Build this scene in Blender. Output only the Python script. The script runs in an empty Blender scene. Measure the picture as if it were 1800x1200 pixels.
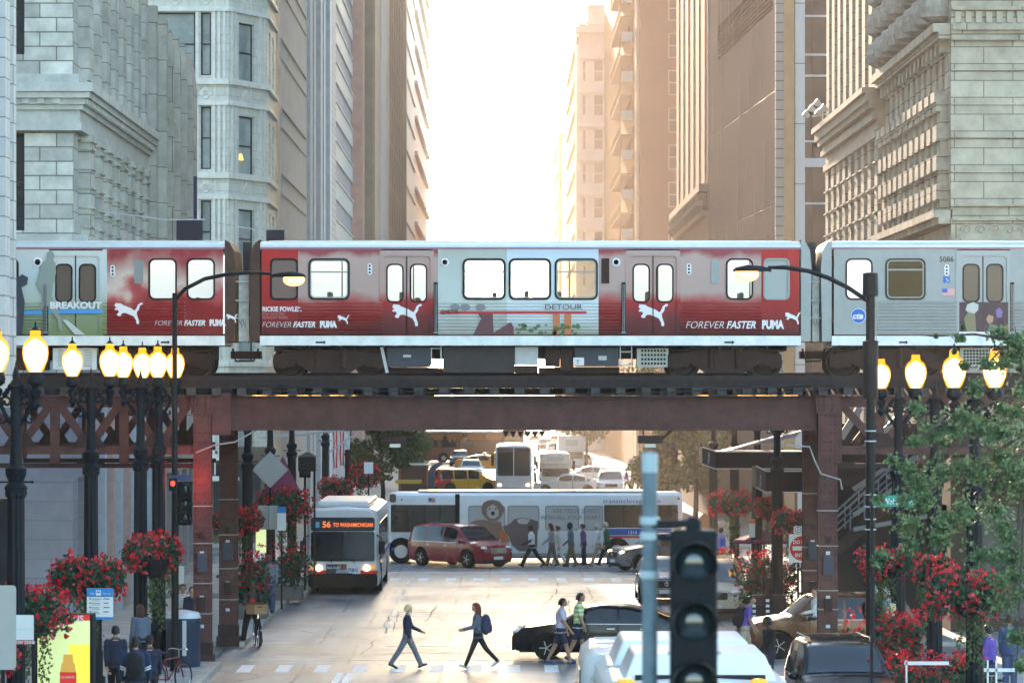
import bpy, bmesh, math, random
from mathutils import Vector, Matrix, Quaternion
from mathutils.geometry import tessellate_polygon
PI=math.pi; rad=math.radians
# ------------------------------------------------------------------ camera
F=6400.0; VX=880.0; VY=690.0; H=7.1          # focal length in photo pixels, vanishing point, eye height
sc=bpy.context.scene; C=sc.collection
cam=bpy.data.cameras.new('camera'); co=bpy.data.objects.new('camera',cam); C.objects.link(co)
co.location=(0,0,H); co.rotation_euler=(rad(90),0,0)
cam.lens=F/1800*36; cam.sensor_width=36; cam.shift_x=20/1800; cam.shift_y=90/1800
cam.clip_start=.5; cam.clip_end=6000
cam.dof.use_dof=True; cam.dof.focus_distance=97; cam.dof.aperture_fstop=3.6
sc.camera=co
# ------------------------------------------------------------------ sky and sun
SUN_EL=rad(10.0); SUN_AZ=rad(-2.2)           # low sun at the far end of the street
w=bpy.data.worlds.new('World'); sc.world=w; w.use_nodes=True
nt=w.node_tree; bg=nt.nodes['Background']
sky=nt.nodes.new('ShaderNodeTexSky'); sky.sky_type='NISHITA'; sky.sun_disc=False
sky.sun_elevation=SUN_EL; sky.sun_rotation=SUN_AZ; sky.air_density=1.0; sky.dust_density=.9; sky.ozone_density=2.2
tint=nt.nodes.new('ShaderNodeVectorMath'); tint.operation='MULTIPLY'; tint.inputs[1].default_value=(1.06,1.0,.90); nt.links.new(sky.outputs[0],tint.inputs[0]); nt.links.new(tint.outputs[0],bg.inputs[0]); bg.inputs[1].default_value=0.15
sl=bpy.data.lights.new('sun','SUN'); sl.energy=2.0; sl.angle=rad(.6); sl.color=(1,.73,.52)
so=bpy.data.objects.new('sun',sl); C.objects.link(so)
sd=Vector((math.sin(SUN_AZ)*math.cos(SUN_EL),math.cos(SUN_AZ)*math.cos(SUN_EL),math.sin(SUN_EL)))
so.rotation_euler=sd.to_track_quat('Z','Y').to_euler(); so.location=(0,60,60)
sc.view_settings.view_transform='Standard'; sc.view_settings.look='None'; sc.view_settings.exposure=3.15; sc.view_settings.gamma=1
sc.cycles.max_bounces=6; sc.cycles.diffuse_bounces=3; sc.cycles.glossy_bounces=3; sc.cycles.transparent_max_bounces=16
sc.cycles.volume_bounces=0; sc.cycles.transmission_bounces=4; sc.cycles.use_denoising=True
sc.cycles.caustics_reflective=False; sc.cycles.caustics_refractive=False; sc.cycles.sample_clamp_indirect=6
# ------------------------------------------------------------------ helpers
R=random.Random(7)
def px(x,Y): return (x-VX)*Y/F
def pz(y,Y): return H-(y-VY)*Y/F
def gy(y): return F*H/(y-VY)                  # distance of a ground point seen at row y
class MB:
    def __init__(s): s.v=[]; s.f=[]; s.m=[]; s.mi=0; s.T=None
    def add(s,vs,fs,mi=None):
        n=len(s.v)
        if s.T is not None: vs=[s.T@Vector(v) for v in vs]
        s.v+=[tuple(v) for v in vs]; s.f+=[tuple(i+n for i in f) for f in fs]; s.m+=[s.mi if mi is None else mi]*len(fs); return s
    def box(s,x0,x1,y0,y1,z0,z1,mi=None):
        return s.add([(x0,y0,z0),(x1,y0,z0),(x1,y1,z0),(x0,y1,z0),(x0,y0,z1),(x1,y0,z1),(x1,y1,z1),(x0,y1,z1)],
            [(0,3,2,1),(4,5,6,7),(0,1,5,4),(1,2,6,5),(2,3,7,6),(3,0,4,7)],mi)
    def bar(s,a,b,w,h=None,mi=None,up=(0,0,1)):
        a=Vector(a); b=Vector(b); d=(b-a).normalized(); u=Vector(up)
        if abs(d.dot(u))>.98: u=Vector((0,1,0))
        r=d.cross(u).normalized()*(w/2); q=r.cross(d).normalized()*((h or w)/2)
        vs=[p+i*r+j*q for p in (a,b) for i,j in ((-1,-1),(1,-1),(1,1),(-1,1))]
        return s.add(vs,[(0,1,2,3),(7,6,5,4),(0,4,5,1),(1,5,6,2),(2,6,7,3),(3,7,4,0)],mi)
    def tube(s,pts,r,n=8,mi=None,cap=True):
        pts=[Vector(p) for p in pts]; rs=r if isinstance(r,(list,tuple)) else [r]*len(pts)
        vs=[]; fs=[]; pr=None
        for i,p in enumerate(pts):
            d=(pts[min(i+1,len(pts)-1)]-pts[max(i-1,0)]).normalized()
            if pr is None: pr=d.orthogonal().normalized()
            pr=(pr-d*pr.dot(d))
            pr=pr.normalized() if pr.length>1e-6 else d.orthogonal().normalized()
            q=d.cross(pr)
            vs+=[p+(pr*math.cos(2*PI*k/n)+q*math.sin(2*PI*k/n))*rs[i] for k in range(n)]
        for i in range(len(pts)-1):
            for k in range(n): a=i*n+k; b=i*n+(k+1)%n; fs.append((a,b,b+n,a+n))
        if cap: fs+= [tuple(range(n))[::-1],tuple(range((len(pts)-1)*n,len(pts)*n))]
        return s.add(vs,fs,mi)
    def lathe(s,prof,c=(0,0,0),n=16,mi=None,lobes=0,la=0):
        vs=[];fs=[]
        for r,z in prof:
            for k in range(n):
                a=2*PI*k/n; rr=r*(1+la*math.cos(lobes*a)) if lobes else r
                vs.append((c[0]+rr*math.cos(a),c[1]+rr*math.sin(a),c[2]+z))
        for i in range(len(prof)-1):
            for k in range(n): a=i*n+k; b=i*n+(k+1)%n; fs.append((a,b,b+n,a+n))
        fs+=[tuple(range(n))[::-1],tuple(range((len(prof)-1)*n,len(prof)*n))]
        return s.add(vs,fs,mi)
    def ball(s,c,r,n=10,m=6,mi=None):
        r=r if isinstance(r,(tuple,list)) else (r,r,r)
        vs=[];fs=[]
        for i in range(m+1):
            t=PI*i/m
            for k in range(n): a=2*PI*k/n; vs.append((c[0]+r[0]*math.sin(t)*math.cos(a),c[1]+r[1]*math.sin(t)*math.sin(a),c[2]-r[2]*math.cos(t)))
        for i in range(m):
            for k in range(n): a=i*n+k; b=i*n+(k+1)%n; fs.append((a,b,b+n,a+n))
        return s.add(vs,fs,mi)
    def poly(s,outer,holes=(),O=(0,0,0),U=(1,0,0),V=(0,0,1),th=0,N=None,mi=None,revmi=None):
        """planar polygon with holes in the frame O,U,V, optionally th thick (away from N)"""
        O=Vector(O);U=Vector(U);V=Vector(V); N=Vector(N) if N is not None else U.cross(V)
        loops=[outer]+list(holes); pts=[p for l in loops for p in l]
        tri=tessellate_polygon([[Vector((p[0],p[1],0)) for p in l] for l in loops])
        vs=[O+U*p[0]+V*p[1] for p in pts]; ft=[]
        for t in tri:
            a,b,c=(vs[i] for i in t)
            ft.append(tuple(t) if (b-a).cross(c-a).dot(N)>0 else tuple(t)[::-1])
        s.add(vs,ft,mi)
        if th:
            s.add([v-N*th for v in vs],[f[::-1] for f in ft],mi)
            k=0
            for l in loops:
                n=len(l); vv=[vs[k+i] for i in range(n)]+[vs[k+i]-N*th for i in range(n)]
                s.add(vv,[(i,(i+1)%n,n+(i+1)%n,n+i) for i in range(n)],revmi if revmi is not None else mi); k+=n
        return s
    def grid(s,rows,mi=None,closed=False):
        n=len(rows[0]); vs=[p for r in rows for p in r]; fs=[]
        for i in range(len(rows)-1):
            for k in range(n if closed else n-1):
                a=i*n+k; b=i*n+(k+1)%n; fs.append((a,b,b+n,a+n))
        return s.add(vs,fs,mi)
    def build(s,name,mats,par=None,smooth=False,org=None,label=None,bevel=0):
        me=bpy.data.meshes.new(name); o_=org
        if par is not None and o_ is None: o_=par.get('_o')
        vs=s.v
        if o_ is not None and any(o_): vs=[(a-o_[0],b-o_[1],c-o_[2]) for a,b,c in vs]
        me.from_pydata(vs,[],s.f)
        if not isinstance(mats,(list,tuple)): mats=[mats]
        for m in mats: me.materials.append(m)
        if len(mats)>1: me.polygons.foreach_set('material_index',s.m)
        if smooth: me.polygons.foreach_set('use_smooth',[True]*len(me.polygons))
        me.update()
        if smooth:
            try: me.set_sharp_from_angle(angle=rad(40))
            except Exception: pass
        o=bpy.data.objects.new(name,me); C.objects.link(o)
        if par is not None: o.parent=par
        if org is not None: o.location=org
        if label: o['label']=label
        if bevel:
            b=o.modifiers.new('bevel','BEVEL'); b.width=bevel; b.segments=2; b.limit_method='ANGLE'; b.angle_limit=rad(35)
        return o
def tag(o,label,cat,group=None,kind=None):
    o['label']=label; o['category']=cat
    if group: o['group']=group
    if kind: o['kind']=kind
    return o
def thing(name,label,cat,loc=(0,0,0),rz=0,group=None,world=True):
    """Empty at the thing's base. world=True: its part meshes are written in world coordinates."""
    o=bpy.data.objects.new(name,None); C.objects.link(o); o.location=loc; o.rotation_euler=(0,0,rz)
    o.empty_display_size=.2; tag(o,label,cat,group)
    if world and rz==0: o['_o']=[float(a) for a in loc]
    return o
def struct(name,mb,mats,**k):
    o=mb.build(name,mats,**k); o['kind']='structure'; return o
def copytree(o,par=None):
    c=o.copy(); C.objects.link(c)
    if par is not None: c.parent=par
    for ch in [x for x in o.children]: copytree(ch,c)
    return c
_mc={}
def M(name,col,rough=.6,metal=0,ns=0,na=.15,bump=0,bs=None,brick=None,emit=0,ecol=None,coat=0,spec=.24,trans=0,alpha=1,wet=None):
    """procedural surface: base colour, mottling (ns scale, na amount), bump, optional block coursing"""
    if name in _mc: return _mc[name]
    m=bpy.data.materials.new(name); m.use_nodes=True; n=m.node_tree.nodes; L=m.node_tree.links.new
    b=n['Principled BSDF']; b.inputs['Base Color'].default_value=(*col,1); b.inputs['Roughness'].default_value=rough
    b.inputs['Metallic'].default_value=metal; b.inputs['Specular IOR Level'].default_value=spec
    if coat: b.inputs['Coat Weight'].default_value=coat; b.inputs['Coat Roughness'].default_value=.05
    if emit: b.inputs['Emission Color'].default_value=(*(ecol or col),1); b.inputs['Emission Strength'].default_value=emit
    if trans: b.inputs['Transmission Weight'].default_value=trans
    if alpha<1: b.inputs['Alpha'].default_value=alpha
    tc=n.new('ShaderNodeTexCoord'); src=None
    if brick:
        bw,bh,ms,mcol,cv=brick
        sp=n.new('ShaderNodeSeparateXYZ'); L(tc.outputs['Object'],sp.inputs[0])
        ad=n.new('ShaderNodeMath'); L(sp.outputs[0],ad.inputs[0]); L(sp.outputs[1],ad.inputs[1])
        cb=n.new('ShaderNodeCombineXYZ'); L(ad.outputs[0],cb.inputs[0]); L(sp.outputs[2],cb.inputs[1])
        bt=n.new('ShaderNodeTexBrick'); L(cb.outputs[0],bt.inputs['Vector']); bt.inputs['Scale'].default_value=1
        bt.inputs['Brick Width'].default_value=bw; bt.inputs['Row Height'].default_value=bh; bt.inputs['Mortar Size'].default_value=ms
        bt.inputs['Color1'].default_value=(*[min(1,c*(1+cv)) for c in col],1); bt.inputs['Color2'].default_value=(*[c*(1-cv) for c in col],1)
        bt.inputs['Mortar'].default_value=(*mcol,1); bt.inputs['Mortar Smooth'].default_value=.3
        src=bt.outputs['Color']
        bp=n.new('ShaderNodeBump'); bp.inputs['Strength'].default_value=.6; bp.inputs['Distance'].default_value=.02
        iv=n.new('ShaderNodeMath'); iv.operation='SUBTRACT'; iv.inputs[0].default_value=1; L(bt.outputs['Fac'],iv.inputs[1]); L(iv.outputs[0],bp.inputs['Height']); L(bp.outputs[0],b.inputs['Normal'])
    if ns:
        no=n.new('ShaderNodeTexNoise'); no.inputs['Scale'].default_value=ns; no.inputs['Detail'].default_value=5; no.inputs['Roughness'].default_value=.65
        L(tc.outputs['Object'],no.inputs['Vector'])
        mr=n.new('ShaderNodeMapRange'); mr.inputs[1].default_value=.3; mr.inputs[2].default_value=.7; mr.inputs[3].default_value=1-na; mr.inputs[4].default_value=1+na
        L(no.outputs[0],mr.inputs[0])
        vm=n.new('ShaderNodeVectorMath'); vm.operation='MULTIPLY'
        if src: L(src,vm.inputs[0])
        else: vm.inputs[0].default_value=col
        L(mr.outputs[0],vm.inputs[1]); L(vm.outputs[0],b.inputs['Base Color'])
        m2=n.new('ShaderNodeMapRange'); m2.inputs[3].default_value=max(0,rough-.12); m2.inputs[4].default_value=min(1,rough+.12); L(no.outputs[0],m2.inputs[0]); L(m2.outputs[0],b.inputs['Roughness'])
    elif src: L(src,b.inputs['Base Color'])
    if bump and not brick:
        n2=n.new('ShaderNodeTexNoise'); n2.inputs['Scale'].default_value=bs or 20; n2.inputs['Detail'].default_value=4; L(tc.outputs['Object'],n2.inputs['Vector'])
        bp=n.new('ShaderNodeBump'); bp.inputs['Strength'].default_value=bump; bp.inputs['Distance'].default_value=.02; L(n2.outputs[0],bp.inputs['Height']); L(bp.outputs[0],b.inputs['Normal'])
    _mc[name]=m; return m
def clear_glass(name,tint=(.8,.9,.9),refl=.25):
    if name in _mc: return _mc[name]
    m=bpy.data.materials.new(name); m.use_nodes=True; n=m.node_tree.nodes; L=m.node_tree.links.new
    n.remove(n['Principled BSDF']); t=n.new('ShaderNodeBsdfTransparent'); t.inputs[0].default_value=(*tint,1)
    g=n.new('ShaderNodeBsdfGlossy'); g.inputs['Roughness'].default_value=.03; mx=n.new('ShaderNodeMixShader'); mx.inputs[0].default_value=refl
    L(t.outputs[0],mx.inputs[1]); L(g.outputs[0],mx.inputs[2]); L(mx.outputs[0],n['Material Output'].inputs[0]); _mc[name]=m; return m
def rrect(x0,x1,y0,y1,r,n=4):
    o=[]
    for cx,cy,a0 in ((x1-r,y0+r,-90),(x1-r,y1-r,0),(x0+r,y1-r,90),(x0+r,y0+r,180)):
        for k in range(n+1): a=rad(a0+90*k/n); o.append((cx+r*math.cos(a),cy+r*math.sin(a)))
    return o
def rect(x0,x1,y0,y1): return [(x0,y0),(x1,y0),(x1,y1),(x0,y1)]
def arch(x0,x1,y0,y1,n=8):
    c=(x0+x1)/2; r=(x1-x0)/2
    return [(x0,y0),(x1,y0)]+[(c+r*math.cos(PI*k/n),y1-r+r*math.sin(PI*k/n)) for k in range(n+1)]
def text(name,s,size,mat,par,loc,rot=(PI/2,0,0),ext=.004,shear=0,bold=0,align='LEFT',sx=1,label=None,rel=True,spacing=1):
    cu=bpy.data.curves.new(name,'FONT'); cu.body=s; cu.size=size; cu.extrude=ext; cu.shear=shear; cu.offset=bold; cu.align_x=align; cu.resolution_u=3; cu.space_character=spacing
    t=bpy.data.objects.new(name,cu); C.objects.link(t)
    dg=bpy.context.evaluated_depsgraph_get(); me=bpy.data.meshes.new_from_object(t.evaluated_get(dg)); 
    bpy.data.objects.remove(t); me.materials.clear(); me.materials.append(mat); me.name=name
    o=bpy.data.objects.new(name,me); C.objects.link(o); o.scale=(sx,1,1); o.rotation_euler=rot
    if par is not None:
        o.parent=par; p0=par.get('_o') or (0,0,0); loc=tuple(a-b for a,b in zip(loc,p0)) if rel else loc
    o.location=loc
    if label: o['label']=label
    return o
class Fr:
    """a wall plane: u runs along it, v is height, d stands proud of it"""
    def __init__(s,O,U,N): s.O=Vector(O); s.U=Vector(U); s.N=Vector(N)
    def p(s,u,v,d=0): return s.O+s.U*u+s.N*d+Vector((0,0,v))
    def box(s,mb,u0,u1,v0,v1,d0,d1,mi=None):
        vs=[s.p(u,v,d) for v in (v0,v1) for d in (d0,d1) for u in (u0,u1)]
        return mb.add(vs,[(0,1,3,2),(4,6,7,5),(0,4,5,1),(2,3,7,6),(0,2,6,4),(1,5,7,3)],mi)
    def poly(s,mb,outer,holes=(),d=0,th=0,mi=None,revmi=None):
        return mb.poly(outer,holes,O=s.p(0,0,d),U=s.U,V=(0,0,1),N=s.N,th=th,mi=mi,revmi=revmi)
# ------------------------------------------------------------------ ground, road, pavements
def road_mat():
    m=bpy.data.materials.new('road_surface'); m.use_nodes=True; n=m.node_tree.nodes; L=m.node_tree.links.new; b=n['Principled BSDF']
    tc=n.new('ShaderNodeTexCoord'); mp=n.new('ShaderNodeMapping'); L(tc.outputs['Object'],mp.inputs[0])
    def noise(sx,sy,s,d=5):
        q=n.new('ShaderNodeMapping'); q.inputs['Scale'].default_value=(sx,sy,1); L(tc.outputs['Object'],q.inputs[0])
        t=n.new('ShaderNodeTexNoise'); t.inputs['Scale'].default_value=s; t.inputs['Detail'].default_value=d; L(q.outputs[0],t.inputs['Vector']); return t
    a=noise(1,1,.25); c=noise(1,.12,1.4); d=noise(1,1,9,3)
    r=n.new('ShaderNodeValToRGB'); r.color_ramp.elements[0].position=.42; r.color_ramp.elements[0].color=(.115,.12,.135,1); r.color_ramp.elements[1].position=.58; r.color_ramp.elements[1].color=(.23,.235,.245,1); L(a.outputs[0],r.inputs[0])
    mr=n.new('ShaderNodeMapRange'); mr.inputs[1].default_value=.3; mr.inputs[2].default_value=.7; mr.inputs[3].default_value=.6; mr.inputs[4].default_value=1.35; L(c.outputs[0],mr.inputs[0])
    v=n.new('ShaderNodeVectorMath'); v.operation='MULTIPLY'; L(r.outputs[0],v.inputs[0]); L(mr.outputs[0],v.inputs[1])
    # slab joints and wandering cracks
    vo=n.new('ShaderNodeTexVoronoi'); vo.feature='DISTANCE_TO_EDGE'; vo.inputs['Scale'].default_value=.16
    wn=n.new('ShaderNodeTexNoise'); wn.inputs['Scale'].default_value=1.2; wn.inputs['Detail'].default_value=6; L(tc.outputs['Object'],wn.inputs['Vector'])
    ad=n.new('ShaderNodeVectorMath'); ad.operation='MULTIPLY_ADD'; L(wn.outputs['Color'],ad.inputs[0]); ad.inputs[1].default_value=(1.3,1.3,0); L(tc.outputs['Object'],ad.inputs[2]); L(ad.outputs[0],vo.inputs['Vector'])
    cr=n.new('ShaderNodeMapRange'); cr.inputs[1].default_value=.002; cr.inputs[2].default_value=.014; cr.inputs[3].default_value=.15; cr.inputs[4].default_value=1; L(vo.outputs['Distance'],cr.inputs[0])
    br=n.new('ShaderNodeTexBrick'); br.inputs['Scale'].default_value=1; br.inputs['Brick Width'].default_value=3.6; br.inputs['Row Height'].default_value=7.5; br.inputs['Mortar Size'].default_value=.05; br.offset=.3
    br.inputs['Color1'].default_value=(1.1,1.1,1.1,1); br.inputs['Color2'].default_value=(.85,.85,.86,1); br.inputs['Mortar'].default_value=(.22,.20,.19,1); L(ad.outputs[0],br.inputs['Vector'])
    wl=n.new('ShaderNodeMapping'); L(tc.outputs['Object'],wl.inputs[0]); wl.inputs['Location'].default_value=(.3,2,0)
    sm=n.new('ShaderNodeVectorMath'); sm.operation='MULTIPLY_ADD'; L(wn.outputs['Color'],sm.inputs[0]); sm.inputs[1].default_value=(.25,.25,0); L(wl.outputs[0],sm.inputs[2]); L(sm.outputs[0],br.inputs['Vector'])
    v2=n.new('ShaderNodeVectorMath'); v2.operation='MULTIPLY'; L(v.outputs[0],v2.inputs[0]); L(cr.outputs[0],v2.inputs[1])
    tn=noise(.10,1.7,1.0,6); tm=n.new('ShaderNodeMapRange'); tm.inputs[1].default_value=.60; tm.inputs[2].default_value=.625; tm.inputs[3].default_value=1; tm.inputs[4].default_value=.62; L(tn.outputs[0],tm.inputs[0]); v4=n.new('ShaderNodeVectorMath'); v4.operation='MULTIPLY'; L(v2.outputs[0],v4.inputs[0]); L(tm.outputs[0],v4.inputs[1])
    v3=n.new('ShaderNodeVectorMath'); v3.operation='MULTIPLY'; L(v4.outputs[0],v3.inputs[0]); L(br.outputs['Color'],v3.inputs[1]); L(v3.outputs[0],b.inputs['Base Color'])
    rr=n.new('ShaderNodeMapRange'); rr.inputs[3].default_value=.38; rr.inputs[4].default_value=.6; b.inputs['Specular IOR Level'].default_value=.4; L(a.outputs[0],rr.inputs[0]); L(rr.outputs[0],b.inputs['Roughness'])
    bp=n.new('ShaderNodeBump'); bp.inputs['Strength'].default_value=.35; bp.inputs['Distance'].default_value=.02; L(d.outputs[0],bp.inputs['Height']); L(bp.outputs[0],b.inputs['Normal'])
    return m
struct('ground',MB().box(-2500,2500,-300,3000,-.4,-.12),M('soil',(.16,.15,.13),.9,ns=.2))
rd=MB().box(-60,60,5,735,-.1,0); struct('road',rd,road_mat())
m_pave=M('pavement_concrete',(.34,.325,.30),.8,brick=(1.5,1.5,.03,(.2,.19,.175),.07),ns=1.5,na=.2)
m_kerb=M('kerb_stone',(.36,.33,.29),.75,ns=3,na=.25)
LK=[(18,94.2,-7.2),(101.7,123,-7.15),(126.4,140.5,-6.75),(166,560,-7.4)]
RK=[(18,93.2,8.3),(101.7,140.5,8.3),(166,560,8.0)]
pv=MB(); kb=MB()
for a,b_,x in LK:
    pv.box(-58,x-.3,a,b_-.3,0,.15); kb.box(x-.297,x,a,b_,0,.155); kb.box(-58,x-.3,b_-.297,b_,0,.155); 
for a,b_,x in RK:
    pv.box(x+.3,58,a,b_-.3,0,.15); kb.box(x,x+.297,a,b_,0,.155); kb.box(x+.3,58,b_-.297,b_,0,.155)
struct('pavement',pv,m_pave); struct('kerb',kb,m_kerb)
m_line=M('road_paint',(.74,.73,.70),.6,ns=5,na=.3)
mk=MB()
def stripe(x0,x1,y0,y1): mk.box(x0,x1,y0,y1,.001,.005)
for i in range(14):
    x=-6.75+i*.985; stripe(x,x+.36,92.55,95.05)
for x in (.0,):
    pass
stripe(-4.15,-3.98,86,92.4); stripe(-3.9,-3.73,86,92.4)          # double lane line below the crossing
stripe(-3.2,7.6,101.9,102.2); stripe(-6.7,7.6,96.7,96.85)
for k in range(5): stripe(-3.5,-3.38,110+k*6,113+k*6)
for i in range(13): x=-6.3+i*1.05; stripe(x,x+.4,137.2,139.6)
stripe(-6.3,7.5,143.6,143.95); stripe(-6.3,7.5,165.2,165.6)
for k in range(20):
    for x in (-3.4,.3,4.1): stripe(x,x+.12,172+k*9,175+k*9)
struct('road_markings',mk,m_line)
ck=MB(); rr_=random.Random(5)
for i in range(26):                                   # tar sealed cracks wandering over the carriageway
    if i%3: x,y,dx,dy=rr_.uniform(-7,2),rr_.uniform(96,138),rr_.uniform(.5,.9),rr_.uniform(-.25,.25)
    else: x,y,dx,dy=rr_.uniform(-6,6),rr_.uniform(92,130),rr_.uniform(-.06,.06),1.1
    P=[]
    for k in range(rr_.randint(6,14)): P.append((x,y)); x+=dx*rr_.uniform(.6,1.2)+rr_.gauss(0,.05); y+=dy*rr_.uniform(.6,1.2)+rr_.gauss(0,.16); 
    P=[q for q in P if -6.9<q[0]<8]
    for (a,b),(c,d) in zip(P,P[1:]):
        w_=rr_.uniform(.018,.04); n_=Vector((-(d-b),c-a)).normalized()*w_*(1.6 if i%3 else .7); ck.add([(a-n_[0],b-n_[1],.0025),(c-n_[0],d-n_[1],.0025),(c+n_[0],d+n_[1],.0025),(a+n_[0],b+n_[1],.0025)],[(0,1,2,3)])
struct('road_cracks',ck,M('crack_tar',(.05,.05,.052),.8,ns=8,na=.4))
# metal covers let into the road
m_iron=M('cast_iron',(.05,.045,.045),.6,metal=.6,ns=20)
for x,y,lab in ((-4.6,104.6,'round cast iron cover in the road left of the crossing'),(3.1,109,'round cast iron cover in the road behind the black sedan'),(-1.0,118,'round cast iron cover in the middle of the sunlit road')):
    t=MB().lathe([(.36,.001),(.36,.006),(.33,.007),(.33,.004)],(0,0,0),18).lathe([(.30,.004),(.02,.009)],(0,0,0),10).build('manhole_cover',m_iron,org=(x,y,0)); tag(t,lab,'manhole cover',group='iron covers in the road')
# ------------------------------------------------------------------ elevated railway
m_steel=M('rust_brown_steel',(.085,.036,.032),.65,ns=2.5,na=.35,bump=.25,bs=18)
m_steel2=M('dark_brown_steel',(.035,.018,.017),.65,ns=3,na=.35)
m_wood=M('creosoted_timber',(.022,.018,.019),.85,ns=6,na=.4)
m_railtop=M('polished_rail',(.45,.38,.34),.3,metal=1)
ZG0,ZG1=6.12,7.02
def rivet(mb,x,y,z,r=.03,ax='y'):
    d=r*.85
    if ax=='y': mb.add([(x-r,y,z),(x,y,z-r),(x+r,y,z),(x,y,z+r),(x,y-d,z)],[(0,1,4),(1,2,4),(2,3,4),(3,0,4)])
    else: mb.add([(x,y-r,z),(x,y,z-r),(x,y+r,z),(x,y,z+r),(x+(d if ax=='x+' else -d),y,z)],[(0,1,4),(1,2,4),(2,3,4),(3,0,4)])
def column(x,y,w,lab,red=False):
    t=thing('elevated_railway_column',lab,'column',(x,y,0),group='riveted columns of the elevated railway')
    b=MB(); h=w/2
    b.box(x-h,x+h,y-h,y-h+.03,0.32,7.0); b.box(x-h,x+h,y+h-.03,y+h,.32,7.0)          # cover plates
    b.box(x-h+.03,x-h+.08,y-h+.031,y+h-.031,.32,6.99); b.box(x+h-.08,x+h-.03,y-h+.031,y+h-.031,.32,6.99)
    for k in range(58):
        z=.45+k*.112
        for dx in (-h+.06,h-.06,-.07,.07):
            if abs(dx)<.1 and k%2: continue
            rivet(b,x+dx,y-h,z)
    b.build('shaft',m_steel,t)
    b=MB(); b.box(x-h-.07,x+h+.07,y-h-.07,y+h+.07,.012,.3); b.box(x-h-.03,x+h+.03,y-h-.03,y+h+.03,.3,.62)
    for dx in (-1,1): rivet(b,x+dx*(h-.02),y-h-.03,.45,.03); rivet(b,x+dx*(h+.02),y-h-.07,.16,.03)
    b.build('base',m_steel2,t,bevel=.012)
    b=MB(); b.box(x-h-.1,x+h+.1,y-h-.06,y+h+.06,7.0,7.05); b.box(x-h-.06,x+h+.06,y-h-.03,y-h-.001,6.55,6.98)
    for i in range(5):
        for dx in (-h,-.1,.1,h): rivet(b,x+dx,y-h-.03,6.62+i*.08)
    b.build('capital',m_steel,t)
    rr_=random.Random(int(x*10+y)); m_band=M('pale_band',(.30,.28,.26),.5,ns=6)
    for zz in (rr_.uniform(1.2,1.5),rr_.uniform(1.9,2.2),rr_.uniform(2.7,3.2),rr_.uniform(4.0,4.5)):
        MB().box(x-h-.012,x+h+.012,y-h-.045,y+h+.012,zz,zz+.025).build('strap',m_band,t)
    for zz,hh,ww in ((rr_.uniform(1.35,1.5),.34,.2),(rr_.uniform(2.3,2.5),.5,.26),(rr_.uniform(3.2,3.4),.16,.12)):
        MB().box(x-ww/2,x+ww/2,y-h-.10,y-h-.031,zz,zz+hh).build('utility_box',M('dull_blue_box',(.045,.05,.075),.5,ns=5) if hh>.4 else m_steel2,t,bevel=.01)
    for zz in (1.0,1.75,2.9): MB().box(x-.06,x+.05,y-h-.034,y-h-.0305,zz,zz+.09).build('sticker',M('worn_sticker',(.5,.5,.5),.6,ns=20,na=.5),t)
    return t
cn1=column(-7.75,94.75,.46,'tall riveted brown steel column at the near left kerb'); cn2=column(8.5,94.75,.5,'tall riveted brown steel column on the near right with a bracket cable')
cf1=column(-7.62,102,.5,'darker steel column behind the left one, next to the cyclist'); cf2=column(8.72,102,.52,'darker steel column behind the right one, by the no entry sign')
def girder(y,x0,x1,lab):
    t=thing('plate_girder',lab,'girder',(x0,y,ZG0),group='plate girders spanning the street')
    b=MB(); b.box(x0,x1,y-.02,y+.02,ZG0+.03,ZG1-.03); n=int((x1-x0)/1.35)
    for i in range(1,n): x=x0+i*(x1-x0)/n; b.box(x-.004,x+.004,y-.028,y-.0205,ZG0+.03,ZG1-.03)
    for k in range(int((x1-x0)/.16)): rivet(b,x0+.1+k*.16,y-.02,ZG1-.1,.016); rivet(b,x0+.1+k*.16,y-.02,ZG0+.1,.016)
    b.build('web',m_steel,t)
    MB().box(x0,x1,y-.17,y+.17,ZG1-.029,ZG1).build('flange',m_steel,t); MB().box(x0,x1,y-.17,y+.17,ZG0,ZG0+.029).build('flange',m_steel,t)
    return t
g1=girder(94.75,-7.5,8.23,'long brown plate girder nearest the camera under the train'); g2=girder(102,-7.35,8.44,'long brown plate girder at the back of the elevated tracks')
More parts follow.
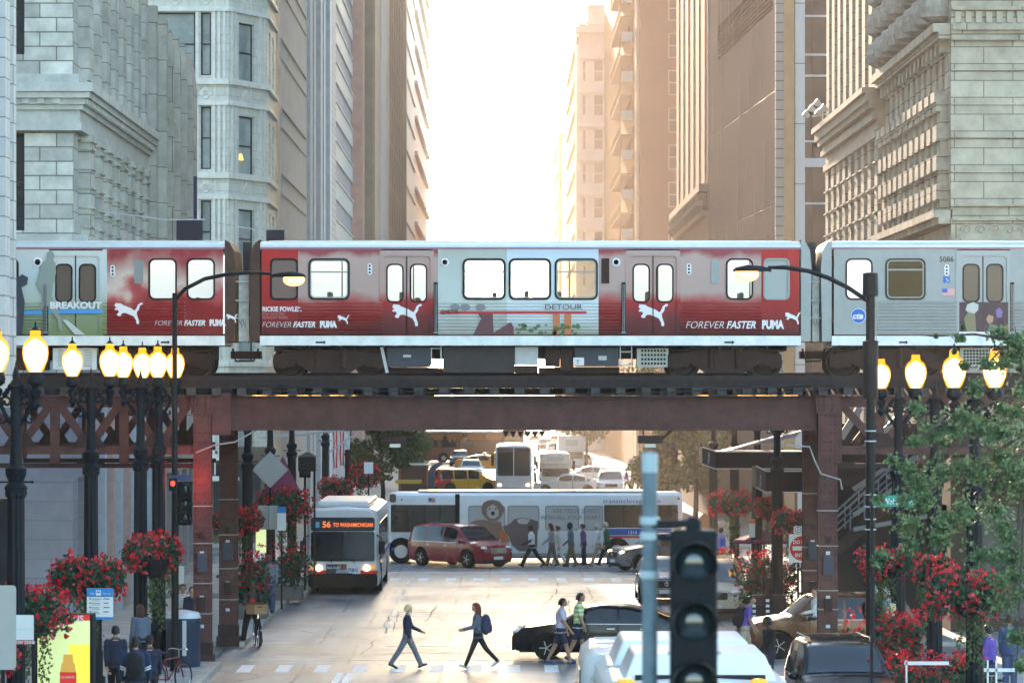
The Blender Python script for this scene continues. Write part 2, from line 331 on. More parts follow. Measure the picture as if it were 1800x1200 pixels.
# fat end plate on the left of the near girder, conduit and warning bulges
b=MB(); b.box(-7.5,-7.0,94.52,94.575,6.0,7.1); b.build('gusset_plate',m_steel,g1)
b=MB(); b.tube([(-7.9,94.4,5.55),(-7.4,94.35,5.75),(-6.9,94.5,5.82),(-6.4,94.6,6.1)],.02); b.build('conduit',M('grey_cable',(.3,.3,.28),.6),cn1)
b=MB(); b.tube([(7.4,94.2,5.75),(8.0,94.3,5.7),(8.15,94.3,5.3),(8.3,94.3,5.0),(8.8,94.35,4.85),(8.85,94.4,4.6)],.022); b.build('cable',_mc['grey_cable'],cn2)
def truss(x0,x1,lab,flip=1):
    y=94.75; t=thing('lattice_truss',lab,'truss',(x0,y,5.2),group='lattice trusses either side of the street')
    MB().box(x0,x1,y-.12,y+.12,6.72,7.02).build('top_chord',m_steel,t); MB().box(x0,x1,y-.1,y+.1,5.5,5.72).build('bottom_chord',m_steel,t)
    MB().box(x0,x1,y+.2,y+.35,5.14,5.26).build('tie_bar',m_steel2,t)
    n=max(2,round(abs(x1-x0)/2.15)); w=(x1-x0)/n
    for i in range(n):
        a=x0+i*w; c=a+w/2
        for p,q in (((a+.15,y,6.75),(c-.05,y,5.75)),((a+w-.15,y,6.75),(c+.05,y,5.75))):
            MB().bar(p,q,.16,.2).build('diagonal',m_steel,t)
        MB().box(c-.1,c+.1,y-.08,y+.08,5.71,6.73).build('post',m_steel,t)
        b=MB(); b.poly([(c-.45,5.68),(c+.45,5.68),(c+.2,6.05),(c-.2,6.05)],O=(0,y-.125,0),th=.02); b.build('gusset_plate',m_steel2,t)
        if i<n: MB().box(a-.12 if i else a,a+.12,y-.09,y+.09,5.26,6.73).build('post',m_steel,t)
    return t
truss(-13.4,-8.0,'brown lattice truss of the elevated railway left of the street'); truss(8.76,15.4,'brown lattice truss of the elevated railway right of the street, half behind leaves')
truss2=copytree([o for o in bpy.data.objects if o.name.startswith('lattice_truss')][0]); truss2.location.y+=7.25; truss2['label']='darker lattice truss at the back of the tracks on the left'
# deck
tk=thing('elevated_track','timber deck with rails and cross ties that carries the train','railway track',(0,97,7.0))
for i in range(51):
    x=-16+i*.655; MB().box(x,x+.24,94.3,102.6,7.03,7.22).build('tie',M('weathered_tie',(.055,.05,.05),.85,ns=6,na=.4),tk)
for y in (96.3,97.75,99.6,101.05):
    b=MB(); b.box(-22,22,y-.06,y+.06,7.225,7.245); b.box(-22,22,y-.01,y+.01,7.245,7.4); b.box(-22,22,y-.035,y+.035,7.4,7.445); b.build('rail',m_railtop if y<97 else m_steel2,tk)
MB().box(-22,22,94.35,94.6,7.225,7.44).build('guard_timber',m_wood,tk)
MB().box(-22,22,98.4,98.5,7.03,7.22).build('gap_blocker',m_wood,tk); MB().box(-22,22,95.0,95.1,7.44,7.545).build('rail_cover',m_steel2,tk); MB().box(-22,22,102.35,102.5,7.4,7.66).build('far_gap_blocker',m_wood,tk)  # inner and far boards added to block bright gaps under the train
MB().box(-22,22,94.62,95.3,7.225,7.27).build('walkway',m_wood,tk); MB().box(-22,22,102.3,102.5,7.225,7.4).build('guard_timber',m_wood,tk)
b=MB()
for y0,z0,sg in ((94.2,7.34,.28),(94.16,7.2,.3)):
    b.tube([(-6.4+k*1.0,y0,z0-sg*math.sin(PI*k/15)) for k in range(16)],.014,5)
tag(b.build('drooping_cable',M('cable_black',(.02,.02,.022),.5)),'thin black cables drooping along the face of the near girder','cable')
# flood light boxes under the girder
for x,y,lab in ((-2.75,94.9,'brown lamp housing under the left part of the girder'),(3.9,94.9,'brown lamp housing under the right part of the girder')):
    t=thing('under_deck_lamp',lab,'lamp',(x,y,5.8),group='lamp housings under the girder')
    MB().box(x-.32,x+.32,y-.1,y+.35,5.78,5.98).build('housing',m_steel2,t,bevel=.02); MB().box(x-.14,x+.14,y-.05,y+.2,5.68,5.77).build('lens',M('pale_lens',(.6,.6,.5),.4),t)
    MB().bar((x+.32,y+.1,5.9),(x+.62,y+.2,6.18),.05).build('arm',m_steel2,t); MB().box(x-.2,x-.16,y,y+.04,5.98,6.13).build('bracket',m_steel2,t)
t=MB()
for k in range(6): x=.05+k*.19; t.add([(x,94.9,6.1),(x+.17,94.9,6.1),(x+.085,94.9,5.92),(x,95.0,6.1),(x+.17,95.0,6.1),(x+.085,95.0,5.92)],[(0,2,1),(3,4,5),(0,3,5,2),(1,2,5,4),(0,1,4,3)])
tag(t.build('bird_spike_strip',m_steel2),'row of dark pointed teeth hanging under the middle of the girder','bracket strip')
# ------------------------------------------------------------------ the train
YT=95.6; ST=F/YT
def tx(p): return (p-VX)/ST
def tz(p): return H-(p-VY)/ST
m_alu=M('train_steel',(.215,.235,.25),.42,metal=.45,ns=2,na=.12)
m_alu2=M('roof_steel',(.60,.61,.60),.42,metal=.35,ns=1.5,na=.1)
m_sill=M('white_sill',(.72,.74,.72),.5,ns=2,na=.18)
m_gask=M('window_gasket',(.008,.007,.008),.6,spec=.2)
m_under=M('underframe_dirt',(.035,.017,.013),.75,ns=5,na=.4)
m_box=M('equipment_box',(.045,.035,.036),.6,ns=4,na=.25)
m_wheel=M('wheel_steel',(.025,.017,.015),.55,metal=.4,ns=9)
m_glow=M('carriage_glow',(.5,.51,.53),.6,emit=.13,ecol=(.90,.96,.98))
m_pane=clear_glass('window_glass',(.83,.85,.84),.01)
m_darkin=M('dark_interior',(.04,.028,.022),.7,ns=1.5,na=.4)
m_white=M('decal_white',(.74,.72,.74),.5); m_blk=M('decal_black',(.006,.006,.008),.6,spec=.2)
m_redline=M('decal_red',(.55,.02,.03),.5)
def ramp_mat(name,stops,z0,z1,mott=.35,ns=1.3,rough=.42):
    """printed vinyl: a vertical run of colours between two heights, with a soft printed mottle"""
    m=bpy.data.materials.new(name); m.use_nodes=True; n=m.node_tree.nodes; L=m.node_tree.links.new; b=n['Principled BSDF']; b.inputs['Roughness'].default_value=rough; b.inputs['Specular IOR Level'].default_value=.22
    g=n.new('ShaderNodeNewGeometry'); s=n.new('ShaderNodeSeparateXYZ'); L(g.outputs['Position'],s.inputs[0])
    mr=n.new('ShaderNodeMapRange'); mr.inputs[1].default_value=z0; mr.inputs[2].default_value=z1; L(s.outputs[2],mr.inputs[0])
    no=n.new('ShaderNodeTexNoise'); no.inputs['Scale'].default_value=ns; no.inputs['Detail'].default_value=4; L(g.outputs['Position'],no.inputs['Vector'])
    ma=n.new('ShaderNodeMath'); ma.operation='MULTIPLY_ADD'; L(no.outputs[0],ma.inputs[0]); ma.inputs[1].default_value=mott; 
    ad=n.new('ShaderNodeMath'); ad.operation='SUBTRACT'; L(mr.outputs[0],ad.inputs[0]); ad.inputs[1].default_value=mott*.5; L(ad.outputs[0],ma.inputs[2])
    r=n.new('ShaderNodeValToRGB'); e=r.color_ramp.elements
    while len(e)<len(stops): e.new(.5)
    for el,(p,c) in zip(e,stops): el.position=p; el.color=(*c,1)
    L(ma.outputs[0],r.inputs[0]); L(r.outputs[0],b.inputs['Base Color']); return m
Z0,Z1=tz(590),tz(438)
RD=(.24,.004,.008); DR=(.055,.003,.006); PE=(.42,.29,.26)
m_wrap=ramp_mat('red_to_sand_vinyl',[(0,DR),(.25,RD),(.38,(.36,.05,.05)),(.5,PE),(.9,(.46,.31,.28)),(.97,(.3,.06,.07))],Z0,Z1,.22)
m_wrapc=ramp_mat('door_vinyl',[(0,DR),(.2,(.13,.01,.015)),(.40,(.36,.015,.02)),(.52,(.44,.27,.24)),(1,(.45,.30,.27))],Z0,Z1,.05)
m_wred=ramp_mat('deep_red_vinyl',[(0,DR),(.3,(.30,.010,.012)),(.9,(.42,.016,.018))],Z0,Z1,.2)
m_wblot=ramp_mat('blotched_red_vinyl',[(0,(.16,.01,.014)),(.3,RD),(.47,(.42,.08,.08)),(.60,(.60,.48,.42)),(1,(.30,.03,.04))],Z0,Z1,.75,1.1)
m_wphoto=ramp_mat('grey_photo_vinyl',[(0,(.34,.33,.30)),(.3,(.5,.52,.5)),(.6,(.5,.54,.52)),(1,(.42,.42,.38))],Z0,Z1,.5,1.6)
m_wsky=ramp_mat('pale_sky_vinyl',[(0,(.26,.27,.2)),(.2,(.55,.58,.6)),(.7,(.66,.72,.76)),(1,(.5,.58,.68))],Z0,Z1,.2)
m_wgreen=ramp_mat('playing_field_vinyl',[(0,(.17,.22,.10)),(.3,(.24,.30,.2)),(.42,(.44,.48,.44)),(.7,(.50,.58,.60)),(.95,(.60,.60,.58))],Z0,Z1,.12,3)
def opening(par,x0,x1,z0,z1,r,y,pane=None,frame=None,name='window',mull=None):
    """framed rounded window: gasket, pane, optional top vent bar"""
    g=MB(); g.poly(rrect(x0-.045,x1+.045,z0-.045,z1+.045,r+.03),[rrect(x0,x1,z0,z1,r)],O=(0,y-.03,0),th=.05)
    o=g.build(name,frame or m_gask,par); o['_o']=list(par['_o'])
    MB().poly(rrect(x0-.01,x1+.01,z0-.01,z1+.01,r),O=(0,y+.012,0),th=.008).build('pane',pane or m_pane,o)
    if mull: 
        b=MB(); b.box(x0,x1,y-.02,y+.006,mull-.02,mull+.02); b.poly(rrect(x0,x1,z0,z1,r),[rrect(x0+.035,x1-.035,z0+.035,z1-.035,r*.7)],O=(0,y-.015,0),th=.02); b.build('vent_bar',m_alu,o)
    return o
def cat_logo(name,x,z,s,par,y,mat=None):
    pts=[(607,415),(612,400),(640,402),(655,412),(690,425),(712,440),(722,428),(730,408),(745,398),(757,400),(754,407),(740,414),(736,433),(723,450),(727,468),(737,498),(734,511),(722,508),(720,490),(708,470),(690,462),(665,452),(652,452),(642,458),(640,468),(626,468),(618,460),(630,448),(625,436),(610,437),(607,429),(618,424)]
    P=[(x+(a-680)*s,z-(b-455)*s) for a,b in pts]
    return MB().poly(P[::-1],O=(0,y,0),th=.004).build(name,mat or m_white,par)
def body_side(par,panels,doors,holes,y=YT,far=False):
    """flat wall panels with rounded holes above the corrugated band"""
    zc0,zc1=tz(588),tz(530)
    for (a,b,mt,flut) in panels:
        x0,x1=tx(a),tx(b); hs=[rrect(*h[:4],h[4]) for h in holes if h[0]>x0 and h[1]<x1]
        lo=zc1 if flut else zc0
        q=MB(); q.poly(rect(x0,x1,lo,Z1),hs,O=(0,y,0),th=.04); q.build('side_panel',mt,par)
        if flut:
            pr=[]; n=10
            for i in range(n):
                z=zc0+(zc1-zc0)*i/n; d=(zc1-zc0)/n
                pr+=[(y,z),(y,z+d*.35),(y-.035,z+d*.5),(y-.035,z+d*.85),(y,z+d*.999)]
            q=MB(); q.grid([[(x0,p,z) for p,z in pr],[(x1,p,z) for p,z in pr]]); q.build('fluted_panel',mt,par)
def door_pair(par,cx,mt,decal=True,pane=None,y=YT):
    """two leaves, cx in photo pixels"""
    x=tx(cx); z0,z1=tz(590),tz(450); f=MB(); W=.62
    f.poly([(x-W-.09,z0),(x+W+.09,z0)]+rrect(x-W-.09,x+W+.09,z0,tz(446),.12)[5:15]+[] if False else rect(x-W-.09,x+W+.09,z0,tz(441)),[rrect(x-W,x+W,z0+.01,z1,.1)],O=(0,y-.02,0),th=.06); f.build('door_frame',mt,par)
    for sgn in (-1,1):
        a,b=(x-W,x-.012) if sgn<0 else (x+.012,x+W); h=(x+sgn*.31-.19,x+sgn*.31+.19,tz(529),tz(466))
        q=MB(); q.poly(rect(a,b,z0+.01,z1),[rrect(*h,.12)],O=(0,y+.02,0),th=.03); d=q.build('door',mt,par); d['_o']=list(par['_o'])
        g=MB(); g.poly(rrect(h[0]-.04,h[1]+.04,h[2]-.04,h[3]+.04,.15),[rrect(*h,.12)],O=(0,y+.005,0),th=.02); g.build('window_gasket',m_gask,d)
        MB().poly(rrect(*h,.12),O=(0,y+.03,0),th=.006).build('pane',pane or m_pane,d)
    MB().box(x-.012,x+.012,y-.005,y+.045,z0+.01,z1).build('door_seal',m_gask,par)
    if decal: cat_logo('emblem',x,tz(554),.0052,par,y+.012)
def grab_rail(par,p,y=YT):
    x=tx(p); b=MB(); b.box(x-.05,x+.05,y-.035,y-.002,tz(588),tz(496)); b.build('rail_recess',m_gask,par)
    b=MB(); b.tube([(x-.02,y-.09,tz(584)),(x-.02,y-.09,tz(500))],.014,6); b.tube([(x+.02,y-.09,tz(584)),(x+.02,y-.09,tz(500))],.014,6); b.box(x-.05,x+.05,y-.1,y-.03,tz(586),tz(583)); b.build('grab_rail',m_alu,par)
def lamps3(par,p,q=463,y=YT):
    x=tx(p); MB().poly(rrect(x-.06,x+.06,tz(q+20),tz(q),.05),O=(0,y-.022,0),th=.02).build('lamp_panel',m_white,par)
    b=MB()
    for k in range(3): b.ball((x,y-.022,tz(q+4+k*6)),(.03,.012,.03),8,4)
    b.build('indicator_lamp',m_blk,par)
def bogie(par,c,w=62):
    x=tx(c); R0=.46
    for s in (-1,1):
        for yy in (96.3,97.75):
            b=MB(); Y0=yy-.07
            pr=[(0,.0),(.10,.0),(.12,.05),(.34,.05),(.37,-.02),(R0,-.02),(R0,.12),(0,.12)]
            T=Matrix.Translation((x+s*1.08,Y0,7.445+R0))@Matrix.Rotation(rad(-90),4,'X'); b.T=T; b.lathe([(a+.001,z) for a,z in pr],(0,0,0),24); b.build('wheel',m_wheel,par,smooth=True)
    b=MB()
    b.poly([(x-1.5,7.75),(x-1.25,7.72),(x-.95,7.9),(x-.5,7.62),(x+.5,7.62),(x+.95,7.9),(x+1.25,7.72),(x+1.5,7.75),(x+1.5,8.1),(x+.6,8.22),(x-.6,8.22),(x-1.5,8.1)],O=(0,96.0,0),th=-.12,N=(0,-1,0))
    b.box(x-1.25,x-.92,95.9,96.0,7.78,8.06); b.box(x+.92,x+1.25,95.9,96.0,7.78,8.06); b.box(x-.3,x+.3,95.93,96,7.66,8.0)
    b.tube([(x-.35,95.9,8.25),(x-.35,95.9,7.75)],.09,10); b.tube([(x+.35,95.9,8.25),(x+.35,95.9,7.75)],.09,10)
    b.box(x-.12,x+.12,95.85,95.93,7.9,8.02); b.tube([(x-1.4,95.95,8.2),(x+1.4,95.95,8.2)],.03,6)
    b.build('bogie_frame',m_under,par)
def carriage(a,b,label,lo=True,ro=True):
    """shell of one carriage between photo columns a and b; lo/ro = that end is in view"""
    x0,x1=tx(a),tx(b); t=thing('train_carriage',label,'train carriage',(x0,YT,7.445),group='carriages of the elevated train')
    yb=YT+2.8; rz=[]
    for k in range(13):                                   # roof arc
        u=k/12; ang=PI*u; rz.append((YT+1.4-1.4*math.cos(ang)*(1 if abs(math.cos(ang))<.98 else 1),Z1+(tz(421)-Z1)*math.sin(ang)**.55))
    q=MB(); q.grid([[(x,p,z) for p,z in rz] for x in (x0,x1)])
    for i in range(int((x1-x0)/.3)):
        pass
    for yy in (.28,.5,.8,1.1): 
        z=Z1+(tz(421)-Z1)*math.sin(math.acos(1-yy/1.4))**.55; q.box(x0+.2,x1-.2,YT+yy-.02,YT+yy+.02,z-.005,z+.018)
    q.build('roof',m_alu2,t,smooth=False)
    MB().box(x0,x1,YT-.012,YT+.04,Z1+.001,Z1+.05).build('gutter',M('gutter_mauve',(.34,.16,.20),.5) if 'red' in label else m_alu,t)
    MB().box(x0,x1,YT-.03,yb+.03,tz(607),tz(590)-.002).build('sill',m_sill,t)
    MB().box(x0+.05,x1-.05,YT+.05,yb-.05,tz(590),tz(586)).build('floor',m_darkin,t)
    MB().box(x0+.05,x1-.05,YT+.05,yb-.05,Z1-.08,Z1-.03).build('ceiling',M('carriage_ceiling',(.6,.6,.56),.6),t)
    return t,x0,x1,yb
def underbox(par,a,b,c,d,mt,y=95.9,dp=.5,name='equipment_box'):
    return MB().box(tx(a),tx(b),y,y+dp,tz(d),tz(c)).build(name,mt,par,bevel=.015)
def end_cap(par,x,dirx,lo=0):
    """dark end wall of a carriage that leans over the gap, with a pale centre door"""
    b=MB(); w=.28; yb=YT+2.8
    pr=[(0,tz(600)),(0,tz(455)),(.08,tz(440)),(w*.6,tz(428)),(w,tz(424)),(w,tz(600))]
    rows=[[ (x+dirx*p,yy,z) for p,z in ([(0,tz(600)),(w*.9,tz(600)),(w,tz(470)),(w*.85,tz(440)),(w*.45,tz(426)),(0,tz(421))])] for yy in (YT+.02,yb-.02)]
    b.grid(rows); b.add(rows[0],[(0,1,2,3,4,5)]); b.add(rows[1],[(5,4,3,2,1,0)])
    return b.build('end_wall',M('sooty_end_wall',(.07,.035,.026),.6,ns=3,na=.3),par)
m_seat=M('seat_moquette',(.05,.07,.13),.8,ns=12); m_grab=M('grab_pole',(.35,.33,.28),.3,metal=.6)
def fitout(t,lit,x0,x1):
    """added glowing panel in place of interior light, seats, poles and strip lights seen through the windows"""
    for a,b_ in lit: MB().box(tx(a),tx(b_),YT+1.7,YT+1.74,Z0,Z1-.1).build('glow_panel',m_glow,t)  # glowing panel added behind the windows to brighten them
    k=0; x=x0+.9; rr_=random.Random(int(x0*7+99))
    while x<x1-1:
        MB().box(x,x+.12,YT+.25,YT+1.15,tz(560),tz(512)+rr_.uniform(-.05,.05)).build('seat_back',m_seat,t,bevel=.03)
        if k%2: b=MB(); b.tube([(x+.35,YT+1.3,Z0),(x+.35,YT+1.3,Z1-.1)],.02,6); b.build('grab_pole',m_grab,t)
        x+=rr_.choice([.85,.95,1.5]); k+=1
    MB().box(x0+.4,x1-.4,YT+1.2,YT+1.5,Z1-.16,Z1-.09).build('strip_light',M('strip_light',(.9,.9,.8),.4,emit=.35,ecol=(1,.95,.8)),t)
# --- middle carriage
t,x0,x1,yb=carriage(457,1408,'long carriage wrapped in red and sand advert, filling the middle of the picture')
H5=lambda a,b,r=.13: (tx(a),tx(b),tz(524),tz(457),r)
big=[H5(545,612),H5(816,886),H5(897,966),H5(978,1048),H5(1279,1321)]; ends=[H5(478,521,.1),H5(1345,1385,.1)]
pan=[(460,524,m_wred,False),(524,672,m_wrap,True),(758,770,m_wrap,True),(770,891,m_wphoto,True),(891,1052,m_wsky,True),(1052,1101,m_wrap,True),(1193,1338,m_wrap,True),(1338,1405,m_wred,False)]
body_side(t,pan,None,big+ends)
for i,h in enumerate(big): opening(t,*h[:4],h[4],YT,pane=m_pane,mull=tz(478) if i in (0,1,2,3) else None)
opening(t,*ends[0][:4],.1,YT,pane=M('dim_pane',(.16,.10,.09),.3)); opening(t,*ends[1][:4],.1,YT,pane=M('grey_pane',(.30,.33,.34),.2),frame=m_alu)
door_pair(t,715,m_wrapc,pane=m_pane); door_pair(t,1148,m_wrapc,pane=m_pane); fitout(t,[(528,775),(1075,1335)],x0,x1)
grab_rail(t,766); grab_rail(t,1096)
for p in (650,1211): lamps3(t,p)
# the wall of the far side, with the same windows to see through
q=MB(); q.poly(rect(x0,x1,Z0,Z1),[rrect(big[1][0]-.5,big[3][1]+.3,big[1][2]-.06,big[1][3]+.1,.1)],O=(0,yb,0),th=.04); q.build('far_side_panel',m_darkin,t)
MB().box(x0+.02,x0+.06,YT+.05,yb-.05,Z0,Z1).build('partition',m_darkin,t); MB().box(x1-.06,x1-.02,YT+.05,yb-.05,Z0,Z1).build('partition',m_darkin,t)
for p in (1064,): MB().box(tx(p-7),tx(p+7),YT-.02,YT-.002,tz(498),tz(454)).build('vent_grille',m_under,t)
for p in (1257,): MB().box(tx(p-7),tx(p+7),YT-.02,YT-.002,tz(498),tz(457)).build('vent_grille',m_alu,t)
for p in (782,1083):
    b=MB(); b.T=Matrix.Translation((tx(p),YT,tz(461)))@Matrix.Rotation(rad(90),4,'X'); b.lathe([(.11,0),(.11,.02),(.085,.03),(.07,.03),(.065,.0)],(0,0,0),16); b.build('side_lamp',m_white,t)
YD=YT-.006; YF=YT-.042
text('advert_text','RICKIE FOWLER.',.17,m_white,t,(tx(461),YD,tz(547)),bold=.006,sx=.83); 
text('advert_text','PGA GOLFER',.1,M('decal_pink',(.45,.2,.2),.5),t,(tx(461),YD,tz(554))); text('advert_text','SUNDAY REBEL',.1,_mc['decal_pink'],t,(tx(461),YD,tz(560)))
def slogan(p,zp,s=1,tint=None,par=t):
    text('advert_text','FOREVER',.25*s,m_white,par,(tx(p),YF,zp),shear=.3,bold=-.004,sx=.92); text('advert_text','FASTER',.25*s,m_white,par,(tx(p)+1.0*s,YF,zp),shear=.3,bold=.006,sx=.86)
    text('advert_text','PUMA',.27*s,m_white,par,(tx(p)+1.87*s,YF,zp),bold=.018,sx=.72); cat_logo('emblem',tx(p)+2.62*s,zp+.24*s,.0026*s,par,YF)
slogan(460,tz(575),.82); slogan(1204,tz(577),1.08)
MB().box(tx(773),tx(1031),YF-.003,YF,tz(551),tz(547)).build('advert_stripe',m_redline,t)
text('advert_text','DISTR',.17,m_blk,t,(tx(776),YF,tz(552))); text('advert_text','DETOUR',.2,M('decal_grey',(.1,.1,.11),.5),t,(tx(957),YF,tz(544)),sx=1.25)
# printed figures of the advert: car, legs, bushes
q=MB(); q.poly([(tx(a),tz(b_)) for a,b_ in ((832,588),(846,560),(838,548),(866,548),(868,588))][::-1],O=(0,YF,0),th=.003); q.poly([(tx(a),tz(b_)) for a,b_ in ((862,588),(898,566),(903,575),(903,588))][::-1],O=(0,YF-.004,0),th=.003); q.build('advert_print',M('print_maroon',(.13,.05,.06),.5),t)
q=MB()
for a in (972,992): q.poly([(tx(a),tz(588)),(tx(a+12),tz(588)),(tx(a+12),tz(552)),(tx(a),tz(552))],O=(0,YF,0),th=.003)
q.poly(rect(tx(976),tx(1000),tz(530)+.005,tz(490)),O=(0,YT-.003,0),th=.002) if False else None
q.build('advert_print',M('print_orange',(.52,.16,.06),.5),t)
q=MB()
for i in range(34): a=R.uniform(905,1032); z=R.uniform(570,587); s=R.uniform(.03,.08); q.poly([(tx(a)+s*math.cos(k*1.05),tz(z)+s*.7*math.sin(k*1.05)) for k in range(6)],O=(0,YF-.001*(i%5),0),th=.002)
q.build('advert_print',M('print_foliage',(.10,.14,.06),.6),t)
q=MB()
for a in (800,818,845): q.poly([(tx(a)+.14*math.cos(k*.8),tz(540)+.09*math.sin(k*.8)) for k in range(8)],O=(0,YF,0),th=.003)
q.build('advert_print',M('print_grey',(.22,.22,.23),.6),t)
for c in (580,1275): bogie(t,c)
m_ub2=M('silver_box',(.46,.48,.50),.5,ns=4); m_grl=M('cream_grille',(.42,.41,.36),.6)
underbox(t,680,778,646,656,m_under,y=96.2); underbox(t,680,757,610,644,M('blue_grey_box',(.05,.055,.07),.55,ns=4)); underbox(t,778,905,609,655,m_box); underbox(t,905,946,609,641,m_ub2); underbox(t,905,946,642,656,m_under); underbox(t,986,1008,612,652,m_under); underbox(t,947,1090,645,656,m_under,y=96.2)
underbox(t,958,984,612,644,m_under); underbox(t,1010,1088,610,643,_mc['blue_grey_box']); underbox(t,1008,1027,628,642,m_white,y=95.84,dp=.04,name='plate'); underbox(t,1052,1067,625,633,m_ub2,y=95.86,dp=.03,name='plate'); underbox(t,708,722,623,628,m_ub2,y=95.86,dp=.03,name='plate')
text('plate_letter','T',.16,m_blk,t,(tx(1013),95.835,tz(640)))
underbox(t,1120,1176,612,645,m_grl)
b=MB()
for i in range(8):
    for j in range(4): b.box(tx(1128+i*5.6),tx(1131.6+i*5.6),95.885,95.9,tz(618+j*7.5),tz(614+j*7.5))
b.build('grille_slot',m_blk,t)
b=MB()
for a in (1091,1111): b.bar((tx(a),95.9,tz(608)),(tx(a),95.9,tz(642)),.03)
for c in (618,641): b.bar((tx(1091),95.9,tz(c)),(tx(1111),95.9,tz(c)),.03)
b.bar((tx(756),95.9,tz(612)),(tx(775),95.9,tz(612)),.03); b.bar((tx(758),95.9,tz(612)),(tx(758),95.9,tz(640)),.03); b.bar((tx(775),95.9,tz(608)),(tx(775),95.9,tz(648)),.04); b.bar((tx(670),95.9,tz(610)),(tx(680),95.9,tz(655)),.08)
b.build('pipe_frame',m_ub2,t)
b=MB(); b.box(x0+3.3,x1-3.3,96.6,97.6,8.0,8.37); b.box(x0+.3,x1-.3,96.8,97.4,8.2,8.37)
for k in range(40): xx=R.uniform(x0+.5,x1-.5); b.box(xx,xx+R.uniform(.08,.4),95.95,96.3,8.37-R.uniform(.08,.2),8.37)
b.build('underframe',m_under,t)
end_cap(t,x0,-1); end_cap(t,x1,1).data.materials[0]=m_alu
for a in (668,): pass
for p in (555,1273): 
    b=MB(); b.poly([(tx(p),tz(603)),(tx(p+14),tz(603)),(tx(p+14),tz(605)),(tx(p+18),tz(601.5)),(tx(p+14),tz(598)),(tx(p+14),tz(600)),(tx(p),tz(600))],O=(0,YT-.036,0),th=.004); b.build('arrow_mark',m_gask,t)
MID=t
# --- left carriage
t,x0,x1,yb=carriage(-150,395,'left carriage wrapped in a playing field photo and blotched red advert')
wl=[H5(264,308),H5(331,375)]; 
body_side(t,[(-150,86,m_wgreen,True),(180,188,m_wgreen,True),(188,325,m_wblot,True),(325,392,m_wblot,False)],None,wl+[H5(-40,30)])
fitout(t,[(200,390)],x0,x1)
for h in wl: opening(t,*h[:4],.13,YT,pane=m_pane)
opening(t,*H5(-40,30)[:4],.13,YT,pane=M('dim_pane',(.16,.1,.09),.3))
door_pair(t,133,m_wgreen,decal=False,pane=M('brown_pane',(.12,.09,.07),.25)); grab_rail(t,81); lamps3(t,198,466)
MB().box(tx(236),tx(252),YT-.02,YT-.002,tz(498),tz(457)).build('vent_grille',m_alu,t)
MB().box(x0,x1,yb-.04,yb,Z0,Z1).build('far_side_panel',m_darkin,t)
MB().box(tx(86),tx(180),YT-.045,YT-.04,tz(551),tz(543)).build('advert_stripe',M('print_blue',(.07,.30,.62),.5),t); MB().box(tx(-20),tx(75),YF-.004,YF,tz(553),tz(546)).build('advert_stripe',_mc['print_blue'],t)
text('advert_text','BREAKOUT',.24,m_white,t,(tx(88),YT-.046,tz(542)),bold=.01,sx=1.1)
cat_logo('emblem',tx(226),tz(551),.0050,t,YF); slogan(271,tz(572),.78,par=t)
# runner print
q=MB(); fig=[(84,444),(88,441),(94,443),(96,450),(94,457),(98,463),(99,480),(94,500),(92,520),(100,540),(108,560),(109,580),(104,580),(102,562),(90,545),(82,535),(70,545),(76,520),(66,505),(64,500),(70,480),(72,466),(78,460),(82,456)]
q.poly([(tx(a),tz(b_)) for a,b_ in fig][::-1],O=(0,YT-.048,0),th=.003); q.build('advert_print',M('print_stone',(.26,.30,.27),.6),t)
q=MB(); q.poly([(tx(a),tz(b_)) for a,b_ in ((110,562),(118,562),(150,588),(132,588))][::-1],O=(0,YT-.046,0),th=.003); q.build('advert_print',M('print_chalk',(.5,.54,.52),.6),t)
q=MB(); q.poly([(tx(a),tz(b_)) for a,b_ in ((20,495),(40,482),(50,488),(48,500),(38,505),(44,530),(40,588),(20,588))][::-1],O=(0,YT-.048,0),th=.003); q.build('advert_print',M('print_dark',(.05,.06,.08),.6),t)
b=MB(); b.T=Matrix.Translation((tx(66),YT,tz(461)))@Matrix.Rotation(rad(90),4,'X'); b.lathe([(.13,0),(.13,.02),(.1,.03),(.08,.03),(.075,.0)],(0,0,0),16); b.build('side_lamp',m_white,t)
bogie(t,270); bogie(t,-100); end_cap(t,x1,1)
o=underbox(t,90,168,611,650,m_sill); underbox(t,20,80,611,650,m_under,y=96.1)
b=MB()
for i in range(3):
    for j in range(7): b.box(tx(100+i*23),tx(114+i*23),95.87,95.9,tz(617+j*4.4),tz(614.6+j*4.4))
b.build('louvre',m_ub2,t)
b=MB(); b.box(x0+3,x1-.3,96.6,97.6,7.95,8.37)
for k in range(20): xx=R.uniform(x0+3,x1-.5); b.box(xx,xx+R.uniform(.08,.4),95.95,96.3,8.37-R.uniform(.08,.2),8.37)
b.build('underframe',m_under,t)
b=MB(); b.poly([(tx(283+a),tz(c)) for a,c in ((0,603),(12,603),(12,605),(16,601.5),(12,598),(12,600),(0,600))],O=(0,YT-.036,0),th=.004); b.build('arrow_mark',m_gask,t)
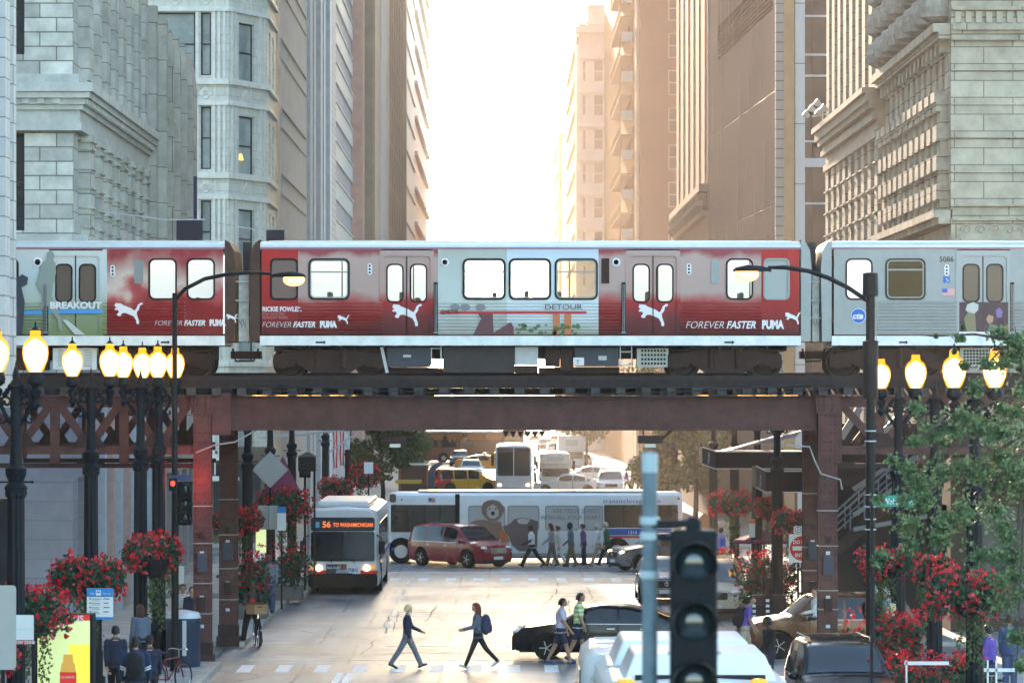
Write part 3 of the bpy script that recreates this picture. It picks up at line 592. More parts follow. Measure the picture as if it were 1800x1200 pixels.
# --- right carriage, bare steel
t,x0,x1,yb=carriage(1462,1990,'bare silver carriage numbered 5086 at the right edge')
wr=[H5(1489,1531),H5(1559,1624)]
body_side(t,[(1466,1540,m_alu,False),(1540,1682,m_alu,True),(1775,1990,m_alu,True)],None,wr)
opening(t,*wr[0][:4],.13,YT,pane=m_glow); opening(t,*wr[1][:4],.13,YT,pane=m_pane,mull=tz(474))  # first pane glows by itself in place of interior light
q=M('door_steel',(.25,.27,.285),.42,metal=.4); door_pair(t,1728,q,decal=False,pane=_mc['brown_pane']); grab_rail(t,1779); lamps3(t,1664,465)
text('car_number','5086',.19,m_blk,t,(tx(1651),YT-.008,tz(460)),bold=.002)
b=MB(); b.T=Matrix.Translation((tx(1509),YT-.004,tz(555)))@Matrix.Rotation(rad(90),4,'X'); b.lathe([(.21,0),(.21,.01),(.0,.01)],(0,0,0),28); b.build('roundel',M('roundel_blue',(.02,.13,.45),.4),t)
b=MB(); b.poly([(.2*math.cos(k*PI/16),.2*math.sin(k*PI/16)) for k in range(32)],[[(.185*math.cos(k*PI/16),.185*math.sin(k*PI/16)) for k in range(32)]],O=(tx(1509),YT-.016,tz(555)),th=.002); b.build('roundel_ring',m_white,t)
text('roundel_text','cta',.22,m_white,t,(tx(1509)-.165,YT-.017,tz(560)),shear=.25,bold=.008,sx=1.05)
fx,fz=tx(1656),tz(520); b=MB()
for k in range(7): b.box(fx,fx+.33,YT-.006,YT-.003,fz+k*.028,fz+k*.028+.014)
b.build('flag_stripe',m_redline,t); MB().box(fx,fx+.33,YT-.003,YT-.001,fz,fz+.19).build('flag_field',m_white,t); MB().box(fx,fx+.14,YT-.009,YT-.006,fz+.09,fz+.19).build('flag_canton',_mc['roundel_blue'],t)
b=MB(); b.box(tx(1658),tx(1670),YT-.006,YT-.003,tz(497),tz(486)); b.build('access_sign',_mc['roundel_blue'],t)
b=MB(); xx=tx(1664); b.tube([(xx+.035*math.cos(a),YT-.01,tz(493)+.035*math.sin(a)) for a in [k*.5-2.4 for k in range(10)]],.007,5); b.tube([(xx-.01,YT-.01,tz(488)),(xx-.01,YT-.01,tz(491.5)),(xx+.03,YT-.01,tz(491.5)),(xx+.045,YT-.01,tz(494.5))],.007,5); b.build('access_symbol',m_white,t)
# poster on the door
zz=lambda p:tz(p); b=MB().box(tx(1686),tx(1772),YT-.028,YT-.024,zz(584),zz(531)); b.build('poster',M('poster_dark',(.05,.03,.045),.5),t)
def pp(name,pts,mt): MB().poly([(tx(a),tz(c)) for a,c in pts][::-1],O=(0,YT-.032,0),th=.003).build(name,mt,t)
pp('poster_print',[(1700,584),(1694,560),(1702,548),(1714,552),(1716,584)],M('print_olive',(.22,.19,.11),.6)); pp('poster_print',[(1697,545),(1700,535),(1710,531),(1720,535),(1719,545),(1712,552),(1702,549)],M('print_hat',(.5,.5,.46),.6))
pp('poster_print',[(1733,560),(1738,553),(1746,556),(1745,566),(1737,569)],M('print_skin',(.40,.24,.17),.6)); pp('poster_print',[(1750,545),(1757,540),(1762,548),(1760,558),(1752,558)],M('print_violet',(.18,.14,.34),.6)); pp('poster_print',[(1735,584),(1740,568),(1752,572),(1756,584)],M('print_green',(.09,.17,.13),.6)); pp('poster_print',[(1756,575),(1772,570),(1772,584),(1756,584)],M('print_rust',(.35,.1,.04),.6))
MB().box(tx(1686),tx(1772),YT-.036,YT-.032,zz(588),zz(583)).build('poster_footer',m_white,t)
MB().box(x0,x1,yb-.04,yb,Z0,Z1).build('far_side_panel',m_darkin,t)
bogie(t,1560); end_cap(t,x0,-1).data.materials[0]=m_alu
o=underbox(t,1690,1750,611,644,m_grl); b=MB(); b.box(x0+.3,x1,96.6,97.6,7.95,8.37)
for k in range(22): xx=R.uniform(x0+.3,x1-.5); b.box(xx,xx+R.uniform(.08,.4),95.95,96.3,8.37-R.uniform(.08,.2),8.37)
b.build('underframe',m_under,t)
b=MB()
for i in range(9):
    for j in range(5): b.box(tx(1696+i*5.6),tx(1700+i*5.6),95.885,95.9,tz(618+j*5.5),tz(614.5+j*5.5))
b.build('grille_slot',m_blk,t)
b=MB(); b.poly([(tx(1580+a),tz(c)) for a,c in ((0,603),(12,603),(12,605),(16,601.5),(12,598),(12,600),(0,600))],O=(0,YT-.036,0),th=.004); b.build('arrow_mark',m_gask,t)
# couplings with chains across the gaps
for (a,b_,lab) in ((414,440,'hanging chains and hoses in the gap between the left and middle carriages'),(1426,1446,'hanging chains and hoses in the gap between the middle and silver carriages')):
    t=thing('carriage_coupling',lab,'coupling',(tx((a+b_)/2),97,7.7)); xa,xb=tx(a-14),tx(b_+14)
    for z in (492,525,556):
        b=MB(); b.tube([(xa+(xb-xa)*k/6,95.8,tz(z)-.05*math.sin(PI*k/6)) for k in range(7)],.02,5); b.build('chain',m_ub2,t)
    b=MB()
    for k in range(4): b.tube([(tx(a+2+k*5),96,tz(535)),(tx(a+6+k*3),95.95,tz(570+6*(k%2))),(tx(b_-2-k*4),96,tz(536))],.015,5)
    b.build('hose',m_gask,t); MB().box(tx(a+4),tx(b_-4),95.95,97.5,tz(600),tz(480)).build('gangway_plate',M('gangway_grey',(.50,.50,.46),.5,ns=4,na=.3),t)
    b=MB(); b.box(xa,xb,96.7,97.1,8.0,8.2); b.tube([(tx(a-10),96.6,tz(612)),(tx(a-4),96.5,tz(634)),(tx(b_+2),96.5,tz(634)),(tx(b_+10),96.6,tz(612))],.03,6); b.build('coupler',m_under,t)
    b=MB(); b.box(tx((a+b_)/2-8),tx((a+b_)/2+8),97.3,97.35,tz(600),tz(421)); b.build('gangway_door',m_box,t)
# ------------------------------------------------------------------ buildings
m_glassd=M('dark_window_glass',(.02,.025,.028),.12,spec=.9,ns=.6,na=.5)
m_glassg=M('curtained_window',(.30,.35,.34),.35,ns=.8,na=.35)
m_shop=M('shop_glass',(.045,.05,.06),.1,spec=.8,ns=.5,na=.6)
m_blackf=M('black_frame',(.03,.03,.035),.5)
def gridwall(mb,fr,W,z0,z1,ops,depth,mi=None):
    us=sorted({0,W,*[a for o in ops for a in o[:2]]}); vs=sorted({z0,z1,*[a for o in ops for a in o[2:4]]})
    op=set()
    for i in range(len(us)-1):
        for j in range(len(vs)-1):
            cu,cv=(us[i]+us[i+1])/2,(vs[j]+vs[j+1])/2
            if any(o[0]<cu<o[1] and o[2]<cv<o[3] for o in ops): op.add((i,j))
    flip=fr.U.cross(Vector((0,0,1))).dot(fr.N)<0
    for j in range(len(vs)-1):
        i=0
        while i<len(us)-1:
            if (i,j) in op: i+=1; continue
            k=i
            while k<len(us)-1 and (k,j) not in op: k+=1
            q=[fr.p(us[i],vs[j]),fr.p(us[k],vs[j]),fr.p(us[k],vs[j+1]),fr.p(us[i],vs[j+1])]
            mb.add(q[::-1] if flip else q,[(0,1,2,3)],mi); i=k
    for o in ops:
        a,b,c,d=o[:4]; P=[fr.p(u,v,e) for e in (0,-depth) for u,v in ((a,c),(b,c),(b,d),(a,d))]
        f=[(0,1,5,4),(1,2,6,5),(2,3,7,6),(3,0,4,7)]; mb.add(P,f if flip else [x[::-1] for x in f],mi)
def facade(par,fr,W,z0,z1,ops,mat,pane=None,depth=.3,name='window',frame=None,sash=True,cap=95):
    b=MB(); gridwall(b,fr,W,z0,z1,ops,depth); b.build('wall',mat,par)
    pane=pane or m_glassd; extra=MB(); n=sum(1 for c in par.children if c.name.startswith('window'))
    for o in ops:
        q=MB() if n<cap else extra; n+=1; a,b_,c,d=o[:4]
        fr.box(q,a,b_,c,d,-depth-.05,-depth+.02,mi=0)
        if frame:
            t=.07
            for u0,u1,v0,v1 in ((a,a+t,c,d),(b_-t,b_,c,d),(a+t,b_-t,c,c+t),(a+t,b_-t,d-t,d))+(((a+t,b_-t,(c+d)/2-.03,(c+d)/2+.03),) if sash else ()): fr.box(q,u0,u1,v0,v1,-depth+.02,-depth+.07,mi=1)
        if q is not extra: q.build(name,[pane,frame] if frame else pane,par)
    if extra.v: extra.build(name+'_rows',[pane,frame] if frame else pane,par)['kind']='stuff'
def bands(par,fr,u0,u1,L,mat,name='cornice'):
    """list of (z0,z1,proud): stacked mouldings"""
    b=MB()
    for z0,z1,d in L: fr.box(b,u0,u1,z0,z1,-.05,d)
    return b.build(name,mat,par)
def core(par,x0,x1,y0,y1,z1,mat,z0=0): return MB().box(x0,x1,y0,y1,z0,z1).build('core',mat,par)
LF=lambda X,Y: Fr((X,Y,0),(0,1,0),(1,0,0))
RF=lambda X,Y: Fr((X,Y,0),(0,1,0),(-1,0,0))
FF=lambda X,Y: Fr((X,Y,0),(1,0,0),(0,-1,0))
stone_a=M('grey_limestone',(.52,.51,.46),.8,brick=(.98,.42,.022,(.20,.19,.17),.22),ns=1.4,na=.28)
stone_b=M('smooth_limestone',(.46,.45,.405),.78,brick=(2.2,.62,.018,(.2,.19,.17),.09),ns=1.1,na=.28,)
stone_l=M('lavender_stone',(.30,.295,.345),.8,brick=(3.1,.56,.012,(.2,.19,.22),.04),ns=2,na=.12)
stone_c=M('beige_limestone',(.37,.345,.275),.82,brick=(1.7,.49,.018,(.17,.15,.11),.12),ns=1.2,na=.3)
stone_d=M('beige_pilaster_stone',(.35,.32,.25),.82,brick=(3.3,.5,.02,(.15,.13,.09),.1),ns=1.5,na=.32)
terra=M('cream_terracotta',(.64,.635,.57),.5,brick=(.55,.40,.009,(.34,.33,.29),.05),ns=2,na=.1)
terra2=M('cream_moulding',(.70,.69,.63),.5,ns=3,na=.12)
# L0: near white block building at the left edge
t=thing('brick_building','white glazed brick building cut by the left edge of the picture','building',(-11.7,80,0))
mw=M('white_glazed_brick',(.56,.57,.57),.55,brick=(.9,.47,.02,(.25,.25,.25),.05),ns=2,na=.1)
core(t,-30,-12.35,30,88.5,60,mw,z0=5.8)
f=LF(-11.75,60)
b=MB()
for k in range(8): f.box(b,28.7-2.4-k*3.2,28.7-1.5-k*3.2,7.0,60,-.34,0); f.box(b,28.2-k*3.2,28.7-k*3.2,7.0,60,-.34,-.05)
b.build('pilaster',mw,t)
MB().box(-30,-11.9,30,88.7,6.75,7.0).build('ledge',M('tan_trim',(.50,.42,.30),.7,ns=3),t); MB().box(-30,-12.3,31,88.4,5.3,6.75).build('frieze',_mc['tan_trim'],t)
b=MB(); [b.box(-12.32,-12.27,87.9-k*.4,88.1-k*.4,5.35,5.75) for k in range(30)]; b.build('fringe',M('fringe_brown',(.18,.15,.12),.8),t)  # row of small dark brown blocks along the frieze
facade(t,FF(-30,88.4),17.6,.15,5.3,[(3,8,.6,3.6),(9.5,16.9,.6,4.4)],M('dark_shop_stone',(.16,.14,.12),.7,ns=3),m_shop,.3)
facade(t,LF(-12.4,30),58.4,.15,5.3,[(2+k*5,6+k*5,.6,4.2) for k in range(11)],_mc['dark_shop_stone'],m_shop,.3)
# L1: classical corner block
t=thing('classical_building','pale grey stone corner building with a heavy cornice and rows of pilasters','building',(-12.5,106.5,0))
core(t,-40,-13.1,107.1,127,52,stone_b,z0=0)
f=FF(-40,106.5); W=27.5
u=lambda p:px(p,106.5)+40; v=lambda p:pz(p,106.5)
facade(t,f,W,v(712),v(150),[(22.5,u(43),v(405),v(234))],stone_a,m_glassd,.35,frame=m_blackf)
facade(t,f,W,16.3,52,[(22.5,u(43),v(132)+.6+k*5.2,v(0)+1.6+k*5.2) for k in range(1)]+[(22.5,u(43),24+k*5,27.6+k*5) for k in range(5)],stone_a,m_glassd,.35,frame=m_blackf)
facade(t,f,W,.15,v(712),[(u(-40),u(30),.6,4.0)],stone_l,m_shop,.3)
f2=LF(-12.5,106.5); D=20.5
ps=[(.0,1.15)]+[(1.9+k*2.42,2.95+k*2.42) for k in range(8)]
gaps=[(ps[i][1],ps[i+1][0]) for i in range(8)]
facade(t,f2,D,11.7,14.75,[(a+.02,b_-.02,12.0,14.6) for a,b_ in gaps],stone_b,m_glassg,.55)
facade(t,f2,D,16.35,52,[(a+.02,b_-.02,16.9+k*4.6,20.6+k*4.6) for a,b_ in gaps for k in range(6)],stone_b,m_glassg,.55)
for a,b_ in ps[1:]:
    q=MB(); f2.box(q,a,b_,11.75,14.75,0,.30); 
    for k in range(5): f2.box(q,a-.05,b_+.05,12.0+k*.58,12.06+k*.58,0,.36)
    f2.box(q,a-.08,b_+.08,14.55,14.75,0,.38); q.build('pilaster',stone_b,t)
    q=MB(); f2.box(q,a,b_,16.4,52,0,.26); q.build('pilaster',stone_b,t)
ent=[(14.75,15.0,.42),(15.0,15.35,.34),(15.35,15.5,.5),(15.5,15.68,.62),(15.68,15.86,.86),(15.86,16.12,1.02),(16.12,16.4,.3)]
b=MB()
for z0,z1,d in ent: b.box(-40,-12.5+d*.62,106.5-d*.62,127,z0,z1)
b.build('cornice',M('cornice_stone',(.50,.50,.47),.75,ns=2,na=.2),t)
b=MB(); z0,z1=15.52,15.67
for k in range(46): b.box(-12.5+.39,-12.5+.47,106.2+k*.45,106.4+k*.45,z0,z1)
for k in range(40): b.box(-40+k*.45+9.4,-40+k*.45+9.6,106.5-.47,106.5-.39,z0,z1)
b.build('dentil',_mc['cornice_stone'],t)
bands(t,f2,0,D,[(11.3,11.72,.42),(11.1,11.3,.3)],_mc['cornice_stone'],'ledge'); bands(t,f,0,W-.01,[(11.3,11.72,.12)],_mc['cornice_stone'],'ledge')
facade(t,f2,D,.15,11.1,[(1.2+k*2.42,2.7+k*2.42,.7,4.6) for k in range(8)]+[(1.2+k*2.42,2.7+k*2.42,5.6,9.2) for k in range(8)],stone_l,m_shop,.5,frame=m_blackf)
for k in range(8):
    q=MB(); f2.box(q,2.85+k*2.42,3.45+k*2.42,.15,9.6,0,.35); q.build('pilaster',M('pale_fin',(.46,.50,.56),.6,ns=3) if k%2 else M('pink_pier',(.50,.36,.32),.7,ns=3),t)
text('shop_number','22',.75,M('gold_letters',(.55,.36,.08),.4),t,(px(254,112),112,pz(783,112)))
# L2: slender gothic block
t=thing('gothic_building','narrow grey gothic building with pointed parapet and tall arched windows','building',(-12,127,0))
g=M('grey_cast_stone',(.38,.365,.325),.8,brick=(2.4,1.25,.02,(.18,.16,.14),.07),ns=1.5,na=.25)
core(t,-30,-12.55,127.4,144,18.4,g); f=LF(-12,127); D=17
b=MB(); hs=[arch(2.1+k*2.7,3.7+k*2.7,8.2,15.9-k*.05) for k in range(4)]+[arch(13.6,16.4,8.2,17.1)]
sl_=[rect(2.0+k*2.7,3.7+k*2.7,17.35,18.3) for k in range(4)]
f.poly(b,[(0,5.5),(D,5.5),(D,19.0),(15,20.1),(13.2,19.4),(13.2,18.9),(10.5,18.9),(10.5,19.2),(7.8,19.2),(7.8,19.0),(5.1,19.0),(5.1,19.3),(2.4,19.3),(2.4,19.7),(0,19.7)],hs+sl_,th=.5); b.build('wall',g,t)
for k in range(4):
    q=MB(); f.box(q,2.1+k*2.7,3.7+k*2.7,8.2,16,-.48,-.42); f.box(q,2.84+k*2.7,2.96+k*2.7,8.2,15.6,-.42,-.3); f.box(q,2.1+k*2.7,3.7+k*2.7,11.8,12,-.42,-.3); q.build('window',m_glassg,t)
    q=MB(); f.box(q,2.0+k*2.7,3.7+k*2.7,17.35,18.3,-.48,-.42); q.build('window',m_glassd,t)
q=MB(); f.box(q,13.6,16.4,8.2,17.3,-.48,-.42); q.build('window',m_glassg,t)
for k in range(5):
    q=MB(); u0=.9+k*2.7; f.box(q,u0-.25,u0+.25,5.5,19.6 if k else 20.2,0,.28); f.box(q,u0-.16,u0+.16,19.6,20.1,0,.2); q.build('buttress',g,t)
facade(t,FF(-18,126.97),6,5.5,19.7,[],g); MB().box(-18,-12,127.0,127.5,19.7,20.6).build('turret',g,t)
bands(t,f,1.2,13,[(16.5,16.62,.1),(16.85,16.95,.14)],g,'drip_mould')
facade(t,f,D,.15,5.5,[(.8+k*3.1,3.2+k*3.1,.5,4.2) for k in range(5)],M('shop_surround',(.30,.28,.27),.6,ns=3),m_shop,.3)
q=MB(); q.box(-12.0,-11.6,139,139.15,pz(392,139),pz(310,139)); q.build('flag_pole',M('navy_banner',(.03,.035,.09),.6),t)
# L3: cream terracotta tower with bay windows
t=thing('terracotta_tower','cream terracotta tower with bay windows and quatrefoil panels behind the gothic building','building',(-13,168,0))
zr=[17.4+4.33*k for k in range(-3,4)]; YR=168.0; u=lambda p:px(p,YR)
core(t,-40,-12.2,171.3,178,36,terra); x0=-22; f=FF(x0,YR); W=-12.55-x0
cols=[(u(200)-x0,u(262)-x0,1),(u(273)-x0,u(343)-x0,1),(u(353)-x0,u(371)-x0,0)]
facade(t,f,W,4.6,36,[(a,b_,z+(.0),z+2.9) for a,b_,big_ in cols for z in zr],terra,m_glassg,.2,frame=m_blackf)
g2=Fr((-12.55,YR,0),Vector((1.55,3.5,0)).normalized(),Vector((3.5,-1.55,0)).normalized()); W2=math.hypot(1.55,3.5)
facade(t,g2,W2,4.6,36,[(1.0,2.55,z-.2,z+2.55) for z in zr],terra,m_glassg,.2,frame=m_blackf)
facade(t,LF(-11.0,171.5),6.5,4.6,36,[(1.2,2.6,z-.2,z+2.5) for z in zr]+[(3.9,5.3,z-.2,z+2.5) for z in zr],terra,m_glassg,.2)
for z in zr:
    for fr,a,b_ in ((f,0,W),(g2,0,W2),(LF(-11.0,171.5),0,6.5)):
        q=MB(); fr.box(q,a,b_,z-.42,z-.22,0,.16); fr.box(q,a,b_,z-.22,z-.14,0,.1); fr.box(q,a,b_,z-1.38,z-1.22,0,.14); fr.box(q,a,b_,z-1.22,z-1.15,0,.08); q.build('string_course',terra2,t)
for fr,a,W_ in ((f,u(376)-x0,0),(f,u(385)-x0,0),(f,u(394)-x0,0),(g2,.25,0),(g2,.55,0),(g2,3.0,0),(g2,3.4,0),(f,u(347)-x0,0)):
    q=MB()
    for z in zr: fr.box(q,a-.06,a+.06,z-.14,z+2.95,0,.1)
    q.build('rib',terra2,t)
q=MB()
for z in zr:
    for fr,a in ((f,u(362)-x0),(f,u(308)-x0),(g2,1.75)):
        c=fr.p(a,z-.82,.0); e=fr.U
        for ang in range(4):
            cc=c+e*(.14*math.cos(ang*PI/2))+Vector((0,0,.14*math.sin(ang*PI/2))); q.add([cc+(e*math.cos(k*PI/4)+Vector((0,0,math.sin(k*PI/4))))*.13+fr.N*.05 for k in range(8)]+[cc+fr.N*.0+(e*math.cos(k*PI/4)+Vector((0,0,math.sin(k*PI/4))))*.16 for k in range(8)],[tuple(range(8))]+[(k,(k+1)%8,8+(k+1)%8,8+k) for k in range(8)])
        for s in (-1,1): fr.box(q,a+s*.42-.03,a+s*.42+.03,z-1.1,z-.5,0,.05)
q.build('quatrefoil_panel',terra2,t)
q=MB(); c=g2.p(1.45,17.9,-.16); q.lathe([(.16,0),(.08,.3)],c,10); q.build('lampshade',M('lit_shade',(.9,.55,.15),.5,emit=.2,ecol=(1,.55,.12)),t)
facade(t,FF(-22,YR+.5),11.2,.15,4.6,[(.6+k*2.7,2.8+k*2.7,.5,3.8) for k in range(4)],M('bronze_shopfront',(.12,.09,.06),.5,ns=2),m_shop,.2)
# L4
t=thing('office_building','slim sunlit office building with dark red window slots tinted with painted orange sun beside the cream tower','building',(-11.5,178,0))
mo=M('warm_white_stone',(.75,.62,.48),.7,ns=2,na=.15); core(t,-40,-12,178.2,189.6,60,mo)
facade(t,LF(-11.5,178),11.6,4,60,[(a,a+1.5,8.4+4.6*k,12.1+4.6*k) for a in (1.0,4.6,8.2) for k in range(10)],mo,M('russet_reflection_glass',(.30,.075,.02),.4),.45)  # orange sun reflection painted into the dark red glass
# L5
t=thing('blank_wall_building','plain beige building with long sloping ledge lines on its side','building',(-11.6,189.7,0))
mo=M('plain_beige',(.76,.75,.71),.85,ns=.8,na=.1); core(t,-40,-11.6,189.8,218,70,mo)
f=LF(-11.6,189.8)
for z in (15.2,18.6,22.1,25.7,29.3): q=MB(); f.box(q,2.5,27,z,z+.1,0,.08); f.box(q,2.5,27,z-1.0,z-.95,0,.06); f.box(q,2.5,2.6,z-.95,z,0,.06); q.build('ledge',M('pale_ledge',(.6,.58,.52),.7),t)
# L6
t=thing('pilaster_building','grey building with tall plain pilasters and a white brick strip','building',(-11.6,218,0))
mo=M('grey_concrete',(.62,.62,.63),.8,ns=1.2,na=.12); core(t,-40,-12.2,218.2,258,80,mo); f=LF(-12.1,218.2)
for k in range(7): q=MB(); f.box(q,k*4.2,k*4.2+2.2,0,80,-.05,.5 if k%3 else .7); q.build('pilaster',mo,t)
for k in range(6):
    q=MB(); f.box(q,k*4.2+2.2,k*4.2+4.2,6,80,-.02,.05); q.build('window_strip',m_glassg,t)
q=MB(); f.box(q,29.5,39.6,0,80,-.1,.45); q.build('brick_strip',M('white_brick_strip',(.5,.48,.46),.7,brick=(.8,.45,.03,(.22,.2,.2),.06)),t)
# L7
t=thing('banded_building','brown banded office building with gold lit ledges on its street wall','building',(-11.9,258,0))
mo=M('brown_banding',(.36,.35,.36),.7,ns=1.5,na=.2); core(t,-40,-12.3,258.3,304,90,mo); f=LF(-12.3,258.3)
for k in range(30):
    q=MB(); f.box(q,0,44,4+k*2.9,5.3+k*2.9,-.02,.14); f.box(q,0,44,5.3+k*2.9,5.42+k*2.9,-.02,.24); q.build('ledge',M('tan_band',(.56,.53,.50),.6,ns=3),t)
q=MB(); f.box(q,41,45.7,0,90,0,.95); q.build('pier',M('rose_pier',(.48,.30,.24),.7,ns=1),t)
# L8
t=thing('brown_slab_building','tall brown slab building with a blank front wall and grey pilasters','building',(-10.6,306,0))
mo=M('brown_slab',(.38,.29,.23),.8,ns=1,na=.12); core(t,-40,-10.55,306,318,100,mo); core(t,-40,-10.7,318.1,340,100,M('grey_slab',(.56,.53,.52),.8,ns=1,na=.1))
f=LF(-10.7,318.1)
for k in range(5): q=MB(); f.box(q,1+k*4.4,3+k*4.4,0,100,0,.3); q.build('pilaster',M('pale_slab',(.45,.42,.40),.7),t)
q=MB(); FF(-12,306).box(q,.1,1.3,0,100,.0,.06); q.build('panel',M('brown_slab_light',(.33,.25,.18),.8,ns=1),t)
t=thing('hotel_block','tan brick tower with projecting balconies on the left further down the street','building',(-10.6,341,0))
mo=M('tan_brick',(.60,.50,.43),.8,brick=(3,1.4,.06,(.3,.2,.14),.1),ns=.6,na=.15); core(t,-40,-10.9,341,418,104,mo); f=LF(-10.9,341)
for k in range(22): q=MB(); f.box(q,0,76,6+k*4.2,6.5+k*4.2,0,.12); q.build('string_course',M('tan_trim_far',(.60,.46,.36),.7),t)
for k in range(12): q=MB(); f.box(q,3+k*6.2,5.4+k*6.2,4,104,0,.2); q.build('window_strip',M('far_window',(.44,.36,.31),.85),t)
t=thing('balcony_tower','pale tower with ledges, painted near white for the glow on the left','building',(-10.9,420,0))
mo=M('haze_pale_stone',(.86,.84,.80),.8,ns=.5,na=.1); core(t,-40,-11.1,420,470,112,mo); f=LF(-11.1,420)  # near-white colour stands in for haze over the two farthest towers
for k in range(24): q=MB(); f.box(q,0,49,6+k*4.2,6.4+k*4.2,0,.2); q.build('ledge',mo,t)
t=thing('distant_tower','farthest pale tower on the left, painted near white for the glow','building',(-11.2,475,0)); core(t,-40,-11.3,475,560,118,mo); f=LF(-11.3,475)
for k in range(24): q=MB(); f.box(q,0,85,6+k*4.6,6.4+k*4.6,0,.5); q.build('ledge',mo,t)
# ---------------- right side
t=thing('rusticated_building','beige stone corner building with deep banded courses and knobbly columns at the right edge','building',(13.1,106,0))
core(t,13.6,40,106.5,124,52,stone_c); f=FF(13.1,106); W=27
u=lambda p:px(p,106)-13.1; v=lambda p:pz(p,106)
facade(t,f,W,4.8,52,[],stone_c,None)
cr=[v(y) for y in (363,304,243,185,125)]
for z in cr: q=MB(); f.box(q,0,W,z+.03,z+.96,0,.10); f.box(q,0,W,z+.0,z+.03,0,.16); q.build('stone_course',stone_c,t)
q=MB(); f.box(q,0,W,v(420),v(388),0,.14); f.box(q,0,W,v(388),v(384),0,.25); f.box(q,0,W,v(424),v(420),0,.25); q.build('frieze',stone_d,t)
q=MB()
for k in range(20):
    c=Vector((13.55+k*.42,105.84,v(404))); q.tube([c+Vector(((.16-.012*i)*math.cos(i*.75+PI),0,(.16-.012*i)*math.sin(i*.75))) for i in range(11)],.025,5)
q.build('wave_ornament',M('carved_stone',(.36,.33,.26),.8),t)
q=MB()
for y0,y1,d in ((100,72,.08),(72,55,.3),(55,44,.42),(44,20,.2),(20,14,.38),(14,-40,.12)): f.box(q,0,W,v(y0),v(y1),0,d)
q.build('cornice',stone_d,t)
q=MB()
for k in range(50): f.box(q,.1+k*.3,.27+k*.3,v(42),v(22),.2,.3)
q.build('dentil',_mc['carved_stone'],t)
f2=RF(13.1,106); D=18
facade(t,f2,D,12.4,17.45,[(1.4+k*1.52,2.05+k*1.52,15.9,17.0) for k in range(11)],stone_d,m_glassd,.3)
facade(t,f2,D,4.8,12.4,[(1.4+k*3.04,2.9+k*3.04,5.4,9.8) for k in range(5)],stone_d,m_glassd,.3); facade(t,f2,D,17.45,52,[(1.4+k*2.5,2.3+k*2.5,18+j*4.4,21.4+j*4.4) for k in range(6) for j in range(7)],stone_d,m_glassd,.4)
for k in range(11):
    q=MB(); a=.55+k*1.55; f2.box(q,a,a+.78,12.45,15.9,0,.24)
    for j in range(4): f2.box(q,a-.07,a+.85,12.75+j*.86,13.2+j*.86,.0,.36); 
    f2.box(q,a-.08,a+.86,15.6,15.9,0,.42); q.build('pilaster',stone_d,t)
    if k<8:
        q=MB(); c=f2.p(.9+k*2.15,0,.25)
        for j in range(9): z=17.95+j*1.0; q.lathe([(.30,z),(.56,z+.14),(.60,z+.45),(.54,z+.78),(.30,z+.92),(.28,z+1.0)],(c.x,c.y,0),8)
        q.build('banded_column',M('rough_stone',(.30,.28,.24),.9,ns=3,na=.35,bump=.5,bs=5),t)
bands(t,f2,0,D,[(12.0,12.2,.35),(12.2,12.42,.5),(17.4,17.6,.35),(17.6,17.85,.5)],stone_d,'ledge')
q=MB()
for k in range(16): f2.box(q,.6+k*1.1,1.0+k*1.1,16.95+.1,17.4,0,.22)
q.build('corbel_relief',stone_d,t)
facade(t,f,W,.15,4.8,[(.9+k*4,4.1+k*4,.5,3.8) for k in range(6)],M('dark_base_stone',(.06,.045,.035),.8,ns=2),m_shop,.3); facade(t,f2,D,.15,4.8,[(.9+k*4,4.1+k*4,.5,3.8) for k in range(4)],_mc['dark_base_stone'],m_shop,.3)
# R2
t=thing('cornice_building','beige stone building with a projecting cornice between banded stone and dark glass','building',(13.0,124,0))
core(t,13.7,40,124.1,144,52,stone_d); f=RF(13.05,124); D=20
gp=[(1.1+k*2.35,2.2+k*2.35) for k in range(8)]
facade(t,f,D,4.6,15.8,[(a,b_,11.2,15.5) for a,b_ in gp]+[(a,b_,5.4,9.6) for a,b_ in gp],stone_d,M('olive_glass',(.10,.10,.08),.3),.5); facade(t,f,D,17.7,52,[(a,b_,18+j*9,26+j*9) for a,b_ in gp for j in range(3)],stone_d,_mc['olive_glass'],.5)  # windows in plain dark olive glass
for k in range(9):
    a=.0+k*2.35; q=MB(); f.box(q,max(a-.1,.02),a+1.0,11,15.8,0,.22)
    for j in range(5): f.box(q,max(a-.14,.01),a+1.04,11.5+j*.86,11.56+j*.86,0,.3)
    q.build('pilaster',stone_d,t); q=MB(); f.box(q,max(a-.1,.02),a+1.0,17.8,52,0,.18); f.box(q,a+1.55,a+1.75,18,52,-.4,0); q.build('pilaster',stone_d,t)
b=MB()
for z0,z1,d in ((15.8,16.05,.3),(16.05,16.4,.2),(16.4,16.6,.4),(16.6,16.8,.3),(16.8,17.0,.5),(17.0,17.3,.62),(17.3,17.5,.75),(17.5,17.7,.3)): b.box(13.05-d,40,124.02,144+d*.3,z0,z1)
b.build('cornice',M('brown_cornice_stone',(.36,.30,.23),.8,ns=2,na=.2),t)
facade(t,f,D,.15,4.6,[(.9+k*4,4.1+k*4,.5,3.8) for k in range(4)],_mc['dark_base_stone'],m_shop,.3)
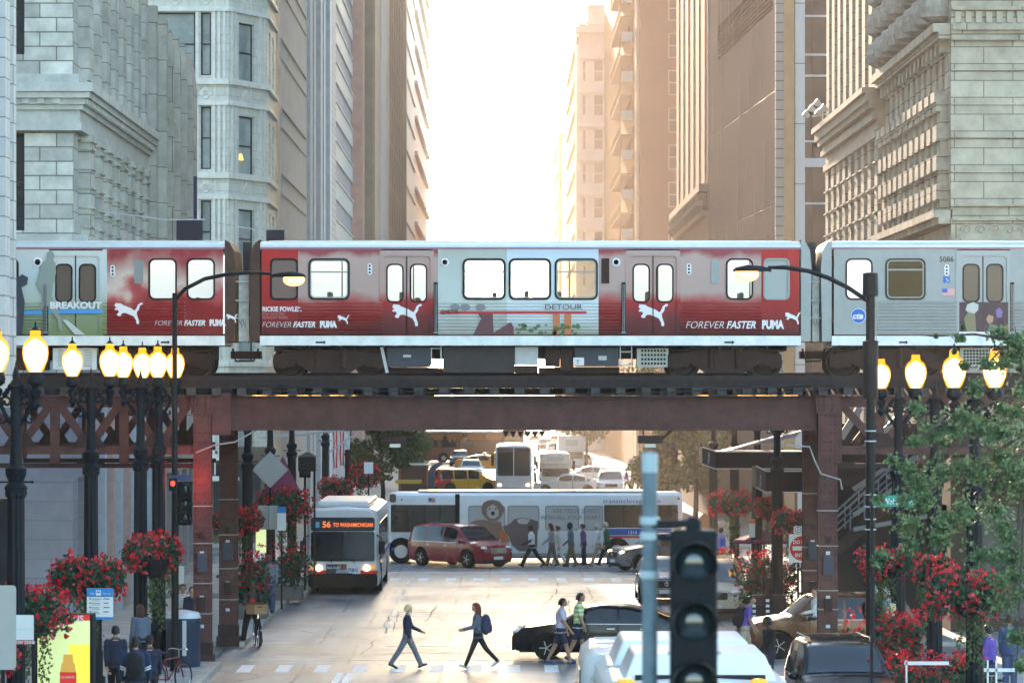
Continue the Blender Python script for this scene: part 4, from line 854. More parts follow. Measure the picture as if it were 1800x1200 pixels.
# flood lights on the cornice corner
t=thing('floodlight_cluster','cluster of white floodlights on the corner of the beige cornice','floodlight',(12.6,143.6,17.7))
YQ=143.6
MB().bar((px(1462,YQ),YQ,pz(198,YQ)),(px(1428,YQ),YQ,pz(205,YQ)),.07).bar((px(1460,YQ),YQ,pz(230,YQ)),(px(1460,YQ),YQ,pz(186,YQ)),.06).bar((px(1446,YQ),YQ,pz(222,YQ)),(px(1446,YQ),YQ,pz(190,YQ)),.05).build('bracket',M('white_enamel',(.65,.64,.6),.4),t)
for x,y in ((1418,203),(1428,193),(1438,183),(1449,192),(1440,200)):
    c=Vector((px(x,YQ),YQ-.1,pz(y,YQ))); q=MB(); q.T=Matrix.Translation(c)@Matrix.Rotation(rad(-55),4,'Y'); q.lathe([(.03,-.12),(.08,-.1),(.13,.05),(.16,.14),(.12,.16)],(0,0,0),12); q.build('lamp_head',_mc['white_enamel'],t,smooth=True)
# R3 + R4
t=thing('modern_building','modern building with louvred granite side wall and a dark glazed front corner','building',(12.8,170,0))
gr=M('brown_granite',(.095,.074,.074),.55,brick=(60,5.3,.04,(.07,.05,.05),.04),ns=.35,na=.3); 
core(t,13.5,40,171,201,70,gr); f=Fr((12.8,170,0),Vector((-1.2,32,0)).normalized(),Vector((-32,-1.2,0)).normalized()); D=32.02
facade(t,f,D,4.5,70,[(.8,27,25.0,26.9)],gr,M('louvre_dark',(.06,.04,.035),.6),.6)
q=MB()
for k in range(9): f.box(q,.8,27,25.05+k*.2,25.13+k*.2,-.5,-.05)
q.build('louvre',gr,t)
q=MB()
for k in range(60): a=R.uniform(0,31); z=R.uniform(9,34); f.box(q,a,a+.05,z,z+R.uniform(.8,5),.0,.006)
q.build('water_stain',M('mineral_stain',(.34,.29,.27),.7),t)
u=lambda p:px(p,170)
MB().box(u(1362),u(1376),169.5,170.6,0,70).build('louvre_column',M('grey_louvre',(.30,.31,.30),.5,brick=(5,.45,.03,(.12,.12,.12),.05)),t)
MB().box(u(1376),u(1394),169.2,170.6,0,70).build('pier',M('gold_brown_pier',(.34,.22,.11),.5,ns=1),t)
MB().box(u(1396),u(1413),169.4,170.6,0,70).build('white_column',M('white_panel',(.55,.57,.58),.45,brick=(5,2.8,.03,(.2,.2,.22),.03)),t); MB().box(u(1394),u(1396),169.8,170.6,0,70).build('column_joint',m_blackf,t)
MB().box(u(1413),u(1520),170.0,170.6,0,70).build('glazing',M('brown_glazing',(.065,.055,.055),.15,ns=.5,na=.4,spec=.8),t)
for y in (28,96,133,248,282,357,-60,-120,440): h_=.32 if y==282 else .07; q=MB(); q.box(u(1413),u(1520),169.85,170.0,pz(y,170)-h_,pz(y,170)+h_*.3); q.build('transom',_mc['white_panel'],t)
MB().box(u(1428),u(1430),169.9,169.99,0,70).build('mullion',_mc['louvre_dark'],t)
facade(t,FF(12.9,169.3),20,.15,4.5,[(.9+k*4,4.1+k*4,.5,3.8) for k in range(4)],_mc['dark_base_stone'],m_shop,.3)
# R5
t=thing('sandstone_building','tan stone building with a carved balcony ledge beyond the granite wall','building',(11.6,204,0))
mo=M('tan_sandstone',(.24,.19,.15),.8,ns=1,na=.15); core(t,11.6,40,204,240,80,mo); f=RF(11.6,204)
q=MB(); f.box(q,0,36,18.4,18.8,0,.5); f.box(q,0,36,17.0,17.3,0,.35); 
for k in range(17): c=f.p(1+k*2.1,0,.25); q.lathe([(.2,17.3),(.42,17.6),(.3,17.9),(.4,18.2),(.3,18.4)],(c.x,c.y,0),8)
q.build('balcony_ledge',mo,t)
for k in range(6): q=MB(); f.box(q,2+k*6,3.2+k*6,19,80,0,.06); q.build('pilaster',mo,t)
# R6
t=thing('brick_tower','red brown brick tower with fire escapes lit orange by the low sun','building',(12.25,320,0))
mo=M('red_brown_brick',(.13,.045,.026),.8,ns=1.2,na=.12); core(t,12.6,40,320.4,430,112,mo)
u=lambda p:px(p,320)-12.25
facade(t,FF(12.25,320),16,0,112,[(u(1175),u(1200),pz(102+65.5*k,320),pz(58+65.5*k,320)) for k in range(-4,6)],mo,M('dim_brick_window',(.09,.04,.03),.3),.3,frame=M('tan_frame',(.4,.26,.2),.6))
f=RF(12.25,320); facade(t,f,110,0,112,[(8+j*9,10.2+j*9,8+3.6*k,10.2+3.6*k) for j in range(3) for k in range(24)],mo,_mc['dim_brick_window'],.3)
MB().box(12.0,12.25,322,326,0,112).build('pale_quoin',M('pale_quoin_stone',(.55,.44,.36),.7,ns=1),t)
for k in range(14):
    z=7.1+(690-400)/17.5+(k-1)*3.65; q=MB(); q.box(11.1,12.25,338,368,z,z+.12)
    for a in range(16): q.bar((11.12,338+a*2,z+.1),(11.12,338+a*2,z+1.0),.05)
    q.bar((11.12,338,z+1.0),(11.12,368,z+1.0),.06); q.bar((11.3,340,z),(11.3,350,z-3.5),.12); q.build('fire_escape',M('fire_escape_iron',(.30,.15,.07),.6),t)
    q=MB(); q.box(11.25,12.25,338.0,338.6,z+1.4,z+2.3); q.build('awning',M('white_canvas',(.7,.68,.64),.7),t)
# R7-R9
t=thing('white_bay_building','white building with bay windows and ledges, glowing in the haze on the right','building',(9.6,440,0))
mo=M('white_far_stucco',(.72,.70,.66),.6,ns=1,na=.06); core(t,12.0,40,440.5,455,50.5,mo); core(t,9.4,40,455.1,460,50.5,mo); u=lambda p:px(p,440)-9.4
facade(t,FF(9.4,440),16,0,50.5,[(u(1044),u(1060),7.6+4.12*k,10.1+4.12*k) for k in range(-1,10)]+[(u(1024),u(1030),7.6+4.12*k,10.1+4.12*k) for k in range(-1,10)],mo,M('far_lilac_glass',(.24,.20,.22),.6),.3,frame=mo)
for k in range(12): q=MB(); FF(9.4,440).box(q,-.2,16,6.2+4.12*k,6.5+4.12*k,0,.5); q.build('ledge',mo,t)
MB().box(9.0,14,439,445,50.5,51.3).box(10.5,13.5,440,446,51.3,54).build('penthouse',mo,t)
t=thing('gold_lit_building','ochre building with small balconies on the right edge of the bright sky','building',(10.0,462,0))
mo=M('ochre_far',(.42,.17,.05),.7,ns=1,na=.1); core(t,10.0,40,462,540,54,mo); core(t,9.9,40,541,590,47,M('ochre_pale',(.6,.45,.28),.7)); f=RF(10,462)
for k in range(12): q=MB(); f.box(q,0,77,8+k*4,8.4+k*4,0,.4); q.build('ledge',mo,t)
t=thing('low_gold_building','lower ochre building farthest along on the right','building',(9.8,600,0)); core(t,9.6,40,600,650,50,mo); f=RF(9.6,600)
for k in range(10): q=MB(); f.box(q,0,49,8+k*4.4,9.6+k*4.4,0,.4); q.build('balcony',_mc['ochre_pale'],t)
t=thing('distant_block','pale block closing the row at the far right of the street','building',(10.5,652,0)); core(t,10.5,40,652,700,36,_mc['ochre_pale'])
# black signs fixed on posts in front of the left buildings, above the train
for a,b_,c,d,Y,lab in ((310,356,387,420,112,'black square flag sign above the left carriage roof'),(468,500,404,420,160,'dark awning tip with small lamps above the gap between carriages')):
    t=thing('hanging_sign',lab,'sign',(px(a,Y),Y,pz(d,Y)),); MB().box(px(a,Y),px(b_,Y),Y,Y+.06,pz(d,Y)-.4,pz(c,Y)).build('panel',M('black_panel',(.025,.02,.035),.5),t,bevel=.01)
    MB().bar((px(a-20,Y),Y+.03,pz(c-1,Y)),(px(b_+4,Y),Y+.03,pz(c-1,Y)),.04).bar((px(a-20,Y),Y+.03,pz(c-1,Y)),(-12.6,Y+.03,pz(c-1,Y)+.3),.04).build('arm',m_ub2,t)
# ------------------------------------------------------------------ haze
hz=MB().box(-72,72,-6,742,-1.4,125).build('haze',None); hz['kind']='stuff'
m=bpy.data.materials.new('street_haze'); m.use_nodes=True; n=m.node_tree.nodes; n.remove(n['Principled BSDF'])
pvn=n.new('ShaderNodeVolumePrincipled'); pvn.inputs['Color'].default_value=(1,.90,.82,1); pvn.inputs['Density'].default_value=.0003; pvn.inputs['Anisotropy'].default_value=.55
m.node_tree.links.new(pvn.outputs[0],n['Material Output'].inputs['Volume']); hz.data.materials.clear(); hz.data.materials.append(m)
# ------------------------------------------------------------------ vehicles
m_tyre=M('tyre_rubber',(.005,.005,.005),.85,spec=.15,ns=30,na=.3); m_rim=M('alloy_rim',(.42,.42,.42),.35,metal=.8)
m_cglass=M('car_glass',(.006,.008,.010),.06,spec=.45); m_chrome=M('chrome_trim',(.6,.6,.6),.15,metal=1)
m_head=M('headlamp_glass',(.75,.75,.7),.15); m_headon=M('headlamp_lit',(1,.85,.6),.3,emit=.5,ecol=(1,.62,.28)); m_tail=M('tail_lamp',(.45,.02,.015),.25); m_tailon=M('tail_lamp_lit',(.8,.05,.02),.3,emit=.15,ecol=(1,.08,.03))
m_plate=M('number_plate',(.6,.6,.62),.5); m_trimb=M('black_trim',(.006,.006,.007),.55,spec=.2); m_amber=M('amber_lamp',(.8,.35,.03),.3,emit=.06,ecol=(1,.4,.04))
def lerp_tab(T,x):
    if x<=T[0][0]: return T[0][1]
    for (a,b),(c,d) in zip(T,T[1:]):
        if x<=c:
            t=(x-a)/(c-a) if c>a else 1; t=t*t*(3-2*t)*.35+t*.65; return b+(d-b)*t
    return T[-1][1]
STY={ # x fractions (rear -.5 .. front .5) -> height fractions, belt, cowl/roof/rear fractions
 'sedan':dict(top=[(-.5,.60),(-.485,.70),(-.37,.76),(-.24,.91),(-.12,.985),(.0,1.0),(.08,.96),(.235,.69),(.43,.60),(.485,.50),(.5,.42)],belt=.655,ws=(.105,.225),rw=(-.355,-.235),sw=[(-.25,-.085),(-.07,.115)],q=(-.33,-.285)),
 'suv':dict(top=[(-.5,.55),(-.495,.62),(-.475,.70),(-.42,.955),(-.3,1.0),(.02,1.0),(.09,.97),(.235,.655),(.44,.58),(.485,.50),(.5,.42)],belt=.60,ws=(.10,.22),rw=(-.475,-.43),sw=[(-.41,-.27),(-.25,-.08),(-.065,.12)],q=None),
 'van':dict(top=[(-.5,.5),(-.495,.62),(-.485,.70),(-.44,.96),(-.3,1.0),(.05,1.0),(.14,.96),(.32,.62),(.46,.52),(.49,.45),(.5,.38)],belt=.58,ws=(.155,.305),rw=(-.48,-.45),sw=[(-.43,-.24),(-.22,-.02),(0,.17)],q=None)}
def car(name,label,cat,loc,rz,L,W,Hh,style,paint,group=None,lit=False,rack=False,taxi=None,detail=True,two=None,sp=None,grille=None,z0=0):
    t=thing(name,label,cat,(loc[0],loc[1],z0+.004),rz,group,world=False); S=STY[style]; wr=.33 if style=='sedan' else .36
    wx=(L*.31,-L*.29); top=lambda x: Hh*lerp_tab(S['top'],x/L); belt=S['belt']*Hh
    def hw(x):
        u=abs(2*x/L); return W/2*(1-.06*u**2-.16*u**8)
    def yside(x,z):
        h=hw(x)
        if z<=belt: return h*(.985+.015*math.sin(PI*min(1,max(0,(z-.3)/(belt-.3)))))
        return h*(.985-.235*min(1,(z-belt)/(Hh-belt))**1.15)
    xs=sorted({-L/2+L*i/40 for i in range(41)}|{w_+ (wr+.07)*math.cos(PI*k/10) for w_ in wx for k in range(11)}|{L/2-.02,-L/2+.02})
    rows=[]
    for x in xs:
        zt=top(x); lo=.24
        for w_ in wx:
            d=abs(x-w_)
            if d<wr+.07: lo=max(lo,wr+math.sqrt(max(0,(wr+.07)**2-d*d))-.0)
        e=min(1,(L/2-abs(x))/.12); lo=max(lo,.24+.12*(1-e)); zb=min(belt,zt-.02)
        half=[(yside(x,.3)*.96,lo)]
        for f in (.0,.33,.66,1): z=max(lo+.01*(f+1),.34+(zb-.34)*f); half.append((yside(x,z),min(z,max(zt-.03,lo+.03))))
        ze=max(zb+.005,zt-.07)
        for f in (.5,1): z=zb+(ze-zb)*f; half.append((yside(x,z),z))
        half+= [(yside(x,ze)-.07,zt-.018),(yside(x,ze)*.55,zt+.0),(0,zt+.012)]
        rows.append([(x,-y,z) for y,z in half]+[(x,y,z) for y,z in half[-2::-1]])
    b=MB(); b.grid(rows,mi=0)
    n=len(rows[0]); b.add(rows[0],[tuple(range(n))],0); b.add(rows[-1],[tuple(range(n))[::-1]],0)
    if two:                                                  # second paint colour behind a given x
        b.m=[ (1 if sum(b.v[i][0] for i in f)/len(f)<two[0]*L else 0) for f in b.f]
    o=b.build('body',[paint]+([two[1]] if two else []),t,smooth=True)
    MB().box(-L*.46,L*.46,-W*.36,W*.36,.2,belt*.86).build('chassis',m_trimb,t)
    def patch(nm,xa,xb,s,mt,dz=.03,off=.006,lo=None):
        q=MB(); rr=[]
        for i in range(9):
            x=xa+(xb-xa)*i/8; z1=top(x)-.10; z0_=lo or belt+dz
            if z1<z0_+.01: z1=z0_+.01
            rr.append([(x,s*(yside(x,z)+off),z) for z in [z0_+(z1-z0_)*k/4 for k in range(5)]])
        q.grid(rr if s<0 else rr[::-1]); return q.build(nm,mt,t)
    for s in (-1,1):
        for a,c in S['sw']: patch('side_window',a*L,c*L,s,m_cglass)
        if S['q']: patch('side_window',S['q'][0]*L,S['q'][1]*L,s,m_cglass)
    for nm,(a,c) in (('windscreen',S['ws']),('rear_window',S['rw'])):
        q=MB(); rr=[]
        for i in range(7):
            x=(a+(c-a)*i/6)*L; z=top(x); w_=yside(x,max(belt,z-.07))*.86
            dz=(top(x+.02)-top(x-.02))/.04; nx,nz=-dz/math.hypot(1,dz),1/math.hypot(1,dz)
            rr.append([(x+nx*.012,w_*k/4,z+nz*.012+.014*(1-abs(k)/4)-.014*(abs(k)>3)) for k in range(-4,5)])
        q.grid(rr); q.build(nm,M('windscreen_glass',(.008,.010,.012),.05,spec=1),t,smooth=True)
    for w_ in wx:
        for s in (-1,1):
            wo=thing_part('wheel',t,(w_,s*(W/2-.12),wr)); q=MB(); q.T=Matrix.Rotation(rad(90),4,'X')
            q.lathe([(wr*.62,-.11),(wr*.95,-.11),(wr,-.07),(wr,.07),(wr*.95,.11),(wr*.62,.11)],(0,0,0),22); o=q.build('tyre',m_tyre,wo,smooth=True)
            q=MB(); q.T=Matrix.Rotation(rad(90),4,'X')
            q.lathe([(wr*.63,-.095),(wr*.55,-.1),(wr*.5,-.06),(.05,-.085),(.05,.085),(wr*.5,.06),(wr*.55,.1),(wr*.63,.095)],(0,0,0),16,lobes=0); q.build('rim',m_rim,wo)
            if detail:
                q=MB()
                for k in range(5): a=k*2*PI/5; q.bar((0,s*.09,0),(wr*.56*math.cos(a),s*.1,wr*.56*math.sin(a)),.05,.02)
                q.build('spoke',m_rim,wo)
    hz_=top(L*.44); fx=L/2
    for s in (-1,1):
        q=MB(); q.ball((fx-.17,s*hw(fx-.17)*.80,hz_-.10),(.14,.17,.075),10,6); q.build('headlight',m_headon if lit else m_head,t,smooth=True)
        zt_=belt-.08; q=MB(); q.box(-L/2-.0,-L/2+.10,s*hw(-L/2+.08)*.98-(.16 if s>0 else 0),s*hw(-L/2+.08)*.98+(0 if s>0 else .16),zt_-.16,zt_+.02); q.build('tail_light',m_tailon if sp=='brake' else m_tail,t,bevel=.02)
        q=MB(); xm=S['ws'][1]*L-.28; q.ball((xm,s*(W/2+.08),belt+.06),(.07,.11,.08),8,5); q.bar((xm,s*(W/2-.08),belt),(xm,s*(W/2+.03),belt+.05),.03); q.build('wing_mirror',paint,t,smooth=True)
    q=MB(); q.poly(rrect(-.42,.42,hz_-.32,hz_-.10,.05),O=(fx+.012,0,0),U=(0,1,0),th=.04); 
    for k in range(3): q.box(fx+.012,fx+.022,-.40,.40,hz_-.29+k*.075,hz_-.275+k*.075)
    q.build('grille',grille or m_trimb,t)
    if detail:
        q=MB(); q.tube([(fx+.02,.07*math.cos(a),hz_-.2+.055*math.sin(a)) for a in [k*PI/6 for k in range(13)]],.012,5); q.build('badge',m_chrome,t)
    MB().box(fx-.04,fx+.02,-.24,.24,.36,.48).build('number_plate',m_plate,t)
    MB().poly(rrect(-W*.36,W*.36,.25,.36,.04),O=(fx+.005,0,0),U=(0,1,0),th=.06).build('bumper_intake',m_trimb,t)
    MB().box(-L/2-.012,-L/2+.02,-.25,.25,.62,.75).build('number_plate',m_plate,t)
    for s in (-1,1):
        q=MB()
        for a in [S['sw'][0][1]*L+.02,S['sw'][-1][0]*L-.02+.0,S['sw'][-1][1]*L+.06]:
            q.grid([[(a+d,s*(yside(a,z)+.003),z) for z in (.36,.5,.65,belt)] for d in (-.008,.008)])
        q.build('door_seam',m_trimb,t)
        q=MB(); q.grid([[(a,s*(yside(a,belt)+.008),belt+d) for a in [(S['sw'][0][0]+(S['sw'][-1][1]-S['sw'][0][0])*i/8)*L for i in range(9)]] for d in (-.002,.022)]); q.build('window_trim',m_chrome,t)
        q=MB(); 
        for a,c in S['sw'][-2:]: q.box(a*L+.05,a*L+.25,s*(yside(0,belt)+.0)-.012,s*(yside(0,belt)+.0)+.03,belt-.13,belt-.10)
        q.build('door_handle',paint if not detail else m_chrome,t)
    if rack:
        for s in (-1,1):
            q=MB(); q.tube([(-L*.38,s*W*.33,Hh-.02),(-L*.36,s*W*.33,Hh+.06),(L*.02,s*W*.33,Hh+.07),(L*.05,s*W*.33,Hh-.01)],.022,6); q.build('roof_rail',m_chrome,t)
        for k in range(5): q=MB(); q.bar((-L*.33+k*L*.08,-W*.32,Hh+.045),(-L*.33+k*L*.08,W*.32,Hh+.045),.05,.02); q.build('cross_bar',m_trimb,t)
    if taxi: q=MB(); q.box(-.12,.12,-.32,.32,Hh+.01,Hh+.19); q.build('roof_sign',taxi,t,bevel=.02)
    return t
def thing_part(name,par,loc):
    o=bpy.data.objects.new(name,None); C.objects.link(o); o.parent=par; o.location=loc; return o
paint=lambda n,c,r=.25,m=.0: M(n,c,r,metal=m,coat=.2,ns=1.5,na=.06)
P_blk=paint('black_paint',(.004,.004,.007)); P_mar=paint('maroon_paint',(.20,.008,.016)); P_cop=paint('copper_brown_paint',(.13,.06,.03),.28,.3); P_wht=paint('white_paint',(.68,.68,.66)); P_sil=paint('silver_paint',(.42,.42,.41),.3,.5); P_yel=paint('taxi_yellow',(.75,.40,.03)); P_red=paint('bright_red_paint',(.55,.03,.03)); P_org=paint('cab_orange',(.65,.25,.03)); P_gry=paint('grey_paint',(.16,.17,.18),.3,.4); P_bei=paint('champagne_paint',(.36,.32,.26),.3,.5); P_dkb=paint('dark_blue_paint',(.02,.035,.08))
def at(p,yb): Y=gy(yb); return (px(p,Y),Y)
car('black_sedan','black sedan crossing in front of the two walking men, nose to the left','car',(at(1064,1156)[0],97.4),rad(180-5),4.9,1.86,1.47,'sedan',P_blk,grille=m_chrome)
x,y=at(808,996); mv=car('red_minivan','maroon minivan turning in the junction in front of the long white bus','minivan',(px(808,149),149),rad(-48),4.75,1.9,1.74,'van',P_mar,grille=m_chrome)
car('brown_crossover','copper brown crossover behind the right steel column with its driver at the open window','car',(px(1452,98),98.0),rad(180+6),4.7,1.85,1.72,'suv',P_cop)
car('black_suv','black suv with roof rack and blue sky in its windscreen at the bottom right','car',(px(1490,75),77.0),rad(-90+3),4.8,1.95,1.86,'suv',P_blk,rack=True)
car('champagne_van','champagne minivan facing the camera just right of the blurred traffic signal','minivan',(px(1262,114),116.3),rad(-93),5.0,1.95,1.78,'van',P_bei,rack=True)
car('grey_sedan','grey car facing the camera between the pole and the hanging signal','car',(px(1172,122),124.6),rad(-90),4.7,1.85,1.5,'sedan',P_gry)
car('dark_hatchback','dark car with lit headlights beside the rear wheel of the long white bus','car',(px(1176,142),145.5),rad(-160),4.5,1.8,1.5,'sedan',P_gry,lit=True)
# traffic beyond the junction
G='cars queuing beyond the junction'
def far(name,label,cat,p,yb,rz,L,W,Hh,st,pt,**k):
    x,y=at(p,yb); return car(name,label,cat,(x,y),rad(rz),L,W,Hh,st,pt,group=G,detail=False,**k)
far('taxi','yellow and red minivan cab seen from behind at the left of the queue','taxi',818,866,15,4.6,1.85,1.72,'van',P_yel,two=(-.28,P_red),sp='brake')
far('taxi','orange cab with a roof sign turning across the lanes behind the white topped car','taxi',852,828,-14,5.2,1.9,1.5,'sedan',P_org,taxi=M('cream_roof_sign',(.5,.4,.3),.5))
far('white_sedan','white sedan with a round door emblem facing left above the roof of the long bus','car',1000,869,172,4.9,1.9,1.46,'sedan',P_wht)
far('white_suv','white car with a roof rack facing the camera right of the white sedan','car',1073,872,-90,4.6,1.9,1.75,'suv',P_wht,rack=True)
far('white_car','white topped car behind the yellow and red cab','car',828,842,-88,4.6,1.85,1.6,'suv',P_wht)
far('silver_car','silver car tucked behind the white sedan','car',975,846,-80,4.6,1.85,1.5,'sedan',P_sil)
far('silver_car','silver car just behind the roof racked white car','car',1036,853,175,4.6,1.85,1.5,'sedan',P_sil)
for i,(p,yb,pt,lab) in enumerate([(860,806,P_wht,'small white car right of the orange cab'),(806,776,P_wht,'white car just under the girder on the far left lane'),(861,770,P_bei,'beige car far down the street left of the dark truck'),(941,776,P_bei,'beige car far down the street right of the dark truck'),(977,785,P_wht,'white car above the cream shuttle bus'),(984,772,P_sil,'silver car farthest right in the queue'),(975,801,P_wht,'white car in front of the box truck'),(1023,826,P_wht,'white pickup beside the cream shuttle bus'),(836,762,P_wht,'white car under the girder left of the distant truck'),(915,764,P_wht,'white car just below the pointed teeth of the girder'),(846,790,P_sil,'silver car right of the rust red trolley bus'),(1008,790,P_wht,'white car above the flat white box truck'),(958,792,P_bei,'beige car left of the shuttle bus roof'),(996,762,P_red,'small red car at the far right below the girder'),(886,763,P_sil,'tiny silver car in the middle distance'),(960,762,P_sil,'tiny silver car just below the girder on the right'),(808,818,P_gry,'grey car roof behind the orange cab')]):
    far('distant_car',lab,'car',p,yb,-90+R.uniform(-3,3),4.5,1.82,1.5,'sedan' if i%2 else 'suv',pt,lit=(i in(2,3)))
# ---- buses
m_bw=M('bus_white',(.66,.67,.67),.4,ns=1.5,na=.08,coat=.3); m_bwin=M('bus_dark_glass',(.008,.010,.011),.1,spec=.4,ns=.8,na=.6); m_bblk=M('bus_black',(.006,.005,.006),.6,spec=.2,ns=4,na=.3); m_bblue=M('stripe_blue',(.02,.12,.42),.5); m_bred=M('stripe_red',(.50,.035,.03),.5)
def bus_shell(t,L,W,Hb,lo=.32,mat=None,r=.22):
    """front at +x"""
    sec=[(W/2-.03,lo),(W/2,lo+.25),(W/2,1.5),(W/2-.03,Hb-.35),(W/2-.10,Hb-.12),(W/2-.28,Hb-.02),(0,Hb+.03)]
    rows=[]
    for x,k in [(-L/2,.90),(-L/2+.08,.97),(-L/2+.25,1)]+[(-L/2+.25+(L-.5)*i/12,1) for i in range(1,12)]+[(L/2-.25,1),(L/2-.08,.97),(L/2,.91)]:
        kz=1-(1-k)*.35
        rows.append([(x,-y*k,z*kz if z>2 else z) for y,z in sec]+[(x,y*k,z*kz if z>2 else z) for y,z in sec[-2::-1]])
    b=MB(); b.grid(rows); n=len(rows[0]); b.add(rows[0],[tuple(range(n))]); b.add(rows[-1],[tuple(range(n))[::-1]]); b.build('body',mat or m_bw,t,smooth=True)
    MB().box(-L/2+.3,L/2-.3,-W/2+.15,W/2-.15,.22,lo+.02).build('chassis',m_bblk,t)
def bus_wheel(t,x,s,W,wr=.48):
    wo=thing_part('wheel',t,(x,s*(W/2-.14),wr)); q=MB(); q.T=Matrix.Rotation(rad(90),4,'X'); q.lathe([(wr*.5,-.16),(wr,-.15),(wr,.15),(wr*.5,.16)],(0,0,0),22); q.build('tyre',m_tyre,wo,smooth=True)
    q=MB(); q.T=Matrix.Rotation(rad(90),4,'X'); q.lathe([(wr*.55,-.165),(wr*.4,-.12),(.12,-.17),(.12,.17),(wr*.4,.12),(wr*.55,.165)],(0,0,0),16); q.build('rim',m_rim,wo)
    q=MB(); q.poly([(x+(wr+.12)*math.cos(PI*k/12),.34+.0+(wr+.18)*math.sin(PI*k/12)) for k in range(13)][::-1] if False else [(x+(wr+.12)*math.cos(PI*k/12),.33+(wr+.25)*math.sin(PI*k/12)) for k in range(13)],O=(0,s*(W/2+.004),0),U=(1,0,0),V=(0,0,1),N=(0,s,0),th=.01); q.build('wheel_arch',m_bblk,t)
# bus 56
fX=px(602.5,128); t=thing('city_bus','white city bus number 56 with lit headlights pulling out past the left kerb','bus',(fX,128+6.1,.004),rad(-90),world=False)
L,W,Hb=12.2,2.55,3.05; bus_shell(t,L,W,Hb)
fx=L/2
def fp(nm,pts,mt,d=.01,th=.03): return MB().poly(pts,O=(fx+d,0,0),U=(0,1,0),N=(1,0,0),th=th).build(nm,mt,t)
fp('windscreen',rrect(-1.12,1.12,1.18,2.22,.08),M('bus_windscreen',(.01,.018,.022),.05,spec=.8),.02)
fp('destination_panel',rrect(-1.12,1.12,2.24,2.72,.08),M('display_glass',(.015,.03,.05),.15),.02)
MB().box(fx+.021,fx+.027,-.012,.012,1.18,2.22).build('windscreen_divider',m_trimb,t)
led=M('led_orange',(.9,.3,.05),.5,emit=.14,ecol=(1,.16,.03))
text('destination_text','56',.3,led,t,(fx+.03,-.72,2.37),rot=(PI/2,0,PI/2),rel=False,bold=.006,sx=1); text('destination_text','TO WASH/MICHIGAN',.2,led,t,(fx+.03,-.34,2.39),rot=(PI/2,0,PI/2),rel=False,bold=.003,sx=.72)
fp('route_plate',rrect(-1.02,-.82,2.36,2.56,.02),M('plate_sky',(.12,.38,.6),.4),.03)
fp('front_panel',rrect(-1.2,1.2,.76,1.1,.05),m_bw,.015); fp('red_band',rect(-1.24,1.24,.74,.86),m_bred,.03); fp('bumper',rrect(-1.22,1.22,.30,.74,.08),m_bblk,.09,.12)
fp('advert_board',rect(-.58,.62,.74,1.08),M('advert_dark',(.05,.05,.07),.5),.05); fp('advert_board',rect(.14,.62,.74,1.08),m_white,.055)
text('advert_text','THE U',.16,M('advert_navy',(.05,.04,.2),.5),t,(fx+.06,.18,.82),rot=(PI/2,0,PI/2),rel=False,bold=.006,sx=.8); text('advert_text','Sister Code',.11,m_white,t,(fx+.06,-.56,.92),rot=(PI/2,0,PI/2),rel=False,bold=.003,sx=.8)
for y0,mt in ((-.12,_mc['print_skin']),(.08,_mc['print_rust'])):
    q=MB(); q.poly([(y0+.07*math.cos(k*.7),.98+.09*math.sin(k*.7)) for k in range(9)],O=(fx+.062,0,0),U=(0,1,0),N=(1,0,0),th=.01).build('advert_print',mt,t)
    MB().poly([(y0-.14,.76),(y0+.14,.76),(y0+.08,.89),(y0-.08,.89)],O=(fx+.060,0,0),U=(0,1,0),N=(1,0,0),th=.01).build('advert_print',M('print_paleblue',(.35,.4,.5),.6),t)
for s in (-1,1):
    q=MB(); q.T=Matrix.Translation((fx+.03,s*.84,.94))@Matrix.Rotation(rad(90),4,'Y'); q.lathe([(.12,0),(.11,.05),(.06,.07),(.01,.075)],(0,0,0),16); q.build('headlight',m_headon,t)
    q=MB(); q.T=Matrix.Translation((fx+.02,s*1.08,.98))@Matrix.Rotation(rad(90),4,'Y'); q.lathe([(.08,0),(.07,.04),(.01,.05)],(0,0,0),12); q.build('indicator',m_amber,t)
    q=MB(); q.tube([(fx-.05,s*1.2,2.1),(fx+.22,s*1.36,2.0),(fx+.25,s*1.38,1.9)],.025,6); q.box(fx+.16,fx+.26,s*1.38-.11,s*1.38+.11,1.45,1.9); q.build('wing_mirror',m_bblk,t)
    q=MB(); q.bar((fx+.04,s*.2,1.2),(fx+.05,s*.75,1.25),.03); q.build('wiper',m_trimb,t)
    bus_wheel(t,fx-2.7,s,W); bus_wheel(t,-fx+3.2,s,W)
    for k in range(7):
        if k==0: continue
        a=fx-.9-k*1.45; q=MB(); q.poly(rrect(a,a+1.3,1.45,2.5,.08),O=(0,s*(W/2+.006),0),N=(0,s,0),th=.02); q.build('side_window',m_bwin,t)
    q=MB(); q.poly(rrect(fx-2.0,fx-.75,.5,2.45,.08),O=(0,s*(W/2+.008),0),N=(0,s,0),th=.02); q.build('door' if s<0 else 'side_window',m_bwin if s<0 else m_bwin,t)
    q=MB(); q.box(-fx+.1,fx-2.2,s*W/2-.005 if s>0 else -W/2-.015,s*W/2+.015 if s>0 else -W/2+.005,1.18,1.38); q.build('blue_band',m_bblue,t)
b=MB(); b.box(-1.5,fx-.6,-.95,.95,Hb,Hb+.22); b.build('roof_fairing',m_bw,t,bevel=.09)
b=MB()
for k in range(5): b.box(fx-.12,fx-.04,-.36+k*.18-.03,-.36+k*.18+.03,Hb-.1,Hb-.04)
b.build('marker_lamp',m_amber,t)
